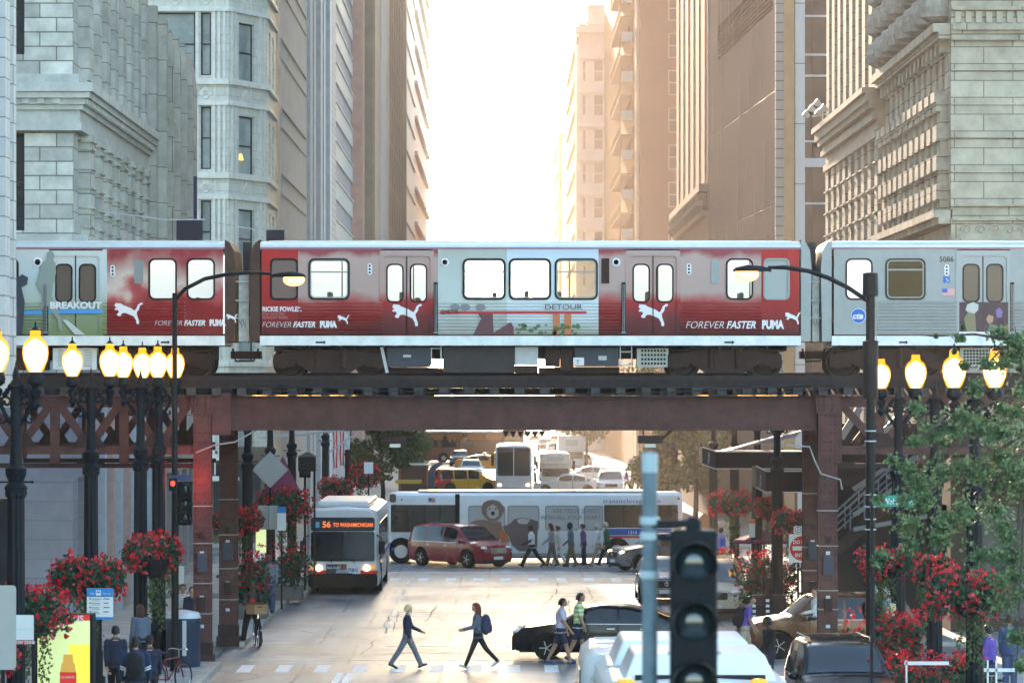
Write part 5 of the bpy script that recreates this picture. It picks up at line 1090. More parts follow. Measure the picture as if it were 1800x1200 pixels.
b=MB(); b.tube([(fx+.02,-.4,1.14),(fx+.12,-.4,1.25),(fx+.12,.4,1.25),(fx+.02,.4,1.14)],.02,5); b.bar((fx+.1,-.45,.55),(fx+.1,.4,.55),.03); b.tube([(fx+.11,-.4,.5),(fx+.11,-.4,.75),(fx+.11,.35,.75),(fx+.11,.35,.5)],.02,5); b.build('bicycle_rack',m_trimb,t)
# bus 1314
YB=151.5; SB=F/YB; xl,xr=px(683,YB),px(1200,YB)
t=thing('long_bus','white bus number 1314 with a dog advert on its side standing across the junction','bus',((xl+xr)/2,YB+1.28,.004)); L,W,Hb=xr-xl,2.55,H-(865-690)/SB
del t['_o']; bus_shell(t,L,W,Hb-.02)
bx=lambda p: px(p,YB)-(xl+xr)/2; bz=lambda p: pz(p,YB); yf=-W/2
def bp(nm,pts,mt,d=.008,th=.015): return MB().poly(pts,O=(0,yf-d,0),N=(0,-1,0),th=th).build(nm,mt,t)
bp('side_window',rrect(bx(687),bx(801),bz(935),bz(887),.05),m_bwin); 
for a in (716,746,773): bp('window_post',rect(bx(a),bx(a+2),bz(934),bz(888)),m_bblk,.012)
bp('side_window',rrect(bx(1062),bx(1192),bz(927),bz(887),.05),m_bwin)
for a in (1095,1127,1160): bp('window_post',rect(bx(a),bx(a+1.5),bz(926),bz(888)),m_bblk,.012)
m_film=M('window_film',(.46,.46,.45),.5); m_line2=M('film_edge',(.30,.30,.30),.5)
for a,c in ((823,888),(892,948),(958,1018),(1026,1060)):
    q=MB(); q.poly(rrect(bx(a),bx(c),bz(932),bz(888),.12),[rrect(bx(a)+.05,bx(c)-.05,bz(932)+.05,bz(888)-.05,.1)],O=(0,yf-.012,0),N=(0,-1,0),th=.01).build('window_frame',m_line2,t); bp('side_window',rrect(bx(a)+.03,bx(c)-.03,bz(932)+.03,bz(888)-.03,.1),m_film,.006)
bp('black_pillar',rect(bx(800),bx(808),bz(934),bz(868)),m_bblk,.014); bp('blue_band',rect(bx(1068),bx(1197),bz(940),bz(929)),m_bblue,.02); bp('red_band',rect(bx(1068),bx(1197),bz(945),bz(941.5)),m_bred,.02); bp('blue_band',rect(bx(688),bx(728),bz(967),bz(962)),m_bblue,.02)
text('fleet_number','1314',.2,m_white,t,(bx(1103),yf-.025,bz(938.5)),rel=False,bold=.004); text('bus_text','transitchicago.com',.26,_mc['advert_navy'],t,(bx(1060),yf-.012,bz(884)),rel=False,spacing=1.1,sx=1.1)
gt=M('slogan_grey',(.20,.19,.19),.6); text('bus_text','USE YOUR LUNGS',.24,gt,t,(bx(972),yf-.016,bz(901)),rel=False,spacing=1.05,sx=.96); text('bus_text','WITH ALL YOUR HEART.',.24,gt,t,(bx(950),yf-.016,bz(912.5)),rel=False,spacing=1.05,sx=.92)
fx_,fz_=bx(753),bz(882); b=MB(); 
for k in range(4): b.box(fx_,fx_+.28,yf-.012,yf-.008,fz_+k*.045,fz_+k*.045+.025)
b.build('flag_stripe',m_redline,t); MB().box(fx_,fx_+.13,yf-.016,yf-.012,fz_+.08,fz_+.17).build('flag_canton',m_bblue,t)
br=M('print_brown',(.26,.16,.12),.6); wt=M('print_fur_white',(.5,.46,.42),.6)
def dp(nm,pts,mt,d): return MB().poly([(bx(a),bz(c)) for a,c in pts][::-1],O=(0,yf-d,0),N=(0,-1,0),th=.004).build(nm,mt,t)
dp('advert_print',[(846,892),(850,883),(858,879),(868,878),(878,881),(884,888),(887,897),(882,906),(878,912),(872,916),(860,916),(853,910),(847,902)],br,.02)
dp('advert_print',[(856,893),(861,889),(866,886),(872,889),(876,896),(877,905),(870,911),(862,911),(856,904)],wt,.026); dp('advert_print',[(863,900),(866,898),(870,900),(869,905),(864,905)],m_bblk,.03); dp('advert_print',[(859,893),(862,892),(862,895),(859,895)],m_bblk,.03); dp('advert_print',[(870,893),(873,892),(873,895),(870,895)],m_bblk,.03)
dp('advert_print',[(822,921),(835,914),(850,913),(866,917),(880,916),(884,930),(880,945),(868,960),(850,958),(838,940),(826,932)],br,.018)
dp('advert_print',[(884,925),(895,921),(904,912),(918,909),(934,912),(946,916),(945,940),(944,962),(930,969),(912,968),(900,958),(895,944),(888,935)],M('print_umber',(.16,.11,.10),.6),.022)
dp('advert_print',[(875,938),(882,930),(888,934),(892,942),(897,950),(890,955),(882,952)],_mc['print_orange'],.028); dp('advert_print',[(908,913),(918,910),(932,913),(926,921),(912,920)],wt,.03)
for p in (705,1085):
    for s in (-1,1): bus_wheel(t,bx(p),s,W,.5)
MB().box(-L/2+1.2,L/2-1.6,-.9,.9,Hb,Hb+.06).build('roof_hatch',m_bw,t,bevel=.03); bp('rear_corner_window',rrect(bx(684.5),bx(696),bz(882),bz(868),.06),M('dim_pane_brown',(.10,.06,.05),.3),.014)
bp('skirt_panel',rect(bx(690),bx(1195),bz(978),bz(972)),_mc['film_edge'],.006)
q=MB(); q.ball((bx(1193),yf-.01,bz(876)),(.05,.02,.05),8,5); q.ball((bx(706),yf-.01,bz(878)),(.04,.02,.04),8,5); q.build('marker_lamp',m_tail,t)
# foreground bus roof: two coupled sections with air units
t=thing('articulated_bus','white articulated bus seen from above at the bottom edge, with two roof air units','bus',(2.6,56,.004),rad(-90),world=False)
def sect(x0,x1,dy,W=2.75,Hb=3.12):
    sec=[(W/2-.02,.35),(W/2,1.2),(W/2-.02,2.75),(W/2-.08,3.0),(W/2-.22,Hb-.01),(0,Hb+.05)]
    rows=[]
    for x,k in ((x0,.93),(x0+.12,1),(x1-.12,1),(x1,.93)): rows.append([(x,dy-y*k,z) for y,z in sec]+[(x,dy+y*k,z) for y,z in sec[-2::-1]])
    b=MB(); b.grid(rows); n=len(rows[0]); b.add(rows[0],[tuple(range(n))]); b.add(rows[-1],[tuple(range(n))[::-1]]); b.build('body_section',m_bw,t,smooth=True)
    for s in (-1,1):
        a=x0+.3
        while a+1.2<x1: q=MB(); q.poly(rrect(a,a+1.15,1.5,2.8,.1),O=(0,dy+s*(W/2+.003),0),N=(0,s,0),th=.02); q.build('side_window',m_bwin,t); a+=1.3
        q=MB(); q.box(x0+.15,x1-.15,dy+s*(W/2)-.01,dy+s*(W/2)+.012,.9,1.15); q.build('blue_band',m_bblue,t)
        q=MB(); q.poly(rrect(x1-.75,x1-.2,1.3,2.6,.1),O=(0,dy+s*(W/2-.01),0),N=(0,s,0),th=.02); q.build('side_window',m_bwin,t)
sect(-3.3,.45,0); sect(.6,14,.14)
for c,dy in ((1.6,.1),(4.5,.16)):
    b=MB(); b.add([(c-1.15,dy-1.05,3.12),(c+1.15,dy-1.05,3.12),(c+1.15,dy+1.05,3.12),(c-1.15,dy+1.05,3.12),(c-.95,dy-.9,3.48),(c+.95,dy-.9,3.48),(c+.95,dy+.9,3.48),(c-.95,dy+.9,3.48)],[(4,5,6,7),(0,1,5,4),(1,2,6,5),(2,3,7,6),(3,0,4,7)]); o=b.build('roof_unit',m_bw,t,bevel=.04)
    b=MB(); [b.box(c-1.13+k*.06,c-1.10+k*.06,dy-.8,dy+.8,3.2+k*.05,3.22+k*.05) for k in range(4)]; b.build('unit_grille',m_film,t)
    b=MB(); b.box(c+1.15,c+1.18,dy-.9,dy+.9,3.10,3.2); b.build('unit_seam',m_trimb,t)
for x in (-1.5,8): 
    for s in (-1,1): bus_wheel(t,x,s,2.6)
q=MB(); q.ball((6.6,-.9,3.17),(.1,.13,.06),8,5); q.ball((6.6,.9,3.17),(.1,.13,.06),8,5); q.build('marker_lamp',m_amber,t)
for xx in (-2.6,-1.4,3.45,6.3,8.6): MB().box(xx,xx+.03,-1.1,1.3,3.13,3.172).build('roof_seam',m_film,t)
for xx,dy_ in ((-2.0,-.1),(.95,.15)): MB().box(xx-.3,xx+.3,dy_-.35,dy_+.35,3.15,3.23).build('roof_hatch',M('hatch_white',(.5,.51,.52),.5,ns=3),t,bevel=.03)
b=MB(); b.tube([(-3.0,-1.35,2.4),(-3.1,-1.6,2.3),(-3.1,-1.62,2.1)],.03,6); b.ball((-3.1,-1.64,1.95),(.12,.1,.2),8,6); b.build('wing_mirror',M('mirror_gold',(.5,.36,.15),.3,metal=.6),t,smooth=True)
# coach, shuttle bus, trucks further off
def boxy(name,label,cat,p,yb,W,Hb,L,mat,extra=None,glass=None,rz=-90,gtop=.92,gbot=.48):
    x,y=at(p,yb); t=thing(name,label,cat,(x,y+L/2,.004),rad(rz),group='large vehicles beyond the junction',world=False); bus_shell(t,L,W,Hb,mat=mat)
    f=L/2; MB().poly(rrect(-W*.44,W*.44,Hb*gbot,Hb*gtop,.15),O=(f+.01,0,0),U=(0,1,0),N=(1,0,0),th=.03).build('windscreen',glass or m_cglass,t)
    for s in (-1,1):
        for k in range(3): MB().poly(rrect(f-1.6-k*1.9,f-.1-k*1.9,Hb*.5,Hb*.85,.1),O=(0,s*(W/2+.006),0),N=(0,s,0),th=.02).build('side_window',m_bwin,t)
        q=MB(); q.ball((f+.02,s*W*.38,.78),(.06,.16,.1),8,5); q.build('headlight',m_headon if extra=='lit' else m_head,t)
        q=MB(); q.tube([(f-.1,s*W*.5,Hb*.88),(f+.25,s*(W*.5+.18),Hb*.8)],.03,5); q.box(f+.2,f+.3,s*(W*.5+.18)-.1,s*(W*.5+.18)+.1,Hb*.6,Hb*.8); q.build('wing_mirror',m_bblk,t)
        bus_wheel(t,f-2.2 if L>6 else f-1,s,W,.45); bus_wheel(t,-f+2.5 if L>6 else -f+1,s,W,.45)
    MB().box(f-.02,f+.06,-W*.47,W*.47,.35,.6).build('bumper',m_film,t,bevel=.03); return t,f
t,f=boxy('tour_coach','white tour coach facing the camera in the middle lane beyond the bus','coach',903,872,2.55,3.5,11,m_bw,'lit',gtop=.95,gbot=.40)
MB().box(f+.02,f+.04,-.03,.03,1.4,3.3).build('windscreen_divider',m_bw,t); MB().poly(rrect(-1.15,1.15,3.05,3.3,.08),O=(f+.03,0,0),U=(0,1,0),N=(1,0,0),th=.02).build('tinted_band',M('plum_tint',(.10,.06,.08),.3),t)
t,f=boxy('shuttle_bus','cream shuttle bus with a raised cab roof right of the coach','shuttle bus',976,868,2.2,2.9,7,M('cream_paint',(.62,.58,.5),.4,ns=2,na=.08),gtop=.62,gbot=.42)
b=MB(); b.box(f-.9,f+.25,-1.05,1.05,2.05,2.85); b.build('cab_hood',_mc['cream_paint'],t,bevel=.12); MB().box(f+.25,f+.27,-.6,.6,2.3,2.6).build('sign_panel',m_film,t)
t,f=boxy('box_truck','white box truck with a flat square body behind the shuttle bus','truck',1004,828,2.4,3.2,6.5,m_bw,gtop=.55,gbot=.36)
MB().box(f-.4,f+.06,-1.2,1.2,1.9,3.25).build('cargo_box',m_bw,t,bevel=.04); MB().box(f+.06,f+.075,-.5,.6,2.3,2.85).build('sign_panel',m_film,t)
mo=M('rust_red_paint',(.22,.09,.05),.5,ns=2); t,f=boxy('trolley_bus','rust red trolley bus with a cream roof behind the orange cab','bus',812,812,2.5,3.1,8.5,mo,rz=-172,glass=m_bwin); t.location.y-=4; MB().box(-4.2,4.2,-1.2,1.2,3.0,3.2).build('cream_roof',_mc['cream_paint'],t,bevel=.06)
for k in range(4): MB().poly(rrect(-3.9+k*2,-2.3+k*2,2.3,2.9,.05),O=(0,1.262,0),N=(0,1,0),th=.02).build('side_window',M('amber_pane',(.5,.16,.05),.4),t)
t,f=boxy('dark_truck','dark brown truck far off, behind the roof of the coach','truck',902,800,2.5,3.6,7,m_steel2,gtop=.6,gbot=.4)
# construction hoist and skip on the left beyond the bus
x,y=at(728,868); mo=M('skip_brown',(.10,.05,.035),.7,ns=3,na=.3)
t=thing('site_container','brown site container with red posts beside the blue hoist arm','container',(x,y,0)); MB().box(x-1.1,x+.95,y,y+3,.15,2.0).build('box',mo,t); 
for a in (-1.0,.9): MB().box(x+a-.06,x+a+.06,y-.08,y-.002,.1,2.05).build('post',M('red_oxide',(.35,.09,.04),.6),t)
MB().box(x-1.2,x+1.1,y-.15,y+3.1,2.0,2.1).build('lid',m_film,t)
x,y=at(708,872); MB_=MB().box(x-.5,x+1.3,y-1.0,y-.4,.9,1.15); tag(MB_.build('yellow_barrier',M('barrier_yellow',(.6,.42,.06),.5),org=(x,y,0)),'yellow topped barrier in front of the brown container','barrier'); MB_.v and None
x,y=at(757,868); t=thing('hoist_arm','dark blue bent hoist arm left of the yellow and red cab','hoist',(x,y,0)); q=MB(); q.tube([(x,y,0),(x+.05,y,1.5),(x+.25,y,1.9),(x+.8,y,2.2)],[.28,.26,.2,.12],8); q.build('arm',M('hoist_blue',(.06,.08,.13),.5,ns=4),t); MB().box(x-.4,x+.5,y,y+.6,0,.5).build('base',m_trimb,t)
# ------------------------------------------------------------------ lamps, signals, signs
m_ltn=M('lamp_iron',(.004,.007,.012),.55,spec=.14,ns=6,na=.3); m_pole=M('pole_iron',(.006,.006,.008),.5,spec=.2,ns=4)
m_core=M('lamp_core',(1,.8,.4),.5,emit=1.3,ecol=(1,.72,.34))
m_gshell=bpy.data.materials.new('amber_globe'); m_gshell.use_nodes=True
n=m_gshell.node_tree.nodes; L_=m_gshell.node_tree.links.new; n.remove(n['Principled BSDF']); e=n.new('ShaderNodeEmission'); e.inputs[0].default_value=(1,.40,.02,1); e.inputs[1].default_value=.3
tr=n.new('ShaderNodeBsdfTransparent'); tr.inputs[0].default_value=(1,.85,.6,1); ms=n.new('ShaderNodeMixShader'); ms.inputs[0].default_value=.5; L_(tr.outputs[0],ms.inputs[1]); L_(e.outputs[0],ms.inputs[2]); L_(ms.outputs[0],n['Material Output'].inputs[0])
m_bulb=M('sodium_lens',(1,.7,.4),.4,emit=.55,ecol=(1,.42,.09))
def globe_parts(t,x,z=0,sc=1):
    gl=MB(); gl.lathe([(.11,7.32),(.16,7.38),(.225,7.55),(.245,7.68),(.235,7.8),(.19,7.9),(.16,7.93),(.115,7.96),(.095,8.02),(.10,8.08),(.06,8.12)],(x,0,0),18); o=gl.build('globe',m_gshell,t,smooth=True)
    c=MB(); c.lathe([(.09,7.34),(.205,7.55),(.226,7.68),(.208,7.80),(.13,7.88),(.03,7.95)],(x,0,0),14); c.build('light_core',m_core,o,smooth=True)
    q=MB(); q.lathe([(.05,6.6),(.03,6.62),(.09,6.72),(.05,6.82),(.10,6.92),(.12,7.0),(.06,7.06),(.15,7.12),(.17,7.2),(.14,7.3),(.13,7.33)],(x,0,0),12); q.lathe([(.10,8.1),(.05,8.14),(.015,8.18),(.02,8.22),(.005,8.27)],(x,0,0),8); q.build('globe_holder',m_ltn,t,smooth=True)
def ornate(name_label,x,Y,sc=1,arm=.44,globes=True):
    t=thing('ornate_street_lamp',name_label,'street lamp',(x,Y,.15),group='ornate twin globe street lamps',world=False)
    b=MB(); b.lathe([(.34,0),(.34,.3),(.28,.34),(.28,.9),(.22,1.0),(.17,1.1)],(0,0,0),16); b.build('base',m_ltn,t)
    b=MB(); b.lathe([(.165,1.1),(.15,5.0),(.19,5.05),(.19,5.15)],(0,0,0),20,lobes=10,la=.07); b.build('fluted_shaft',m_ltn,t)
    b=MB(); b.lathe([(.19,5.1),(.22,5.2),(.13,5.3),(.19,5.42),(.2,5.55),(.12,5.62),(.105,5.9),(.10,6.3),(.13,6.45),(.10,6.55),(.12,6.8),(.10,7.0),(.14,7.08),(.06,7.2),(.07,7.28),(.02,7.45),(.005,7.55)],(0,0,0),14); b.bar((-.3,0,5.3),(.3,0,5.3),.035); b.ball((-.3,0,5.3),.03,6,4); b.ball((.3,0,5.3),.03,6,4); b.build('upper_shaft',m_ltn,t,smooth=True)
    for s in (-1,1):
        b=MB(); b.tube([(s*.08,0,6.35),(s*.2,0,6.55),(s*arm*.8,0,6.75),(s*arm,0,6.86)],.04,7)
        b.tube([(s*(.12+.12*(1-k/14)*math.cos(k*.6)+.06),0,6.78+.12*(1-k/14)*math.sin(k*.6)) for k in range(13)],.028,6)
        b.tube([(s*(.26+.09*(1-k/12)*math.cos(k*.6+2)),0,6.45+.09*(1-k/12)*math.sin(k*.6+2)) for k in range(11)],.022,6)
        for k in range(5): b.ball((s*(.06+.05*k),.0,7.05-.035*k*k*.5+.02*(k%2)),(.05,.045,.07),6,4)
        b.build('scroll_arm',m_ltn,t)
        if globes: globe_parts(t,s*arm)
    t.scale=(sc,sc,sc) if sc!=1 else (1,1,1)
    return t
def osc(p,s,**k): return dict(x=(p-VX)/s,Y=F/s)
LP=[(28,95,'nearest and largest twin globe lamp at the left edge'),(160,75,'twin globe lamp above the blue bus stop sign, second from the left edge'),(247,70.5,'twin globe lamp third from the left edge, over the flower basket'),(279,68.6,'twin globe lamp beside the left steel column, fourth from the left edge'),
    (1579,70.5,'twin globe lamp just right of the tall right cobra pole'),(1643,79,'twin globe lamp in the middle of the right hand row, above the street name sign'),(1713,87,'twin globe lamp farthest right, half hidden in leaves')]
proto=None
for p,s,lab in LP:
    q=osc(p,s); arm={28:.36,160:.44,247:.43,279:.42,1579:.43,1643:.42,1713:.41}[p]
    proto=ornate(lab,q['x'],q['Y'],arm=arm)
    if p>1500: proto.scale=(1,1,.962)
for p,s,lab in [(435,55.6,'dark lamp post under the girder, first behind the left rear column'),(475,50.8,'dark lamp post in front of the grey diamond sign'),(513,46.5,'dark lamp post third behind the left rear column'),(572,38.6,'dark lamp post by the flags, fourth on the left'),(612,33.5,'dark lamp post farthest down the left pavement'),(1254,45.2,'dark lamp post right of the green tree, farthest on the right'),(1291,49.6,'dark lamp post behind the larger stair canopy'),(1331,55,'dark lamp post crossing the larger stair canopy'),(1366,59.3,'dark lamp post next to the right rear column')]:
    q=osc(p,s); c=copytree(proto); c.location=(q['x'],q['Y'],.15); c.scale=(1,1,.90); c['label']=lab
def cobra(lab,x,Y,ztop,px0,arm,head,thick=None,box=False):
    t=thing('cobra_street_light',lab,'street light',(x,Y,.15),group='tall lit cobra head street lights')
    b=MB(); b.tube([(x,Y,.15),(x,Y,1.2),(x,Y,ztop)],[.13,.09,.06] if not box else [.15,.105,.10],12); b.build('pole',m_pole,t,smooth=True)
    b=MB(); b.tube([(px(a,Y),Y,pz(c,Y)) for a,c in arm],[.05]*(len(arm)-1)+[.035],8); b.build('arm',m_pole,t,smooth=True)
    hx,hz,s=head; X0=px(hx,Y); Z0_=pz(hz,Y); q=MB()
    rows=[]
    for u,w_,h0,h1 in ((-.42,.03,0,.03),(-.36,.10,-.02,.09),(-.1,.15,-.03,.15),(.15,.12,-.02,.13),(.35,.06,0,.09),(.42,.04,.02,.07)):
        rows.append([(X0-s*u,Y+w_*math.cos(a),Z0_+(h1 if math.sin(a)>0 else -h0)*abs(math.sin(a))+0) for a in [k*PI/5 for k in range(10)]])
    q.grid(rows,closed=True); q.add(rows[0],[tuple(range(10))]); q.add(rows[-1],[tuple(range(10))[::-1]]); q.build('lamp_head',m_pole,t,smooth=True)
    q=MB(); q.ball((X0+s*.12,Y,Z0_-.06),(.27,.14,.17),14,8); q.build('lens',m_bulb,t,smooth=True)
    return t
cobra('lit cobra head lamp on a thin pole in front of the left red carriage',px(307,91),91,pz(515,91),0,[(307,528),(325,508),(360,490),(400,482),(440,479),(478,481)],(508,487,1))
Yc=80; t=cobra('lit cobra head lamp on the thick black pole right of the carriage gap',px(1530,Yc),Yc,pz(512,Yc),0,[(1524,528),(1490,505),(1455,488),(1420,476),(1380,470),(1350,470)],(1322,477,-1),box=True)
x=px(1530,Yc); b=MB(); b.lathe([(.155,pz(521,Yc)),(.175,pz(518,Yc)),(.165,pz(480,Yc)),(.02,pz(478,Yc))],(x,Yc,0),18); b.build('antenna_box',m_pole,t); b=MB(); b.lathe([(.17,pz(700,Yc)),(.17,pz(602,Yc)),(.19,pz(600,Yc)),(.12,pz(598,Yc))],(x,Yc,0),16); b.build('shroud',m_pole,t); b=MB(); b.tube([(x+.1,Yc-.05,pz(521,Yc)),(x+.16,Yc-.08,pz(550,Yc)),(x+.1,Yc-.08,pz(575,Yc)),(x+.13,Yc-.08,pz(600,Yc))],.012,5); b.build('cable',_mc['grey_cable'],t)
for y in (757,775,869,890,912,930): b=MB(); b.lathe([(.128,pz(y+1,Yc)),(.128,pz(y-1,Yc))],(x,Yc,0),14); b.build('strap',m_ub2,t)
pl=bpy.data.lights.new('red_signal_glow','POINT'); pl.energy=8; pl.color=(1,.03,.02); pl.shadow_soft_size=.08
plo=bpy.data.objects.new('red_signal_glow',pl); C.objects.link(plo); plo.location=(-7.95,93.75,4.85)
# foreground signal
Ys=22.9; sp=lambda a: px(a,Ys); sz=lambda a: pz(a,Ys); m_gp=M('blue_grey_pole',(.09,.13,.155),.55,metal=.0,ns=8,na=.2)
t=thing('traffic_signal','blurred black traffic signal hanging from a grey pole close to the camera','traffic signal',(sp(1142),Ys,0))
b=MB(); b.lathe([(.055,.0),(.047,sz(795)),(.01,sz(793))],(sp(1142),Ys,0),16); b.build('pole',m_gp,t,smooth=True); b=MB(); b.lathe([(.05,sz(830)),(.05,sz(797)),(.02,sz(794))],(sp(1142),Ys,0),16); b.build('pole_cap',M('pale_cap',(.28,.36,.39),.4),t)
for y in (920,942): b=MB(); b.bar((sp(1142),Ys-.02,sz(y)),(sp(1222),Ys-.02,sz(y)),.05,.05); b.build('arm',m_ltn,t)
for y in (915,942,1010): b=MB(); b.lathe([(.058,sz(y+7)),(.062,sz(y+5)),(.062,sz(y-5)),(.058,sz(y-7))],(sp(1142),Ys,0),14); b.build('clamp',_mc['pale_cap'],t)
m_sg=M('signal_black',(.003,.006,.009),.5,spec=.14,ns=6); m_lens=M('signal_lens_unlit',(.02,.035,.045),.12,spec=.8)
MB().box(sp(1178),sp(1260),Ys-.1,Ys+.1,sz(1410),sz(930)).build('housing',m_sg,t,bevel=.02)
b=MB(); b.lathe([(.05,sz(934)),(.05,sz(915)),(.03,sz(908))],(sp(1219),Ys,0),12); b.build('bracket',m_ltn,t)
for k in range(4):
    z=sz(988+k*104); x=sp(1219); q=MB(); rows=[]
    for y_,r in ((-.1,.142),(-.30,.138)): rows.append([(x+r*math.cos(a),Ys+y_,z+r*math.sin(a)) for a in [rad(-35+250*i/20) for i in range(21)]])
    rows2=[[(x+(r-.008)*math.cos(a),Ys+y_,z+(r-.008)*math.sin(a)) for a in [rad(-35+250*i/20) for i in range(21)]] for y_,r in ((-.30,.138),(-.1,.142))]
    q.grid(rows+rows2); q.build('visor',m_sg,t,smooth=True)
    q=MB(); q.ball((x,Ys-.1,z),(.118,.045,.118),16,8); q.build('lens',m_lens,t,smooth=True)
    q=MB(); q.box(sp(1172),sp(1266),Ys-.06,Ys-.02,z+.172,z+.185); q.build('seam_lug',m_gp,t)
def sigbox(lab,p,y0,Y,w=.34,n=3,red=None):
    t=thing('traffic_signal',lab,'traffic signal',(px(p,Y),Y,.15),group='dark three lens traffic signals on the pavement posts'); x=px(p,Y); z=pz(y0,Y)
    MB().box(x-w/2,x+w/2,Y-.1,Y+.1,z-n*.36,z).build('housing',m_sg,t,bevel=.02)
    for k in range(n):
        q=MB(); q.T=Matrix.Translation((x,Y-.1,z-.18-k*.36))@Matrix.Rotation(rad(90),4,'X'); q.lathe([(.14,0),(.135,.18),(.12,.18),(.125,.02)],(0,0,0),14); q.build('visor',m_sg,t)
        q=MB(); q.ball((x,Y-.1,z-.18-k*.36),(.11,.03,.11),12,5); q.build('lens',m_lens,t)
    return t,x,z
Yq=97; t,x,z=sigbox('black traffic signal left of the near left column with a blue plate above',326,846,90.5)
MB().box(x-.35,x+.12,90.5,90.55,z+.03,z+.16).build('street_plate',M('navy_plate',(.03,.05,.13),.5),t); MB().box(x-.22,x-.17,90.45,90.55,.15,z).build('post',m_pole,t)
q=MB(); q.box(x-.40,x-.2,90.35,90.5,pz(862,90.5),pz(840,90.5)); q.build('pedestrian_head',m_sg,t); q=MB(); q.ball((x-.30,90.34,pz(849,90.5)),(.06,.02,.07),8,5); q.build('red_hand',M('red_hand_lit',(.9,.05,.02),.4,emit=.3,ecol=(1,.05,.02)),t)
t,x,z=sigbox('black traffic signal beside the far left pavement under the girder',536,803,128,.4,2); MB().box(x-.04,x+.04,128,128.08,.15,z).build('post',m_pole,t)
# ---- signs
def signpost(lab,p,y0,y1,Y,w,mt,name='street_sign',cat='sign',post=True,r=.03,th=.02,pcol=None,off=0):
    x=px(p,Y); t=thing(name,lab,cat,(x,Y,.15)); z1=pz(y0,Y); z0=pz(y1,Y)
    MB().poly([(a+x,c) for a,c in rrect(-w/2,w/2,z0,z1,r)],O=(0,Y-.03,0),th=th).build('plate',mt,t)
    if post: MB().box(x+off-.03,x+off+.03,Y,Y+.05,.15,z1+.05).build('post',pcol or m_pole,t)
    return t,x,z0,z1
m_sback=M('sign_back_grey',(.36,.37,.36),.5,metal=.3,ns=2,na=.06); m_sw=M('sign_white',(.66,.68,.68),.5); m_sblue=M('sign_blue',(.03,.20,.50),.45); m_sred=M('sign_red',(.55,.03,.025),.45); m_sgreen=M('sign_green',(.015,.30,.24),.45)
t,x,z0,z1=signpost('large pale grey sign back cut by the left edge, above the kiosk',5,1028,1176,57,.42,m_sback,r=.06)
t,x,z0,z1=signpost('white parking sign ending in a red band that reads ZONE, by the left edge',42,1080,1132,66,.36,m_sw,r=.02,off=.17)
MB().poly([(a+x,c) for a,c in rrect(-.18,.18,z0,z0+.085,.02)],O=(0,65.965,0),th=.004).build('red_band',m_sred,t); text('sign_text','TOW ZONE',.07,m_sw,t,(x-.18,65.96,z0+.018),bold=.002,sx=1.0); MB().box(x-.17,x+.17,65.963,65.967,z0+.28,z0+.285).build('line',m_sback,t)
t,x,z0,z1=signpost('bus stop sign with a bus symbol in front of the second lamp post',176,1033,1088,72,.52,m_sw,name='bus_stop_sign',r=.03)
Yy=71.965; MB().box(x-.26,x+.26,Yy-.004,Yy,z1-.17,z1-.0).build('header',m_sblue,t); MB().box(x-.26,x+.26,Yy-.004,Yy,z0,z0+.05).build('footer',m_sblue,t)
q=MB(); q.poly([(a+x-.03,c) for a,c in rrect(-.05,.05,z1-.14,z1-.04,.015)],[[(a+x-.03,c) for a,c in rrect(-.035,.035,z1-.095,z1-.06,.006)]],O=(0,Yy-.008,0),th=.003); q.box(x-.07,x-.05,Yy-.01,Yy-.006,z1-.15,z1-.135); q.box(x-.01,x+.01,Yy-.01,Yy-.006,z1-.15,z1-.135); q.build('bus_symbol',m_sw,t)
text('sign_text','cta',.07,m_sw,t,(x-.2,Yy-.006,z1-.12),shear=.2); text('sign_text','bus stop',.05,m_sw,t,(x+.06,Yy-.006,z1-.12),sx=.9)
q=MB()
for k in range(4):
    z=z1-.22-k*.085; q.box(x-.21,x-.17,Yy-.003,Yy,z,z+.025); q.box(x-.16,x+.03-.02*k,Yy-.003,Yy,z,z+.012); q.box(x+.07,x+.19-.02*(k%2),Yy-.003,Yy,z,z+.02); q.box(x-.16,x+.0,Yy-.003,Yy,z-.03,z-.022)
q.build('route_list',M('sign_print',(.12,.13,.15),.6),t)
t,x,z0,z1=signpost('grey diamond sign back on the left pavement behind the second dark lamp post',475,0,10,124,.01,m_sback,post=True,name='diamond_sign')
for c in list(t.children): bpy.data.objects.remove(c)
z=pz(825,124); MB().poly([(x-.62,z),(x,z-.62),(x+.62,z),(x,z+.62)],O=(0,123.97,0),th=.02).build('plate',m_sback,t); MB().box(x-.04,x+.04,124,124.06,.15,z+.5).build('post',m_pole,t)
z=pz(832,125.5); q=MB().poly([(px(497,125.5)-.75,z-.75),(px(497,125.5)+.65,z-.7),(px(497,125.5),z+.6)],O=(0,125.5,0),th=.03).build('maroon_awning',M('maroon_canvas',(.20,.04,.09),.8,ns=4)); tag(q,'maroon triangular canvas behind the grey diamond sign','awning')
t,x,z0,z1=signpost('grey sign back pair left of the far bus stop sign',463,888,930,118,.34,m_sback,off=.15); t,x,z0,z1=signpost('grey sign back between the dark post and the far bus stop sign',481,888,930,117.5,.30,m_sback,off=-.12)
t,x,z0,z1=signpost('small blue and white bus stop sign in the distance under the girder',495,890,932,117,.28,m_sw,name='bus_stop_sign'); MB().box(x-.14,x+.14,116.96,116.965,z1-.2,z1).build('header',m_sblue,t)
t,x,z0,z1=signpost('white square sign high on a lamp post among far left flowers',648,812,832,160,.4,m_sw,post=True)
t,x,z0,z1=signpost('white square sign on the far right pavement above the walkers',1113,806,822,225,.55,m_sw); t,x,z0,z1=signpost('smaller white sign lower on the far right pavement',1118,822,832,226,.7,m_sw,post=False)
t,x,z0,z1=signpost('round red do not enter sign half behind the right rear column',1410,938,988,106,.78,m_sw,name='no_entry_sign',r=.05)
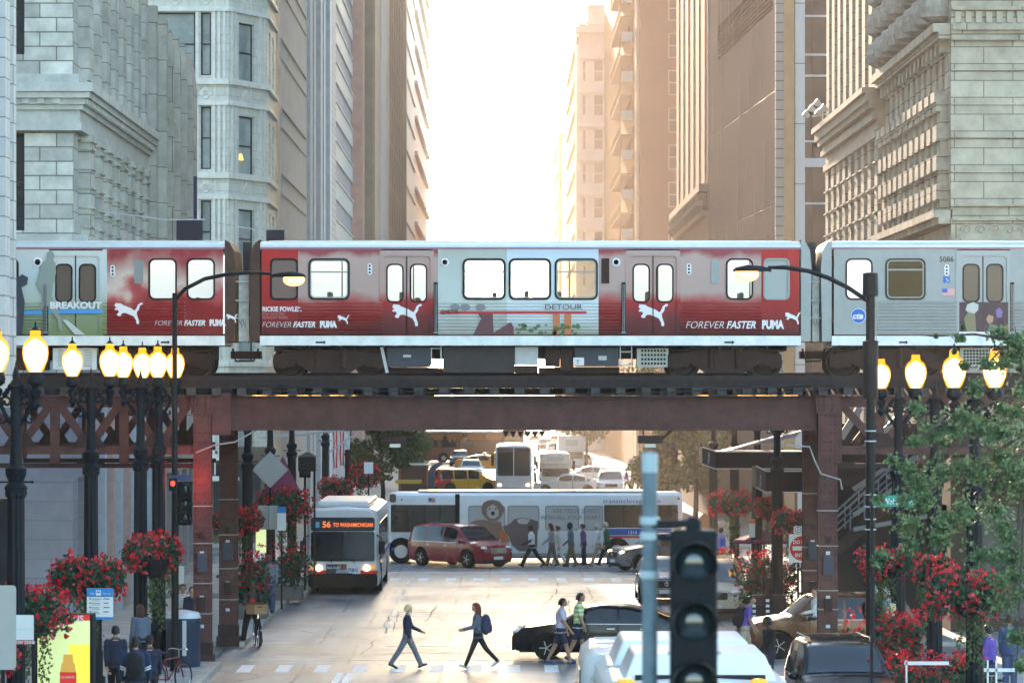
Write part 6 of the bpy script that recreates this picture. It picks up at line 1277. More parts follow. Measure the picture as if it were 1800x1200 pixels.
q=MB(); q.poly([(x+.36*math.cos(k*PI/16),(z0+z1)/2+.36*math.sin(k*PI/16)) for k in range(32)],O=(0,105.955,0),th=.006).build('red_disc',m_sred,t); MB().box(x-.28,x+.28,105.94,105.945,(z0+z1)/2-.06,(z0+z1)/2+.06).build('white_bar',m_sw,t)
text('sign_text','DO NOT',.15,m_sw,t,(x-.27,105.94,(z0+z1)/2+.13),bold=.003,sx=.86); text('sign_text','ENTER',.15,m_sw,t,(x-.22,105.94,(z0+z1)/2-.25),bold=.003,sx=.86)
t,x,z0,z1=signpost('small white no parking plate above the red do not enter sign',1403,924,937,106,.26,m_sw); q=MB(); q.poly([(x+.09*math.cos(k*PI/12),(z0+z1)/2+.09*math.sin(k*PI/12)) for k in range(24)],[[(x+.075*math.cos(k*PI/12),(z0+z1)/2+.075*math.sin(k*PI/12)) for k in range(24)]],O=(0,105.96,0),th=.003).build('ring',m_blk,t); text('sign_text','P',.12,m_blk,t,(x-.03,105.96,(z0+z1)/2-.045)); 
t,x,z0,z1=signpost('green street name plate reading N Wabash Ave among the leaves on the right',1580,870,890,74,1.0,m_sgreen,name='street_name_sign',r=.01,off=-.55)
text('sign_text','N',.10,m_sw,t,(x-.45,73.965,z0+.09)); text('sign_text','Wabash Ave',.17,m_sw,t,(x-.33,73.965,z0+.05),bold=.002,sx=.8)
t,x,z0,z1=signpost('white post box sign with an orange top right of the far tree',1322,912,944,112,.18,m_sw,r=.02); MB().box(x-.09,x+.09,111.95,111.96,z1-.13,z1-.02).build('orange_band',M('sign_orange',(.7,.15,.04),.5),t)
t,x,z0,z1=signpost('green and white map board behind the waiting woman in white',313,994,1026,104.6,.36,m_sw); MB().box(x-.16,x+.16,104.95,104.965,z0+.02,z0+.2).build('map_print',M('map_green',(.15,.28,.2),.6),t)
for p,y,lab in ((1339,1040,'black sandwich board with white lettering left of the crossover'),(1363,1050,'second black sandwich board nearer the crossover')):
    Y=104.6; x=px(p,Y); t=thing('sandwich_board',lab,'sign board',(x,Y,.15),group='sandwich boards'); q=MB(); q.add([(x-.3,Y-.2,.15),(x+.3,Y-.2,.15),(x+.3,Y,1.3),(x-.3,Y,1.3),(x-.3,Y-.17,.15),(x+.3,Y-.17,.15),(x+.3,Y+.03,1.3),(x-.3,Y+.03,1.3)],[(0,1,2,3),(7,6,5,4),(0,4,5,1),(2,6,7,3),(1,5,6,2),(0,3,7,4)]); q.build('board',m_blk,t)
    q=MB(); [q.box(x-.3+.02,x-.18,Y-.2+.17*k/6-.03,Y-.2+.17*k/6-.01+.02,.35+k*.15,.43+k*.15) for k in range(6)]; q.build('lettering',m_sw,t); q=MB(); q.bar((x,Y+.2,.15),(x,Y+.02,1.28),.04); q.build('stay',m_blk,t)
# advert kiosk, bottom left
Y=70.5; x0,x1=px(66,Y),px(158,Y); t=thing('advert_kiosk','lit advertising kiosk with a gold and red bottle on pale yellow at the bottom left','advert kiosk',((x0+x1)/2,Y,.15)); z1=pz(1090,Y)
MB().box(x0-.06,x1+.06,Y,Y+.5,.15,z1+.12).build('case',m_ltn,t,bevel=.02)
m_adg=M('backlit_poster',(.6,.7,.3),.5,emit=.062,ecol=(.80,.92,.42)); m_ady=M('backlit_yellow',(.7,.6,.05),.5,emit=.075,ecol=(1,.80,.10)); m_adr=M('backlit_red',(.5,.03,.02),.5,emit=.04,ecol=(1,.05,.02)); m_adgo=M('backlit_gold',(.5,.3,.06),.4,emit=.05,ecol=(.9,.45,.08))
MB().box(x0,x1,Y-.012,Y-.001,.6,z1).build('poster',m_adg,t); MB().box(px(121,Y),x1,Y-.018,Y-.013,.6,pz(1132,Y)).build('yellow_panel',m_ady,t); MB().box(x0,x1,Y-.018,Y-.013,z1-.0,z1+.11).build('header',m_adr,t)
text('poster_text','CLARINS',.17,m_sw,t,(x0+.22,Y-.02,z1-.02),bold=.004); 
c=px(120,Y); q=MB(); q.poly([(c-.16,.6),(c+.16,.6),(c+.16,1.7),(c-.16,1.7)],O=(0,Y-.022,0),th=.003).build('bottle',m_adr,t); q=MB(); q.poly([(c-.15,1.7),(c+.15,1.7),(c+.13,1.86),(c+.10,1.88),(c+.09,2.04),(c-.09,2.04),(c-.10,1.88),(c-.13,1.86)],O=(0,Y-.024,0),th=.003).build('bottle_cap',m_adgo,t); text('poster_text','CLARINS',.07,m_sw,t,(c-.15,Y-.028,1.58))
# litter bin
Y=92.6; x=px(322,Y); t=thing('litter_bin','dark blue litter bin with a pale metal strip left of the near left column','litter bin',(x,Y,.15)); b=MB(); zt=pz(1085,Y)
b.lathe([(.42,.15),(.44,.2),(.44,zt-.15),(.46,zt-.1),(.44,zt)],(x,Y,0),20); b.build('body',M('bin_navy',(.015,.03,.06),.4,ns=3),t,smooth=True); b=MB(); b.lathe([(.46,zt),(.40,zt+.14),(.1,zt+.2)],(x,Y,0),20); b.build('lid',m_ub2,t,smooth=True); MB().box(x+.02,x+.12,Y-.47,Y-.44,.45,zt-.05).build('strip',m_film,t)
# station stair canopies and stair
def canopy(lab,a,b_,yt,yb,Y,cut):
    t=thing('stair_canopy',lab,'canopy',(px(a,Y),Y,pz(yb,Y)),group='dark fascia canopies of the station stairs'); x0,x1=px(a,Y),px(b_,Y); z0,z1=pz(yb,Y),pz(yt,Y); zz=pz(yt-8,Y)
    MB().box(x0,x1,Y,Y+2.2,z0,z1).build('fascia',M('canopy_black',(.007,.005,.007),.7,spec=.15,ns=3),t)
    q=MB(); xl=px(cut,Y); q.add([(xl,Y+.5,z0+.15),(x0-.004,Y,z0),(x0-.004,Y,z1),(xl,Y+.5,z1+.12),(xl,Y+2.2,z0+.15),(x0-.004,Y+2.2,z0),(x0-.004,Y+2.2,z1),(xl,Y+2.2,z1+.12)],[(0,1,2,3),(4,7,6,5),(0,3,7,4),(3,2,6,7),(0,4,5,1)]); q.build('end_panel',M('canopy_brown',(.05,.035,.033),.6),t)
    q=MB(); q.box(x0,x1,Y-.02,Y-.001,z1-.03,z1+.01); q.box(x0,x1,Y-.02,Y-.001,z0-.01,z0+.025); q.bar((xl,Y+.49,z1+.13),(x0,Y-.01,z1),.03); q.bar((xl,Y+.49,z0+.14),(x0,Y-.01,z0),.03); q.build('edge_trim',M('pale_edge',(.55,.48,.44),.5),t)
    text('canopy_text','Washington',.13,m_film,t,((xl+x0)/2+.02,Y+.22,z0+.14),rot=(PI/2,-PI/2,-.75),sx=.6)
    return t
canopy('longer dark canopy with a brown end, higher of the two above the right flowers',1258,1418,793,824,112,1236); canopy('lower dark canopy running behind the right steel columns',1346,1560,827,865,108,1331)
t=thing('canopy_roof','grey sloping glazed roof rising above the dark canopies on the right','roof',(px(1340,113),113,5)); m_slp=M('grey_roof_sheet',(.30,.28,.30),.4,ns=2)
q=MB(); q.add([(px(1275,112),112.1,pz(792,112)),(px(1400,112),112.1,pz(768,112)),(px(1410,112),112.1,pz(756,112)),(px(1290,112),112.1,pz(790,112)),(px(1275,112),114,pz(792,112)),(px(1400,112),114,pz(768,112)),(px(1410,112),114,pz(756,112)),(px(1290,112),114,pz(790,112))],[(0,1,2,3),(4,7,6,5),(3,2,6,7),(0,4,5,1)]); q.build('sheet',m_slp,t)
q=MB(); q.bar((px(1290,112),112.05,pz(789,112)),(px(1412,112),112.05,pz(753,112)),.05); q.build('edge_trim',_mc['pale_edge'],t)
t=thing('station_staircase','dark steel staircase climbing to the elevated station behind the right column','staircase',(px(1500,104),104,.15)); Y=104
p0=(px(1470,Y),Y,pz(968,Y)); p1=(px(1668,Y),Y,pz(790,Y))
for yy in (0,1.6): q=MB(); q.bar((p0[0],Y+yy,p0[2]),(p1[0],Y+yy,p1[2]),.08,.34); q.build('stringer',m_steel2,t)
for yy in (0,1.6): q=MB(); q.bar((p0[0],Y+yy,p0[2]+.95),(p1[0],Y+yy,p1[2]+.95),.06,.06); q.bar((p0[0],Y+yy,p0[2]+.55),(p1[0],Y+yy,p1[2]+.55),.04,.04); [q.bar((p0[0]+(p1[0]-p0[0])*k/8,Y+yy,p0[2]+(p1[2]-p0[2])*k/8),(p0[0]+(p1[0]-p0[0])*k/8,Y+yy,p0[2]+(p1[2]-p0[2])*k/8+.95),.04) for k in range(9)]; q.build('handrail',M('greyblue_rail',(.16,.18,.21),.5),t)
for k in range(16): f_=k/16; MB().box(p0[0]+(p1[0]-p0[0])*f_,p0[0]+(p1[0]-p0[0])*f_+.28,Y+.05,Y+1.55,p0[2]+(p1[2]-p0[2])*f_,p0[2]+(p1[2]-p0[2])*f_+.04).build('step',m_wood,t)
MB().box(p1[0],p1[0]+3,Y-.05,Y+2.2,p1[2]-.2,p1[2]).build('landing',m_steel2,t); MB().box(px(1470,Y),px(1660,Y),Y+2.0,Y+2.2,.15,6.2).build('back_wall',M('station_dark_wall',(.014,.009,.009),.7,ns=2),t)
for k in range(3): q=MB(); q.bar((px(1478+k*22,103.5),103.5,pz(770+k*12,103.5)),(px(1512+k*34,103.5),103.5,pz(716+k*8,103.5)),.1,.2); q.build('brace',m_steel if k%2 else m_film,t)
# roof slope pieces
for k,(a,b_,c,d) in enumerate([(1500,860,1590,800),(1560,840,1630,790),(1500,905,1570,860),(1500,930,1640,905)]):
    q=MB(); q.bar((px(a,103.3),103.3,pz(b_,103.3)),(px(c,103.3),103.3,pz(d,103.3)),.1,.12); q.build('roof_bar',_mc['greyblue_rail'],t)
# parasol
Y=117; x=px(1343,Y); t=thing('cafe_parasol','maroon cafe parasol in front of a bright shop window on the right','parasol',(x,Y,.15)); q=MB(); z=pz(931,Y); 
q.lathe([(1.0,z-.42),(1.05,z-.36),(.95,z-.3),(.04,z)],(x,Y,0),8); q.build('canopy',M('parasol_maroon',(.16,.02,.06),.8),t); q=MB(); q.tube([(x,Y,.15),(x,Y,z)],.035,8); q.build('pole',m_pole,t); q=MB(); q.lathe([(.3,.15),(.28,.22),(.05,.24)],(x,Y,0),12); q.build('base',m_pole,t)
t=MB(); t.box(px(1320,121),px(1376,121),121,121.1,pz(975,121),pz(948,121)); o=t.build('lit_shop_window',M('lit_shopfront',(.8,.85,.7),.5,emit=.11,ecol=(.85,.95,.75)),org=(px(1348,121),121,pz(975,121))); tag(o,'bright white shop window beneath the maroon parasol','shop window')
t=MB(); t.box(px(448,125),px(466,125),125.5,125.6,pz(972,125),pz(925,125)); o=t.build('lit_shop_window',M('lit_shop_yellow',(.8,.85,.4),.5,emit=.08,ecol=(.9,.95,.45)),org=(px(457,125),125.5,pz(972,125))); tag(o,'glowing yellow shop window left of the walking man in blue jeans','shop window')
# orange tent
Y=150.5; x=px(1238,Y); t=thing('site_tent','orange brown pointed work tent behind the right of the long bus','tent',(x,Y,.15)); q=MB(); z=pz(900,Y); q.add([(x-.75,Y-.7,z-.75),(x+.75,Y-.7,z-.75),(x+.75,Y+.7,z-.75),(x-.75,Y+.7,z-.75),(x,Y,z)],[(0,1,4),(1,2,4),(2,3,4),(3,0,4)]); q.build('canvas_roof',M('tent_orange',(.42,.15,.05),.8),t)
for a in (-.7,.7): MB().box(x+a-.03,x+a+.03,Y-.65,Y-.59,.15,z-.74).build('leg',m_pole,t)
# flags and lantern box on the left
Y=150
for i,(p,y0,y1,lab) in enumerate([(588,757,822,'striped red and white flag hanging in front of the left shops'),(600,757,818,'narrow red and white flag right of the striped one'),(610,757,790,'short white banner right of the flags')]):
    x=px(p,Y); t=thing('hanging_flag',lab,'flag',(x,Y,pz(y1,Y)),group='flags on the left pavement'); 
    for k in range(4): q=MB(); q.grid([[(x-.12+k*.06+.012*math.sin(j*1.3+k),Y+.04*math.sin(j+k),pz(y1,Y)+j*(pz(y0,Y)-pz(y1,Y))/8) for j in range(9)],[(x-.06+k*.06+.012*math.sin(j*1.3+k),Y+.04*math.sin(j+k+.5),pz(y1,Y)+j*(pz(y0,Y)-pz(y1,Y))/8) for j in range(9)]]); q.build('stripe',m_sred if k%2 and i<2 else m_sw,t)
    q=MB(); q.tube([(x-.2,Y,pz(y0,Y)),(x-3.2,Y,pz(y0+12,Y))],.03,6); q.build('staff',m_film,t)
q=MB(); q.tube([(px(578,140),140,pz(795,140)),(px(636,140),140,pz(755,140))],.035,6); tag(q.build('flag_staff',m_film),'pale slanting flag staff above the far left flowers','flag staff')
Y=126; x=px(541,Y); t=thing('lantern_box','dark square lantern box above the roof line of bus 56','lantern',(x-.0,Y,pz(828,Y))); MB().box(x-.32,x+.28,Y-.25,Y+.25,pz(828,Y),pz(802,Y)).build('box',m_pole,t,bevel=.02); MB().box(x+.2,x+.27,Y-.03,Y+.03,.15,pz(802,Y)).build('post',m_pole,t); q=MB(); q.lathe([(.36,pz(802,Y)),(.05,pz(794,Y))],(x,Y,0),8); q.build('cap',m_pole,t)
# white kerbside railing bottom right
t=thing('white_railing','low white railing along the planter at the bottom right','railing',(px(1650,72),72,.15))
Y=72; q=MB(); q.box(px(1590,Y),px(1668,Y),Y,Y+.05,pz(1168,Y),pz(1162,Y)); q.build('rail',m_sw,t); q=MB(); q.box(px(1730,Y),px(1850,Y),Y,Y+.05,pz(1180,Y),pz(1174,Y)); q.build('rail',m_sw,t)
for p in (1592,1735,1750,1800): MB().box(px(p,Y),px(p+3,Y),Y,Y+.05,.15,pz(1160,Y)).build('post',m_sw,t)
# ------------------------------------------------------------------ plants
def leafy(name,col,col2,tr=.25):
    m=bpy.data.materials.new(name); m.use_nodes=True; n=m.node_tree.nodes; L=m.node_tree.links.new; b=n['Principled BSDF']; b.inputs['Roughness'].default_value=.55; b.inputs['Specular IOR Level'].default_value=.25
    tc=n.new('ShaderNodeTexCoord'); no=n.new('ShaderNodeTexNoise'); no.inputs['Scale'].default_value=7; no.inputs['Detail'].default_value=3; L(tc.outputs['Object'],no.inputs['Vector'])
    r=n.new('ShaderNodeValToRGB'); r.color_ramp.elements[0].position=.35; r.color_ramp.elements[0].color=(*col,1); r.color_ramp.elements[1].position=.65; r.color_ramp.elements[1].color=(*col2,1); L(no.outputs[0],r.inputs[0]); L(r.outputs[0],b.inputs['Base Color'])
    t=n.new('ShaderNodeBsdfTranslucent'); L(r.outputs[0],t.inputs[0]); mx=n.new('ShaderNodeMixShader'); mx.inputs[0].default_value=tr; L(b.outputs[0],mx.inputs[1]); L(t.outputs[0],mx.inputs[2]); L(mx.outputs[0],n['Material Output'].inputs[0]); return m
m_leaf=leafy('basket_leaves',(.012,.04,.022),(.045,.11,.06)); m_vine=leafy('trailing_vine',(.03,.06,.012),(.10,.14,.04)); m_flow=leafy('red_begonia',(.34,.005,.015),(.85,.035,.05),.2); m_pink=leafy('pink_begonia',(.45,.03,.06),(.8,.15,.18),.2)
m_tleaf=leafy('tree_leaves',(.03,.08,.035),(.19,.27,.12)); m_tleaf2=leafy('far_tree_leaves',(.04,.07,.015),(.13,.17,.05)); m_bark=M('bark',(.06,.045,.035),.9,ns=12,na=.4,bump=.4)
def leaf(b,c,s,rnd,el=1.6):
    a=rnd.uniform(0,2*PI); t=rnd.uniform(-1,1); u=Vector((math.cos(a)*math.sqrt(1-t*t),math.sin(a)*math.sqrt(1-t*t),t)); v=u.cross(Vector((rnd.uniform(-1,1),rnd.uniform(-1,1),rnd.uniform(-1,1)))).normalized()
    u=u*s*el; v=v*s*.5; c=Vector(c); b.add([c-u*.5,c-u*.1+v,c+u*.5,c-u*.1-v],[(0,1,2,3)])
def basket_mesh(rnd,wx=1.0,h=.68,nl=2000,nf=330,sz=.085):
    lv=MB(); fl=MB(); pk=MB(); vn=MB(); lob=[(rnd.uniform(0,2*PI),rnd.uniform(.3,.75),rnd.uniform(.3,.5)) for _ in range(7)]
    def pt(surf):
        a,d,r=rnd.choice(lob); cx,cy=wx*d*math.cos(a)*.9,wx*d*math.sin(a)*.7
        th=rnd.uniform(0,2*PI); z=rnd.uniform(-.9,1); rr=r*wx*(surf if surf else rnd.random()**.4); q=math.sqrt(max(0,1-z*z)); return (cx+rr*q*math.cos(th),cy+rr*q*math.sin(th),h*rr/wx*z*1.5+(-.25*h*(cx*cx+cy*cy)/(wx*wx)))
    for _ in range(nl): leaf(lv,pt(0),rnd.uniform(.7,1.2)*sz,rnd,1.3)
    for i in range(nf):
        c=pt(rnd.uniform(.95,1.1)); t_=fl if i%4 else pk
        for k in range(5): leaf(t_,(c[0]+rnd.gauss(0,.025),c[1]+rnd.gauss(0,.025),c[2]+rnd.gauss(0,.022)),rnd.uniform(.05,.085),rnd,1.1)
    for k in range(9):
        a=rnd.uniform(0,2*PI); r=wx*rnd.uniform(.1,.35); ln=rnd.uniform(.4,1.3)
        for j in range(int(ln*45)): z=-h*.5-j/45; leaf(vn,(r*math.cos(a)+rnd.gauss(0,.04),r*math.sin(a)+rnd.gauss(0,.04),z),.06,rnd,1.2)
    bw=MB(); bw.lathe([(.08,-h*.75),(.25,-h*.6),(.36,-h*.3),(.38,-h*.15)],(0,0,0),12)
    return bw,lv,fl,pk,vn
BV=[basket_mesh(random.Random(i+3)) for i in range(3)]
bprot=[]
def basket(lab,p,y,s,w):
    """w = width in photo pixels"""
    i=len(bprot)
    if i<3:
        t=thing('flower_basket',lab,'flower basket',(0,0,0),group='round baskets of red flowers on the lamp posts',world=False)
        for nm,b,mt in zip(('bowl','leaves','flowers','pink_flowers','trailing_vine'),BV[i],(m_pole,m_leaf,m_flow,m_pink,m_vine)): b.build(nm,mt,t)
    else: t=copytree(bprot[i%3]); t['label']=lab
    bprot.append(t); k=w/s/2*1.13; t.location=((p-VX)/s,F/s-.05,H-(y-VY)/s); t.scale=(k*.98,k*.98,k*1.05); t.rotation_euler=(0,0,R.uniform(0,6)); return t
for a in [('red flower basket above the blue bus stop sign',163,1012,76,152),('red flower basket between the third lamp post and the near left column',272,972,71,150),('red flower basket over the lit kiosk at the left edge',58,1072,92,160),('corner of a red flower basket at the bottom left edge',-18,1158,105,105),
  ('flower basket just right of the left rear column',430,912,56,95),('wide flower basket above the far bus stop sign',500,885,51,112),('flower basket left of the roof of bus 56',590,855,43,70),('flower basket highest up on the far left pavement',635,832,37,85),('small flower basket between the two left columns',385,915,58,50),
  ('flower basket under the end of the longer dark canopy',1284,882,50,85),('flower basket under the lower dark canopy',1352,892,56,78),('flower basket touching the right rear column',1392,915,60,80),('red flower basket left of the street name sign post',1560,985,77,115),('red flower basket in the middle of the right lamp row',1626,1000,87,105),('large red flower basket lowest on the right',1705,1040,95,155)]: basket(*a)
def planter(lab,p0,p1,ytop,Y,dep=1.3,nf=350,fl=True):
    x0,x1=px(p0,Y),px(p1,Y); zt=pz(ytop,Y); t=thing('flower_planter',lab,'planter',((x0+x1)/2,Y,.15),group='kerbside planters with shrubs and red flowers')
    MB().box(x0,x1,Y,Y+dep,.15,.6).build('trough',M('planter_stone',(.14,.13,.12),.8,ns=4),t,bevel=.03); rnd=random.Random(int(p0)); lv=MB(); f=MB(); 
    clumps=[(rnd.uniform(x0,x1),rnd.uniform(Y,Y+dep),rnd.uniform(.5,.8)) for _ in range(int((x1-x0)*3)+3)]
    for _ in range(int(900*(x1-x0))):
        cx,cy,hh=rnd.choice(clumps); z=.55+(zt-.55)*hh*rnd.random()**.6; leaf(lv,(cx+rnd.gauss(0,.22),cy+rnd.gauss(0,.22),z+rnd.gauss(0,.05)),rnd.uniform(.07,.13),rnd,1.5)
    for _ in range(nf if fl else 20):
        cx,cy,hh=rnd.choice(clumps); c=(cx+rnd.gauss(0,.25),cy-abs(rnd.gauss(0,.22)),.5+(zt-.5)*rnd.uniform(.3,.95))
        for k in range(4): leaf(f,(c[0]+rnd.gauss(0,.03),c[1]+rnd.gauss(0,.03),c[2]+rnd.gauss(0,.03)),.06,rnd,1.1)
    lv.build('leaves',m_leaf,t); f.build('flowers',m_flow,t)
planter('planter of shrubs right of the black suv roof',1480,1600,1068,84); planter('long planter with red flowers at the bottom right',1560,1715,1140,76); planter('planter below the maroon parasol',1305,1420,960,111,nf=260); planter('planter of red flowers left of the champagne minivan roof',1262,1310,960,128,nf=120); planter('planter behind the cyclist',418,468,962,112,nf=160); planter('planter in the far left behind the walkers',470,530,950,122,nf=120)
def tree(lab,x,Y,h,r,zc,mt,nl,ls,name='tree',blobs=None,seed=1,trunk=None,sq=.9):
    t=thing(name,lab,'tree',(x,Y,.15),group='street trees'); rnd=random.Random(seed)
    tk=MB(); top=(x+rnd.uniform(-.3,.3),Y,zc); tk.tube([(x,Y,.1),(x+.05,Y,1.5),top],[.17,.13,.07],9); B=blobs or [(x+rnd.uniform(-r,r)*.75,Y+rnd.uniform(-r,r)*.7,zc+rnd.uniform(-.8,1)*(h-zc)*sq,r*rnd.uniform(.3,.5)) for _ in range(14)]
    for bi,(bx_,by,bz_,br_) in enumerate(B):
        if nl>20000:
            if bi>23 or bi==0: continue
            p0=Vector(min(B[:24],key=lambda q: (Vector(q[:3])-Vector((bx_+.6,by,bz_+.35))).length+(9 if q[0]<=bx_ else 0))[:3]); p1=Vector((bx_,by,bz_)); tk.tube([p0,p0.lerp(p1,.5)+Vector((0,0,.07)),p1,p1+(p1-p0)*.3],[.028,.02,.014,.005],5); continue
        m_=Vector(top).lerp(Vector((bx_,by,bz_)),.5)+Vector((0,0,-.15)); tk.tube([top if rnd.random()<.5 else (x,Y,zc*.75),m_,(bx_,by,bz_)],[.05,.03,.01] if nl<20000 else [.03,.02,.008],6)
    tk.build('trunk',m_bark,t,smooth=True); lv=MB()
    for _ in range(nl):
        bx_,by,bz_,br_=rnd.choice(B); a=rnd.uniform(0,2*PI); z=rnd.uniform(-1,1); q=math.sqrt(1-z*z); rr=(br_*(rnd.random()**.45)*(1+.25*math.sin(3*a+bx_*7))) if nl<20000 else br_*abs(rnd.gauss(0,.62))*(1+.4*math.sin(4*a+bx_*9+z*5)); leaf(lv,(bx_+rr*q*math.cos(a),by+rr*q*math.sin(a),bz_+rr*z*.8),ls*rnd.uniform(.7,1.3),rnd,1.5)
    lv.build('crown',mt,t); return t
tree('green street tree right of the blurred grey pole beyond the long bus',px(1190,215),215,9,3.0,4.6,m_tleaf2,9000,.20,seed=4,sq=.85); tree('second green street tree nearer the dark canopies',px(1222,190),190,8,2.3,4.4,m_tleaf2,6000,.19,seed=5); tree('olive street tree far down the right pavement',px(1030,330),330,9,2.6,5,m_tleaf2,2500,.3,seed=6)
tree('green street tree behind the far left flowers',px(672,205),205,8.5,2.0,4.8,m_tleaf2,6000,.19,seed=7); tree('brownish green street tree farther along the left pavement',px(716,262),262,8.5,2.4,4.6,m_tleaf2,3500,.24,seed=8)
# near tree on the right: limbs reach in from a trunk outside the frame
Y=60; P_=lambda a,c,d=0: (px(a,Y),Y+d,pz(c,Y))
bl=[(*P_(1790,625,.3),.3),(*P_(1735,640,.0),.18),(*P_(1690,735,.0),.42),(*P_(1755,760,.5),.5),(*P_(1800,690,.2),.4),(*P_(1640,760,0),.35),(*P_(1610,775,.2),.22),(*P_(1660,830,0),.5),(*P_(1720,830,.4),.6),(*P_(1780,820,0),.6),(*P_(1620,870,0),.35),(*P_(1585,880,.1),.28),(*P_(1690,900,0),.5),(*P_(1760,900,.4),.6),(*P_(1600,930,.1),.38),(*P_(1655,950,0),.4),(*P_(1730,980,.3),.5),(*P_(1790,980,.1),.55),(*P_(1770,1060,.2),.42),(*P_(1790,1120,0),.3),(*P_(1650,590,.2),.0001),(*P_(1790,600,.5),.4),(*P_(1810,760,0),.6)]
t=tree('leafy green tree reaching in from the right edge over the lamps',px(1850,Y),Y,8,2,3.6,m_tleaf,25000,.056,blobs=[(a,b_+R.uniform(-.4,.4),c,r*.72) for a,b_,c,r in bl]+[(a+R.uniform(-.5,.5),b_,c+R.uniform(-.5,.5),r*.35) for a,b_,c,r in bl for _ in range(2)],seed=11)
# ------------------------------------------------------------------ people
from mathutils.kdtree import KDTree
SK=M('skin_light',(.46,.26,.18),.55,ns=8,na=.06); SKM=M('skin_tan',(.30,.16,.10),.55,ns=8,na=.06); SKD=M('skin_dark',(.09,.045,.03),.5,ns=8,na=.06)
def cloth(n,c): return M('cloth_'+n,c,.85,ns=9,na=.16,bump=.3,bs=30)
navy=cloth('navy',(.018,.022,.045)); grey=cloth('grey',(.28,.28,.30)); denim=cloth('denim',(.045,.07,.15)); blackc=cloth('black',(.012,.012,.014)); khaki=cloth('khaki',(.36,.29,.20)); whitec=cloth('white',(.62,.62,.62)); lilac=cloth('lilac',(.40,.37,.45)); purple=cloth('purple',(.10,.06,.30)); olive=cloth('olive',(.13,.11,.06)); green=cloth('green',(.02,.14,.06)); slate=cloth('slate',(.09,.11,.15)); redc=cloth('red',(.40,.03,.02)); plum=cloth('plum',(.14,.06,.16)); blueg=cloth('bluegrey',(.16,.19,.24)); cream=cloth('cream',(.55,.50,.42))
def stripes():
    m=bpy.data.materials.new('cloth_striped'); m.use_nodes=True; n=m.node_tree.nodes; L=m.node_tree.links.new; b=n['Principled BSDF']; b.inputs['Roughness'].default_value=.85
    g=n.new('ShaderNodeTexCoord'); s=n.new('ShaderNodeSeparateXYZ'); L(g.outputs['Object'],s.inputs[0]); a=n.new('ShaderNodeMath'); a.operation='MULTIPLY'; a.inputs[1].default_value=8.2; L(s.outputs[2],a.inputs[0]); f=n.new('ShaderNodeMath'); f.operation='FRACT'; L(a.outputs[0],f.inputs[0]); c=n.new('ShaderNodeMath'); c.operation='GREATER_THAN'; c.inputs[1].default_value=.5; L(f.outputs[0],c.inputs[0])
    mx=n.new('ShaderNodeMix'); mx.data_type='RGBA'; mx.inputs[6].default_value=(.60,.62,.56,1); mx.inputs[7].default_value=(.26,.44,.06,1); L(c.outputs[0],mx.inputs[0]); L(mx.outputs[2],b.inputs['Base Color']); return m
striped=stripes()
H_BLK=M('hair_black',(.012,.010,.010),.5,ns=30,na=.3); H_BRN=M('hair_brown',(.05,.022,.012),.5,ns=30,na=.3); H_BLO=M('hair_blonde',(.52,.42,.24),.55,ns=30,na=.25); H_GRY=M('hair_grey',(.40,.40,.40),.55,ns=30,na=.25); H_RED=M('hair_auburn',(.11,.025,.015),.5,ns=30,na=.3)
SHB=M('shoe_black',(.015,.015,.016),.45); SHN=M('shoe_navy',(.02,.05,.12),.5); SHW=M('shoe_white',(.5,.5,.5),.5); m_eye=M('eye_dark',(.01,.01,.01),.3)
STRIDE=dict(L=(28,4),R=(-24,12),aL=(-22,18),aR=(26,25)); STRIDE2=dict(L=(-26,18),R=(24,2),aL=(28,30),aR=(-20,15)); STAND=dict(L=(3,2),R=(-3,3),aL=(4,12),aR=(-3,15)); WALK=dict(L=(18,6),R=(-16,14),aL=(-14,15),aR=(18,20)); HOLD=dict(L=(3,2),R=(-4,3),aL=(15,75),aR=(10,80)); SIT=dict(L=(85,85),R=(80,85),aL=(20,60),aR=(25,55)); STRAD=dict(L=(30,40),R=(-4,2),aL=(25,65),aR=(28,60))
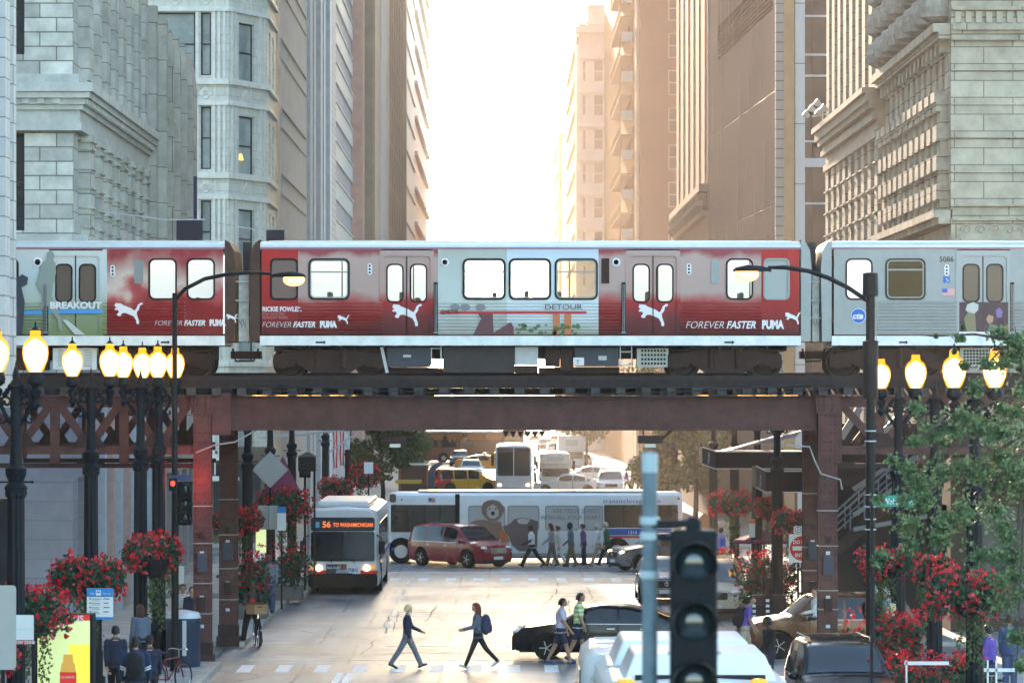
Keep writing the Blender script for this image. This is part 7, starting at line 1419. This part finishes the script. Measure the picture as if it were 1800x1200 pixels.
def person(label,loc,rz,h=1.74,top=navy,bot=denim,shoe=SHB,skin=SK,hair=H_BRN,hs='short',pose=STAND,sleeve='long',legs='long',lean=3,build=1.0,vox=.016,group=None,skirt=False,spread=0,jacket=None,turn=0,fine=False):
    t=thing('person',label,'person',loc,rad(rz),group,world=False); k=h/1.76
    mb=MB(); tags=[]
    SKI,TOP,BOT,SHO=0,1,2,3
    def mark(n0,tg): tags.extend([tg]*(len(mb.v)-n0))
    def tb(pts,rs,tg,n=10,sub=1,fn=None):
        P=[Vector(p) for p in pts]
        for i in range(len(P)-1):
            for j in range(sub):
                a=P[i].lerp(P[i+1],j/sub); b=P[i].lerp(P[i+1],(j+1)/sub); ra=rs[i]+(rs[i+1]-rs[i])*j/sub; rb=rs[i]+(rs[i+1]-rs[i])*(j+1)/sub
                n0=len(mb.v); mb.tube([a,b],[ra,rb],n); mark(n0,fn(i,j) if fn else tg)
        for i in range(len(P)): n0=len(mb.v); mb.ball(P[i],rs[i],n,6); mark(n0,fn(min(i,len(P)-2),0 if i<len(P)-1 else 99) if fn else tg)
    sl=1.0
    # legs
    def leg(s,ang,kn):
        a=rad(ang); hp=Vector((0,s*.092*build,.93)); d=Vector((math.sin(a),s*spread,-math.cos(a))).normalized(); kn_=hp+d*.44
        b_=a-rad(kn); d2=Vector((math.sin(b_),s*spread*.6,-math.cos(b_))).normalized(); an=kn_+d2*.42
        ft=b_*.75 if ang<0 else b_*.6+rad(8 if ang>15 else 0); f=Vector((math.cos(ft),0,math.sin(ft))); return hp,kn_,an,f
    Ls=[(1,)+leg(1,*pose['L']),(-1,)+leg(-1,*pose['R'])]
    loose=.020 if legs=='long' else .028
    for s,hp,kn_,an,f in Ls:
        if legs=='long': tb([hp,kn_,an],[.092*build+.018,(.068+loose*.8)*build,(.054+loose)*build],BOT,10,3)
        elif legs=='tight': tb([hp,kn_,an],[.096,.067,.050],BOT,10,3)
        else: tb([hp,kn_,an],[.10*build,.068,.038],BOT,10,4,lambda i,j: BOT if i==0 and j<4 and j!=99 else SKI); n0=len(mb.v); q=hp.lerp(kn_,.85); mb.tube([hp.lerp(kn_,.3),q],[.10,.085],12); mark(n0,BOT)
        heel=an+Vector((0,0,-.055))-f*.05; toe=an+Vector((0,0,-.068))+f*.17
        tb([heel,an+Vector((0,0,-.05))+f*.06,toe],[.040,.044,.032],SHO,8,1)
    # torso rings
    ln=rad(lean); ux=Vector((math.sin(ln),0,math.cos(ln))); B0=Vector((0,0,.93)); 
    def at_(z,x=0,y=0): return B0+ux*z+Vector((x,y,0))
    rings=[(-.10,.145,.18,BOT),(-.02,.142,.19,BOT),(.06,.13,.178,BOT if legs!='x' else TOP),(.07,.132,.18,TOP),(.18,.122,.164,TOP),(.30,.134,.18,TOP),(.42,.136,.197,TOP),(.50,.112,.182,TOP),(.56,.07,.10,TOP),(.60,.05,.055,SKI)]
    hem=-.06 if not skirt else -.22
    n=14; prev=None
    for i in range(len(rings)-1):
        n0=len(mb.v); rr=[]
        for z,rx,ry,tg in rings[i:i+2]: rr.append([at_(z,rx*build*math.cos(2*PI*k_/n),ry*build*math.sin(2*PI*k_/n)) for k_ in range(n)])
        mb.grid(rr,closed=True); mb.add(rr[0],[tuple(range(n))[::-1]]); mb.add(rr[1],[tuple(range(n))]); mark(n0,rings[i+1][3] if rings[i+1][3]!=SKI else TOP)
    n0=len(mb.v); rr=[[at_(z,rx*math.cos(2*PI*k_/n),ry*math.sin(2*PI*k_/n)) for k_ in range(n)] for z,rx,ry in ((hem,.140*build+(.06 if skirt else 0),.185*build+(.05 if skirt else 0)),(.10,.122*build,.175*build))]; mb.grid(rr,closed=True); mb.add(rr[0],[tuple(range(n))[::-1]]); mb.add(rr[1],[tuple(range(n))]); mark(n0,TOP)
    tb([at_(.52),at_(.59,.012),at_(.65,.02)],[.068,.056,.053],SKI,10)
    # arms
    hands=[]
    for s,(sa,el) in ((1,pose['aL']),(-1,pose['aR'])):
        a=rad(sa); sh=at_(.485,0,s*.185*build); out=pose.get('out',.10); d=Vector((math.sin(a),s*out,-math.cos(a))).normalized(); e=sh+d*.29; b_=a+rad(el); inw=pose.get('inw',.05); d2=Vector((math.sin(b_),-s*inw,-math.cos(b_))).normalized(); w_=e+d2*.25
        r=[.062*build+(.012 if sleeve=='long' else .004),.050+(.010 if sleeve=='long' else 0),.034+(.010 if sleeve=='long' else 0)]
        if sleeve=='long': tb([sh,e,w_],r,TOP,9,2)
        else: tb([sh,e,w_],r,TOP,9,4,lambda i,j: TOP if (i==0 and j<3) else SKI); n0=len(mb.v); mb.tube([sh,sh.lerp(e,.62)],[.066*build,.062*build],10); mark(n0,TOP)
        # palm and five fingers
        side=Vector((0,1,0)).cross(d2).normalized(); acr=side; pc=w_+d2*.05; n0=len(mb.v); mb.tube([w_,w_+d2*.03,w_+d2*.09],[.024,.032,.03],8); mark(n0,SKI)
        for q in range(4):
            o_=acr*(.027-.018*q); fl=(.075,.085,.078,.06)[q]; c=-s*Vector((0,1,0)); p0=w_+d2*.085+o_; p1=p0+d2*fl*.5+c*.012; p2=p1+d2*fl*.4+c*.03
            n0=len(mb.v); mb.tube([p0,p1,p2],[.0105,.010,.008],6); mark(n0,SKI)
        p0=w_+d2*.03+acr*.028; n0=len(mb.v); mb.tube([p0,p0+acr*.03+d2*.025,p0+acr*.035+d2*.06],[.013,.012,.009],6); mark(n0,SKI)
        hands.append(w_+d2*.08)
    # head
    tc=Matrix.Rotation(rad(turn),3,'Z'); hc=at_(.738,.03); n0=len(mb.v)
    def hp_(x,y,z): return hc+tc@Vector((x,y,z))
    vs=[];fs=[];N,Mm=14,10
    for i in range(Mm+1):
        th=PI*i/Mm; z=-math.cos(th)*.118
        for j in range(N):
            a=2*PI*j/N; rx,ry=.105,.083; q=math.sin(th)**.75; jaw=1-.28*max(0,-z/.118)**1.5; vs.append(hp_(rx*q*math.cos(a)*jaw+(.012 if z<0 and math.cos(a)>0 else 0),ry*q*math.sin(a)*jaw,z))
    for i in range(Mm):
        for j in range(N): a=i*N+j; b=i*N+(j+1)%N; fs.append((a,b,b+N,a+N))
    mb.add(vs,fs); mark(n0,SKI)
    for P,r in ((hp_(.102,0,-.012),.015),(hp_(.098,0,.01),.012),(hp_(.09,0,-.062),.018),(hp_(.085,0,-.095),.022),(hp_(-.0,.078,-.005),.02),(hp_(-.0,-.078,-.005),.02),(hp_(.085,0,.035),.03)): n0=len(mb.v); mb.ball(P,(r*.8,r,r*1.1),8,5); mark(n0,SKI)
    zmin=min(v[2] for v in mb.v); mb.v=[(v[0]*k,v[1]*k,(v[2]-zmin)*k) for v in mb.v]
    me=bpy.data.meshes.new('body_raw'); me.from_pydata([tuple(v) for v in mb.v],[],mb.f); ob=bpy.data.objects.new('body_raw',me); C.objects.link(ob)
    rm=ob.modifiers.new('r','REMESH'); rm.mode='VOXEL'; rm.voxel_size=vox; rm.use_smooth_shade=True
    sm=ob.modifiers.new('s','SMOOTH'); sm.factor=.5; sm.iterations=2 if not fine else 1
    dg=bpy.context.evaluated_depsgraph_get(); m2=bpy.data.meshes.new_from_object(ob.evaluated_get(dg)); bpy.data.objects.remove(ob)
    kd=KDTree(len(mb.v)); [kd.insert(v,i) for i,v in enumerate(mb.v)]; kd.balance()
    m2.materials.clear()
    for m in (skin,top,bot,shoe): m2.materials.append(m)
    m2.polygons.foreach_set('material_index',[tags[kd.find(p.center)[1]] for p in m2.polygons]); m2.polygons.foreach_set('use_smooth',[True]*len(m2.polygons)); m2.name='body'
    o=bpy.data.objects.new('body',m2); C.objects.link(o); o.parent=t
    # hair
    S=lambda v: Vector((v[0]*k,v[1]*k,(v[2]-zmin)*k))
    if hair and hs!='bald':
        b=MB(); rows=[]
        if hs=='cap_hood':
            b.ball(S(hp_(-.02,0,.01)),(.125*k,.11*k,.15*k),12,8)
        else:
            vol=1.16 if hs in('short',) else 1.24; r0=random.Random(len(label))
            for i in range(9):
                th=PI/2*i/8; z=.118*(1.05 if hs=='short' else 1.10)*math.cos(th)**.9
                rows.append([S(hp_(.100*vol*math.sin(th)**.7*math.cos(a)-.016-(.02 if math.cos(a)>.3 and i>5 else 0),.083*vol*math.sin(th)**.7*math.sin(a),z-.004+(.05 if math.cos(a)>.55 and i>5 else -.035*(i/8)*(1-math.cos(a))/1)))+Vector((r0.gauss(0,.002),r0.gauss(0,.002),0)) for a in [2*PI*j/16 for j in range(16)]])
            b.grid(rows,closed=True)
            if hs=='long':
                for j in range(9):
                    a=rad(95+j*21); p0=hp_(.09*math.cos(a)-.01,.085*math.sin(a),.03); b.tube([S(p0),S(p0+Vector((-.02,0,-.12))),S(p0+Vector((-.015,0,-.24))),S(p0+Vector((-.0,0,-.32)))],[.03,.034,.03,.008],7)
                b.ball(S(hp_(-.04,0,-.03)),(.075*k,.075*k,.12*k),10,6)
            else: b.ball(S(hp_(-.03,0,.0)),(.088*k,.084*k,.108*k),10,6)
            if hs=='bun': b.ball(S(hp_(-.12,0,.03)),.05*k,8,6)
        b.build('hair',hair,t,smooth=True)
    if fine:
        b=MB(); [b.ball(S(hp_(.09,s*.03,.012)),.010*k,6,4) for s in (-1,1)]; b.build('eyes',m_eye,t)
    t['hand_l']=[*S(hands[0])]; t['hand_r']=[*S(hands[1])]; t['sh']=[*S(at_(.42))]
    return t
def W(t,key,off=(0,0,0)):
    a=t.rotation_euler.z; v=t[key]; x,y=v[0]+off[0],v[1]+off[1]; return Vector((t.location.x+x*math.cos(a)-y*math.sin(a),t.location.y+x*math.sin(a)+y*math.cos(a),t.location.z+v[2]+off[2]))
def who(label,p,yb,rz,walk=False,**k):
    z=.152 if walk else .002; Y=(H-z)*F/(yb-VY); return person(label,(px(p,Y),Y,z),rz,**k)
def backpack(lab,per,mt,s=1):
    c=W(per,'sh',(-.22,0,-.14)); a=per.rotation_euler.z; t=thing('backpack',lab,'backpack',(c.x,c.y,c.z-.24*s),a,world=False)
    b=MB(); b.ball((0,0,.24*s),(.13*s,.17*s,.26*s),14,10); b.build('pack',mt,t,smooth=True); b=MB(); b.ball((-.10*s,0,.16*s),(.06*s,.13*s,.13*s),10,6); b.build('pocket',mt,t,smooth=True)
    for s_ in (-1,1): b=MB(); b.tube([(.06,s_*.1,.40*s),(.17,s_*.11,.47*s),(.30,s_*.11,.42*s),(.33,s_*.12,.28*s),(.22,s_*.14,.10*s),(.08,s_*.12,.06*s)],.016,6); b.build('strap',mt,t)
    return t
FV=dict(vox=.011,fine=True)
a1=who('blonde woman in a dark cardigan and grey trousers striding right on the crossing',716,1175,0,h=1.66,top=navy,bot=cloth('slategrey',(.12,.14,.17)),hair=H_BLO,pose=dict(L=(26,2),R=(-28,6),aL=(24,42),aR=(-6,30)),lean=0,build=.92,**FV)
a2=who('woman with long auburn hair and dark jacket striding left on the crossing',840,1175,180,h=1.70,top=slate,bot=blackc,hair=H_RED,hs='long',pose=dict(L=(22,0),R=(-30,14),aL=(22,55),aR=(14,60)),lean=2,build=.92,shoe=SHW,legs='tight',**FV)
backpack('large navy backpack on the back of the auburn haired woman',a2,cloth('packnavy',(.025,.035,.08)),1.05)
a3=who('man in a lilac grey t-shirt and navy shorts walking right beside the black sedan',985,1169,0,h=1.72,top=lilac,bot=navy,shoe=SHN,skin=SKM,hair=H_BLK,pose=dict(L=(-18,10),R=(20,4),aL=(10,12),aR=(16,22)),sleeve='short',legs='short',build=1.08,**FV)
a4=who('man in a green and white striped polo shirt walking behind the man in grey',1016,1162,0,h=1.76,top=striped,bot=navy,shoe=SHN,skin=SKM,hair=H_BLK,pose=dict(L=(14,4),R=(-14,10),aL=(4,10),aR=(8,14)),sleeve='short',legs='short',**FV)
a5=who('man in a purple t-shirt and khaki shorts walking right by the champagne minivan',1310,1166,0,h=1.74,top=purple,bot=khaki,shoe=SHN,skin=SKM,hair=H_BLK,pose=dict(L=(14,5),R=(-16,12),aL=(14,20),aR=(10,12)),sleeve='short',legs='short',lean=9,vox=.013)
backpack('dark backpack on the back of the man in purple',a5,blackc,1.1)
a6=who('man in dark clothes with dark skin in front of the brown crossover',1353,1216,205,h=1.74,top=blackc,bot=navy,skin=SKD,hair=H_BLK,hs='short',pose=dict(L=(8,4),R=(-10,8),aL=(5,30),aR=(-5,12)),vox=.013,turn=-20)
b=MB(); b.ball((0,0,0),(.13,.06,.11),10,7); b.tube([(-.08,0,.08),(0,0,.3),(.08,0,.08)],.012,5); c_=W(a2,'hand_r'); tag(b.build('handbag',blackc,org=(c_.x+.06,c_.y-.05,c_.z-.22),smooth=True),'small dark handbag carried by the auburn haired woman','bag')
for o_,mt_ in ((a1,whitec),):
    b=MB(); b.tube([(.09,-.05,0),(.10,0,-.03),(.09,.05,0)],.016,6); q=b.build('collar',mt_,o_); q.location=(0,0,o_['sh'][2]+.16)
for o_ in (a3,a4):
    b=MB(); b.tube([(.02,0,0),(.02,0,.09)],[.05,.052],10)
    for s_ in (-1,1):
        pass
# walkers across the far crossing
GC='pedestrians crossing in front of the long bus'
for lab,p,rz,kw in [('man in a white shirt and black trousers leading the far group',935,180,dict(top=whitec,bot=blackc,skin=SKD,hair=H_BLK,pose=dict(L=(30,4),R=(-30,10),aL=(10,60),aR=(6,60)),sleeve='short')),
    ('woman with long brown hair in grey, second in the group before the long bus',970,180,dict(top=cloth('midgrey',(.26,.25,.25)),bot=cloth('greybrown',(.16,.12,.10)),hair=H_BRN,hs='long',pose=dict(L=(14,2),R=(-14,6),aL=(20,30),aR=(0,12)),h=1.72)),
    ('woman in a cream top and pale trousers half hidden behind the woman in grey',982,175,dict(top=cream,bot=whitec,hair=H_RED,hs='bun',pose=WALK,h=1.62)),
    ('person in a navy hooded jacket and olive trousers in the group before the bus',1004,185,dict(top=slate,bot=olive,skin=SKD,hair=navy,hs='cap_hood',pose=dict(L=(14,4),R=(-12,8),aL=(10,40),aR=(-8,20)),h=1.74)),
    ('woman in purple with a jacket tied at her waist in the group before the bus',1026,180,dict(top=plum,bot=navy,hair=H_BRN,hs='bun',pose=STAND,h=1.66,skirt=False)),
    ('man in a white shirt and khaki trousers near the right end of the group',1052,180,dict(top=whitec,bot=khaki,hair=H_GRY,hs='short',pose=dict(L=(20,2),R=(-34,20),aL=(12,20),aR=(-10,10)),h=1.74)),
    ('man in dark green and black with a green bag, last of the far group',1067,180,dict(top=cloth('darkgreen',(.03,.10,.05)),bot=blackc,hair=H_GRY,pose=dict(L=(24,4),R=(-14,4),aL=(6,12),aR=(4,10)),h=1.78))]:
    who(lab,p,997+R.uniform(-3,2),rz,group=GC,vox=.02,**kw)
b=MB(); c=(px(1077,147.5),147.1,1.0); b.ball((0,0,0),(.12,.14,.2),10,7); b.tube([(0,0,.15),(-.05,.0,.45),(-.12,.1,.6)],.02,5); tag(b.build('shoulder_bag',green,org=c,smooth=True),'green shoulder bag carried by the last walker before the bus','bag')
b=MB(); b.tube([(-.17,.0,.06),(0,-.16,0),(.17,0,.05)],.05,8); b.ball((.12,-.05,-.12),(.12,.1,.16),8,6); tag(b.build('tied_jacket',navy,org=(px(1028,147),146.95,.95),smooth=True),'navy jacket tied round the waist of the woman in purple','jacket')
# cyclist with a box
def bicycle(lab,x,Y,rz,z=.002,mt=None,lean=0):
    t=thing('bicycle',lab,'bicycle',(x,Y,z),rad(rz),world=False); mt=mt or m_blk
    for c in (-.52,.52):
        w_=thing_part('wheel',t,(c,0,.34)); b=MB(); b.tube([(.33*math.cos(a),0,.33*math.sin(a)) for a in [2*PI*k/24 for k in range(25)]],.02,6); b.build('tyre',m_tyre,w_,smooth=True)
        b=MB(); b.tube([(.305*math.cos(a),0,.305*math.sin(a)) for a in [2*PI*k/24 for k in range(25)]],.009,5); [b.bar((0,0,0),(.3*math.cos(k*PI/8),0,.3*math.sin(k*PI/8)),.005) for k in range(16)]; b.build('rim',m_chrome,w_)
    b=MB(); pts={'r':(-.52,0,.34),'bb':(-.08,0,.30),'s':(-.22,0,.78),'h':(.34,0,.80),'h2':(.36,0,.70),'f':(.52,0,.34)}
    for p,q in (('r','bb'),('r','s'),('bb','s'),('s','h'),('bb','h2'),('h','f')): b.tube([pts[p],pts[q]],.018,7)
    b.build('frame',mt,t); b=MB(); b.tube([(.30,-.27,.98),(.34,-.2,1.0),(.33,0,.98),(.34,.2,1.0),(.30,.27,.98)],.014,6); b.tube([(.34,0,.80),(.33,0,.98)],.016,6); b.build('handlebar',m_chrome,t)
    b=MB(); b.ball((-.25,0,.93),(.13,.07,.035),10,5); b.tube([(-.22,0,.78),(-.24,0,.92)],.014,6); b.build('saddle',m_blk,t)
    b=MB(); b.tube([(-.08,-.09,.30),(-.02,-.09,.14)],.012,5); b.box(-.06,.04,-.16,-.08,.12,.14); b.tube([(-.08,.09,.30),(-.14,.09,.45)],.012,5); b.box(-.19,-.09,.08,.16,.44,.46); b.build('pedals',m_chrome,t); return t
Yb=(H)*F/(1137-VY); bx_=px(450,Yb); bicycle('black bicycle straddled by the man with the cardboard box',bx_,Yb+.3,-80)
cy=person('bald man in a dark jacket over a red shirt straddling the bicycle with a box',(px(440,Yb)-.0,Yb+.55,.002),-80,h=1.76,top=cloth('charcoal',(.035,.03,.03)),bot=blackc,skin=SKD,hs='bald',pose=dict(L=(8,14),R=(-2,2),aL=(35,55),aR=(35,60),out=.2,inw=-.1),vox=.012,spread=.22,fine=True,lean=8)
c=W(cy,'sh',(.12,0,-.16)); b=MB(); b.ball((0,0,0),(.05,.09,.19),10,6); b.build('red_shirt',redc,cy).location=(cy['sh'][0]+.09,0,cy['sh'][2]-.1)
t=thing('cardboard_box','open topped brown cardboard box carried by the cyclist',"box",(px(452,Yb),Yb-.05,pz(1078,Yb)),rad(-12),world=False)
cb=M('cardboard',(.36,.22,.12),.8,ns=6,na=.12); MB().box(-.26,.26,-.17,.17,0,.26).build('carton',cb,t,bevel=.006); MB().box(-.262,-.02,-.173,-.171,.002,.258).build('darker_panel',M('cardboard_dark',(.22,.12,.06),.8),t); MB().box(.05,.2,-.174,-.171,.19,.215).build('hand_slot',m_blk,t)  # darker sheet over the left part of the front
a=MB(); a.add([(-.26,-.17,.262),(.26,-.17,.262),(.28,-.28,.34),(-.24,-.28,.34)],[(0,1,2,3),(3,2,1,0)]); a.build('flap',cb,t)
# left pavement people
who('man in a grey jacket and blue jeans walking on the left pavement, head bowed',473,1079,-88,walk=True,h=1.80,top=blueg,bot=denim,skin=SKD,hair=M('knit_grey',(.12,.13,.13),.9),pose=dict(L=(8,4),R=(-8,10),aL=(8,30),aR=(6,85)),build=1.12,vox=.014)
who('man in black beside a parked bicycle at the kerb behind the walking man',515,1044,30,walk=True,h=1.74,top=blackc,bot=denim,skin=SKD,hair=H_BLK,pose=dict(L=(6,4),R=(-8,4),aL=(50,20),aR=(8,20)),vox=.018); bicycle('bicycle leaning at the kerb beside the man in black',px(516,133),133.6,15,z=.15)
b=MB(); b.ball((0,0,0),(.16,.1,.2),10,7); b.tube([(-.1,0,.15),(0,0,.32),(.1,0,.15)],.015,5); tag(b.build('carrier_bag',denim,org=(px(528,129),129,.95),smooth=True),'blue carrier bag held out by the man in black at the kerb','bag')
who('woman in a white top with her hand to her chin left of the near column',321,1136,-80,walk=True,h=1.66,top=whitec,bot=blackc,skin=SKM,hair=H_BLK,hs='bun',pose=dict(L=(2,2),R=(-3,3),aL=(30,118),aR=(20,60),inw=.3),build=.92,vox=.014); who('person in navy standing behind the woman in white by the column',336,1140,-60,walk=True,h=1.64,top=navy,bot=blackc,hair=H_BRN,vox=.018)
who('person in a navy coat walking away beside the lit kiosk',203,1240,95,walk=True,h=1.74,top=navy,bot=blackc,hair=H_BLK,pose=WALK,vox=.016); who('person in a dark blue coat standing by the lamp posts on the left',248,1190,120,walk=True,h=1.72,top=slate,bot=blackc,hair=H_BRN,hs='long',vox=.016)
b=MB(); b.ball((0,0,0),(.1,.07,.24),10,8); b.tube([(-.04,0,.2),(0,0,.42),(.04,0,.2)],.012,5); tag(b.build('tote_bag',M('bag_red',(.5,.05,.02),.6),org=(px(222,82),82,pz(1115,82)),smooth=True),'bright red bag hanging beside the navy coat on the left pavement','bag')
a7=who('man in a navy football top with white striped sleeves seen from behind, bottom left',238,1275,92,walk=True,h=1.78,top=cloth('footballnavy',(.02,.035,.075)),bot=blackc,hair=H_BLK,build=1.2,pose=dict(L=(5,3),R=(-5,5),aL=(0,14),aR=(4,16),out=.25),vox=.013)
backpack('black backpack on the man in the striped sleeve top',a7,blackc,1.1)
for s in (-1,1):
    for kk in (0,1): b=MB(); x0=s*.245; b.tube([(.01,x0-.0,1.24-kk*.05),(.012,x0+.008*s,1.22-kk*.05)],.085,14); o=b.build('sleeve_stripe',whitec,a7)
who('man in dark blue just right of the striped sleeve top, bottom left',263,1262,92,walk=True,h=1.74,top=navy,bot=blackc,hair=H_BLK,pose=WALK,vox=.016); bicycle('bicycle with a maroon frame parked by the litter bin',px(296,84),84.5,60,z=.15,mt=M('bicycle_maroon',(.14,.01,.015),.4))
who('grey haired person in a dark coat whose head shows at the bottom edge',582,1398,0,h=1.73,top=navy,bot=blackc,hair=H_GRY,vox=.014,lean=6)
# right pavement people
for lab,p,yb,kw in [('person in a purple top on the right pavement among the planters',1741,1240,dict(top=purple,bot=blackc,hair=H_BLK)),('person in denim behind the right hand planters',1775,1215,dict(top=denim,bot=denim,hair=H_BRN,skin=SKM)),('person in dark blue behind the crossover on the right pavement',1538,1148,dict(top=navy,bot=blackc,hair=H_GRY)),('person in grey sitting behind the right lamp posts',1560,1150,dict(top=blueg,bot=blackc,hair=H_GRY)),('blonde person between the two right hand lamp posts',1565,1190,dict(top=blackc,bot=blackc,hair=H_BLO,hs='long')),('person in dark clothes by the sandwich boards',1352,1100,dict(top=blackc,bot=blackc,hair=H_BRN)),('person in bright blue by the far right flowers',1266,1010,dict(top=cloth('brightblue',(.04,.12,.5)),bot=blackc,hair=H_BRN))]:
    who(lab,p,yb,90+R.uniform(-60,60),walk=True,vox=.02,pose=R.choice([STAND,WALK]),**kw)
bicycle('bicycle with a pale tyre beside the person in purple on the right',px(1757,76),76.5,100,z=.15)
for lab,p,yb,rz,kw in [('walker in pale blue trousers beside the tour coach',941,866,180,dict(top=cream,bot=cloth('paleblue',(.3,.34,.5)),hair=H_BRN)),('person in a white shirt between the coach and the shuttle bus',950,868,0,dict(top=whitec,bot=denim,hair=H_BRN)),('person in violet on the far right pavement below the white signs',1102,866,180,dict(top=purple,bot=blackc,hair=H_BLK)),('person in pink and black at the far right pavement edge',1121,867,0,dict(top=cloth('pink',(.4,.14,.18)),bot=blackc,hair=H_BLK)),('person in white at the far right pavement beside the one in pink',1128,864,0,dict(top=whitec,bot=blackc,hair=H_BLK)),('person in black beside the dark canopy flowers in the distance',1112,864,30,dict(top=blackc,bot=khaki,hair=H_BLK))]:
    who(lab,p,yb,rz,vox=.03,pose=R.choice([WALK,STAND]),group='distant people beyond the long bus',**kw)
# people aboard
person('driver with short brown hair leaning at the open window of the brown crossover',(px(1431,97.05),97.22,.50),185,h=1.7,top=whitec,bot=blackc,skin=SK,hair=H_BRN,pose=SIT,vox=.016,lean=-6,turn=35)
for lab,p,kw in [('passenger seated behind the first middle window of the long carriage',862,dict(top=blackc,hair=H_BLK)),('passenger seated behind the second middle window of the long carriage',925,dict(top=grey,hair=H_BRN)),('passenger in grey seated behind the first window of the long carriage',600,dict(top=grey,hair=H_BLK)),('passenger seated behind the left door window of the long carriage',738,dict(top=olive,hair=H_BRN)),('passenger seated behind the last window of the left carriage',352,dict(top=slate,hair=H_BLK)),('passenger seated behind the square window of the silver carriage',1592,dict(top=blackc,hair=H_BRN))]:
    st='standing' in lab; person(lab,(tx(p)*96.9/YT,96.9,tz(588)+.03-(.0 if st else .42)+(0 if st else .0)),180 if p<1000 else 0,h=1.7,bot=blackc,pose=STAND if st else SIT,vox=.02,group='train passengers behind the windows',**kw) if True else None
